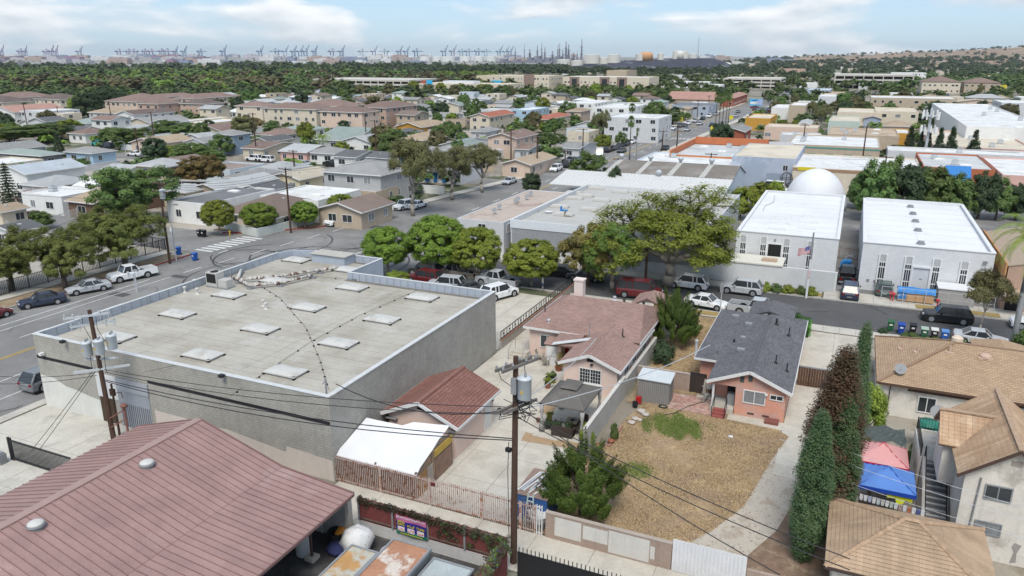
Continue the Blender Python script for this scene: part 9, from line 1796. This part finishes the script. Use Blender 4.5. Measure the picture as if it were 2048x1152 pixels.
for px_,py_,wd_,h_,m_,dm_,l in((1120,127,26,9,TWH,False,'leftmost long cream tank below refinery towers'),(1145,128,24,8,TWH,False,'second low cream tank below refinery'),(1172,122,30,12,TWH,False,'wide cream tank at the hill shoulder'),(1195,124,18,9,TWH,False,'small cream tank beside the wide one'),(1213,121,26,11,TWH,False,'flat cream tank left of the orange dome'),(1263,117,20,8,TWH,False,'low cream tank before the orange dome'),(1273,117,26,12,TOR,True,'orange domed tank on the hill crest'),(1300,117,12,9,TWH,False,'small tanks right of orange dome'),(1328,116,12,12,TWH,False,'tall cream silo left of white dome'),(1335,116,18,13,TWH,True,'white domed tank at hill crest'),(1345,116,12,11,TWH,False,'cream silo right of white dome'),(1360,115,16,6,TWH,False,'low tank at right end of hill crest'),(1424,132,18,9,TWH,True,'white dome tank at right foot of hill'),(1443,133,20,11,TWH,False,'cream tank right of the foot dome')):tank(l,px_,py_,wd_,h_,m_,dome=dm_)
def mast(label,px_,y0,y1,d,r,m,name='mast',lattice=False):
 x=at_px(px_,d);z0,z1=max(0,zpx(y0,d)),zpx(y1,d);a,b=x*SA+d*CA,x*CA-d*SA
 return solo(name,label,'mast',MB().tube((0,0,0),(0,0,z1-z0),r,r*.5,6),m,a,b,z0)
mast('thin radio mast on the dark hill crest',1369,116,80,HD+20,.8,GREYM);mast('short aerial at right end of hill',1387,117,105,HD+20,.6,GREYM)
RFM=mat('refinery_steel',(.20,.20,.235),.7,.15,.05);RFD=3000
for i,(px_,y1,wd_)in enumerate(((1030,98,3),(1047,92,2),(1057,101,6),(1071,95,4),(1079,90,2.5),(1085,98,4),(1099,104,6),(1109,93,3),(1112,91,3),(1118,101,3),(1124,88,5),(1129,93,5),(1138,106,4),(1145,103,2),(1153,84,4))):
 d=RFD;x=at_px(px_,d);h=zpx(y1,d);r=wd_/2*d/F_PX;a,b=x*SA+d*CA,x*CA-d*SA;pr=[(r,0),(r,h*.45),(r*.7,h*.47),(r*.7,h*.75),(r*.4,h*.77),(r*.35,h)]
 m_=MB().lathe(pr,8)
 for k in range(5):m_.box(-r*1.5,r*1.5,-r*1.3,r*1.3,h*(.15+k*.13),h*(.15+k*.13)+1.2)
 solo('refinery_tower','%s dark refinery column counted from left'%('first','second','third','fourth','fifth','sixth','seventh','eighth','ninth','tenth','eleventh','twelfth','thirteenth','fourteenth','last')[i],'tower',m_,RFM,a,b,0,0,'refinery columns')
for i,(px_,wd_,h_)in enumerate(((1035,22,6),(1060,24,9),(1075,18,12),(1092,22,8),(1112,26,11),(1135,20,9),(1010,26,7))):
 d=RFD-60;x=at_px(px_,d);w_=wd_*d/F_PX/2;h=zpx(124-h_,d);a,b=x*SA+d*CA,x*CA-d*SA
 solo('refinery_unit','grey refinery block %s from the left'%('second','third','fourth','fifth','sixth','last','first')[i],'plant',MB().box(-w_,w_,-20,20,0,h*.6).box(-w_*.5,w_*.3,-15,15,h*.6,h).tube((w_*.6,0,0),(w_*.6,0,h*1.3),3,2,7),RFM,a,b,0,0,'refinery blocks')
# ------------------------------------------------------------------ port cranes and port buildings
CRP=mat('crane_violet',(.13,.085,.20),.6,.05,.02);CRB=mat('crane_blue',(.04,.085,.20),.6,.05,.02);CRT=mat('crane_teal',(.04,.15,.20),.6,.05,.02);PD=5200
def crane_mesh(up):
 m=MB();K=1.35
 for x in(-14,14):
  for y in(-10,10):m.beam((x,y,0),(x*.9,y,48),2.6*K,2.6*K)
 m.beam((-14,-10,14),(14,-10,14),2.2*K,2.4*K).beam((-14,10,14),(14,10,14),2.2*K,2.4*K).beam((-13,-10,48),(13,-10,48),2.6*K,3*K).beam((-13,10,48),(13,10,48),2.6*K,3*K)
 m.beam((-38,0,49),(16,0,49),4.5*K,4*K).beam((2,0,50),(10,0,76),2.2*K,2.2*K).beam((18,0,50),(10,0,76),2.2*K,2.2*K).box(-30,-16,-5,5,51,58)
 if up:m.beam((14,0,50),(36,0,104),3.2*K,3.4*K).beam((10,0,76),(30,0,90),.9*K,.9*K)
 else:m.beam((14,0,49),(66,0,50),4*K,3.4*K).beam((10,0,76),(50,0,51),.9*K,.9*K).beam((10,0,76),(-34,0,51),.9*K,.9*K)
 return m
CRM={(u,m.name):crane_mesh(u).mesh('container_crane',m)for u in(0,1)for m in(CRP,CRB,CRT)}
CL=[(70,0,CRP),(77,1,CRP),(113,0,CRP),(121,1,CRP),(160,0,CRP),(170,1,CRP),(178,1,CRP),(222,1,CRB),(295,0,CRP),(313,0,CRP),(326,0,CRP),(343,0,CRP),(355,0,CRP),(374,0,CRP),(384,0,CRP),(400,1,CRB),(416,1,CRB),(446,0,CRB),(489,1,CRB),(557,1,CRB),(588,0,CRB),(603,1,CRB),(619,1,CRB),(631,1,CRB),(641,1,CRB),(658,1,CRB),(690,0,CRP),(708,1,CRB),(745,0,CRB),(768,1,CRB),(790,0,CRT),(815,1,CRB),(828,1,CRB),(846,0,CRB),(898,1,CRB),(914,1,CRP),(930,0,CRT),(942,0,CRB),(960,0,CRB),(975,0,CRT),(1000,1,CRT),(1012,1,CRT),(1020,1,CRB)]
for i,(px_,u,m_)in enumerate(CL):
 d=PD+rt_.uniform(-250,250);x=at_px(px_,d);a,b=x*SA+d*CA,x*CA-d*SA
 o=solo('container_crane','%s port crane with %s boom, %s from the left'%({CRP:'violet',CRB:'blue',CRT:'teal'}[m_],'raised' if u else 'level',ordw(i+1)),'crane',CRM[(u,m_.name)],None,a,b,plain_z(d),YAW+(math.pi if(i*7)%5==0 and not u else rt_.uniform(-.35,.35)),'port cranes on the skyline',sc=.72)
CONT=[mat('cargo_%d'%i,c,.8,.2,.05)for i,c in enumerate(((.30,.20,.27),(.26,.17,.22),(.42,.40,.42),(.55,.55,.55),(.22,.25,.33),(.36,.28,.25)))]
for i in range(150):
 px_=rt_.uniform(-30,1040)if i<130 else rt_.uniform(1040,1520);d=rt_.uniform(2600,5000);w_,h_=rt_.uniform(25,110),rt_.uniform(6,18);x=at_px(px_,d);a,b=x*SA+d*CA,x*CA-d*SA;k=rt_.choice([0,1,2,3,3,2,4,5])if px_<460 else rt_.choice([2,3,3,4,5,3])
 solo('port_building','far port shed or container stack on the flat skyline','port building',MB().box(-w_/2,w_/2,-20,20,-3,h_).box(-w_*.3,w_*.1,-15,15,h_,h_*1.25),CONT[k],a,b,plain_z(d),YAW,'port sheds and stacks')
for i,(px_,wd_)in enumerate(((862,20),(885,18),(905,26),(937,22),(962,18),(985,20))):tank('white harbour tank %s from left beyond the dark trees'%('first','second','third','fourth','fifth','last')[i],px_,122,wd_,9,mat('tank_white_far',(.66,.66,.64),.6,.05),3200,base=plain_z(3200))
# ------------------------------------------------------------------ hills at the right
def crest(px_):return np.interp(px_,[1380,1440,1500,1560,1650,1750,1850,1950,2048,2200,2500],[119,117,115.5,113,110.5,107,103,98,93,88,80])
vs=[];nxh,nyh=60,26
rgh=np.random.default_rng(3)
for j in range(nyh+1):
 t=j/nyh;d=1750+t*2500
 for i in range(nxh+1):
  px_=1400+i*(2560-1400)/nxh;zt=zpx(crest(px_),4250);z=zt*(t**1.25)*min(1,(px_-1395)/90)+(math.sin(px_*.045+j*.9)*2+math.sin(px_*.11+j*.5)*1.2)*t*min(1,t*3)-(1-t)*.6
  vs.append((at_px(px_,d),d,z))
def hill_z(px_,d):t=(d-1750)/2500;return zpx(crest(px_),4250)*(t**1.25)*min(1,(px_-1395)/90)
for i in range(nxh+1):px_=1400+i*(2560-1400)/nxh;vs.append((at_px(px_,4900),4900,-2))
fs=[(j*(nxh+1)+i,j*(nxh+1)+i+1,(j+1)*(nxh+1)+i+1,(j+1)*(nxh+1)+i)for j in range(nyh+1)for i in range(nxh)]
o=link(D.objects.new('hillside',MB().add(vs,fs).mesh('hillside',mat('dry_hillside',(.27,.19,.13),1,.2,.004,col2=(.10,.10,.06),thr=(.50,.60),sc2=.004,blot=((.34,.25,.17),.003,.5,.6)),True)));o['kind']='structure'
P_,H_l,Z_l=[],[],[]
for i in range(1500):
 px_=1410+rgh.random()**.8*700;t=rgh.random();
 if .42<t<.93 and px_>1540 and rgh.random()<.93:continue
 d=1760+t*2480;P_.append((at_px(px_,d),d));H_l.append(rgh.uniform(8,17));Z_l.append(hill_z(px_,d)-1)
mass('hillside_trees',P_,H_l,LF_D,31,Z_l)
fm=[MB().box(-7,7,-5,5,-3,4).add([(-7.5,-5.5,4),(7.5,-5.5,4),(7.5,5.5,4),(-7.5,5.5,4),(-7.5,0,6.2),(7.5,0,6.2)],[(0,1,5,4),(2,3,4,5),(1,2,5),(3,0,4)],1).mesh('hillside_house',[wmat(w_),rmat(r_)])for w_,r_ in(('white','brown'),('cream','lgrey'),('white','lgrey'),('peach','tan'),('tan','brown'))]
for i in range(130):
 px_=1420+rgh.random()*660;t=rgh.choice([rgh.uniform(.02,.45),rgh.uniform(.9,.99)]);d=1760+t*2480;x=at_px(px_,d);a,b=x*SA+d*CA,x*CA-d*SA
 solo('hillside_house','small pale house among trees on the right hillside','house',fm[i%5],None,a,b,hill_z(px_,d),rgh.uniform(-.5,.5),'houses on the right hillside')
fm2=[MB().box(-9,9,-6,6,0,4.5).box(-8.6,8.6,-5.6,5.6,4.5,4.9,1).mesh('far_building',[wmat(w_),rmat(r_)])for w_,r_ in(('white','white'),('cream','lgrey'),('lgrey','white'),('peach','brown'),('tan','cream'))]
for i in range(115):
 d=640+rgh.random()*1200;px_=rgh.uniform(1120,2080)if i<80 else rgh.uniform(-20,1100);d=d if i<80 else rgh.uniform(2200,3300);x=at_px(px_,d);a,b=x*SA+d*CA,x*CA-d*SA
 if occupied(a-6,a+6,b-9,b+9,3):continue
 TAKEN.append((a-6,a+6,b-9,b+9));solo('far_building',uniq('far %s building'%('white','cream','pale grey','brown-roofed peach','tan')[i%5],a,b),'building',fm2[i%5],None,a,b,0,0,'far low buildings')
# ------------------------------------------------------------------ haze
hzm=D.materials.new('haze');hzm.use_nodes=True;t=hzm.node_tree;t.nodes.remove(t.nodes['Principled BSDF'])
pv=t.nodes.new('ShaderNodeVolumePrincipled');pv.inputs['Color'].default_value=(.86,.92,1,1);pv.inputs['Density'].default_value=4.5e-5;pv.inputs['Anisotropy'].default_value=.2
t.links.new(pv.outputs['Volume'],t.nodes['Material Output'].inputs['Volume'])
hz=link(D.objects.new('haze',MB().box(-16000,16000,-1500,16500,-1.2,230).mesh('haze',hzm)));hz.rotation_euler=(0,0,-YAW);hz['kind']='stuff'
print('trees',NTREE,'objects',len(D.objects))
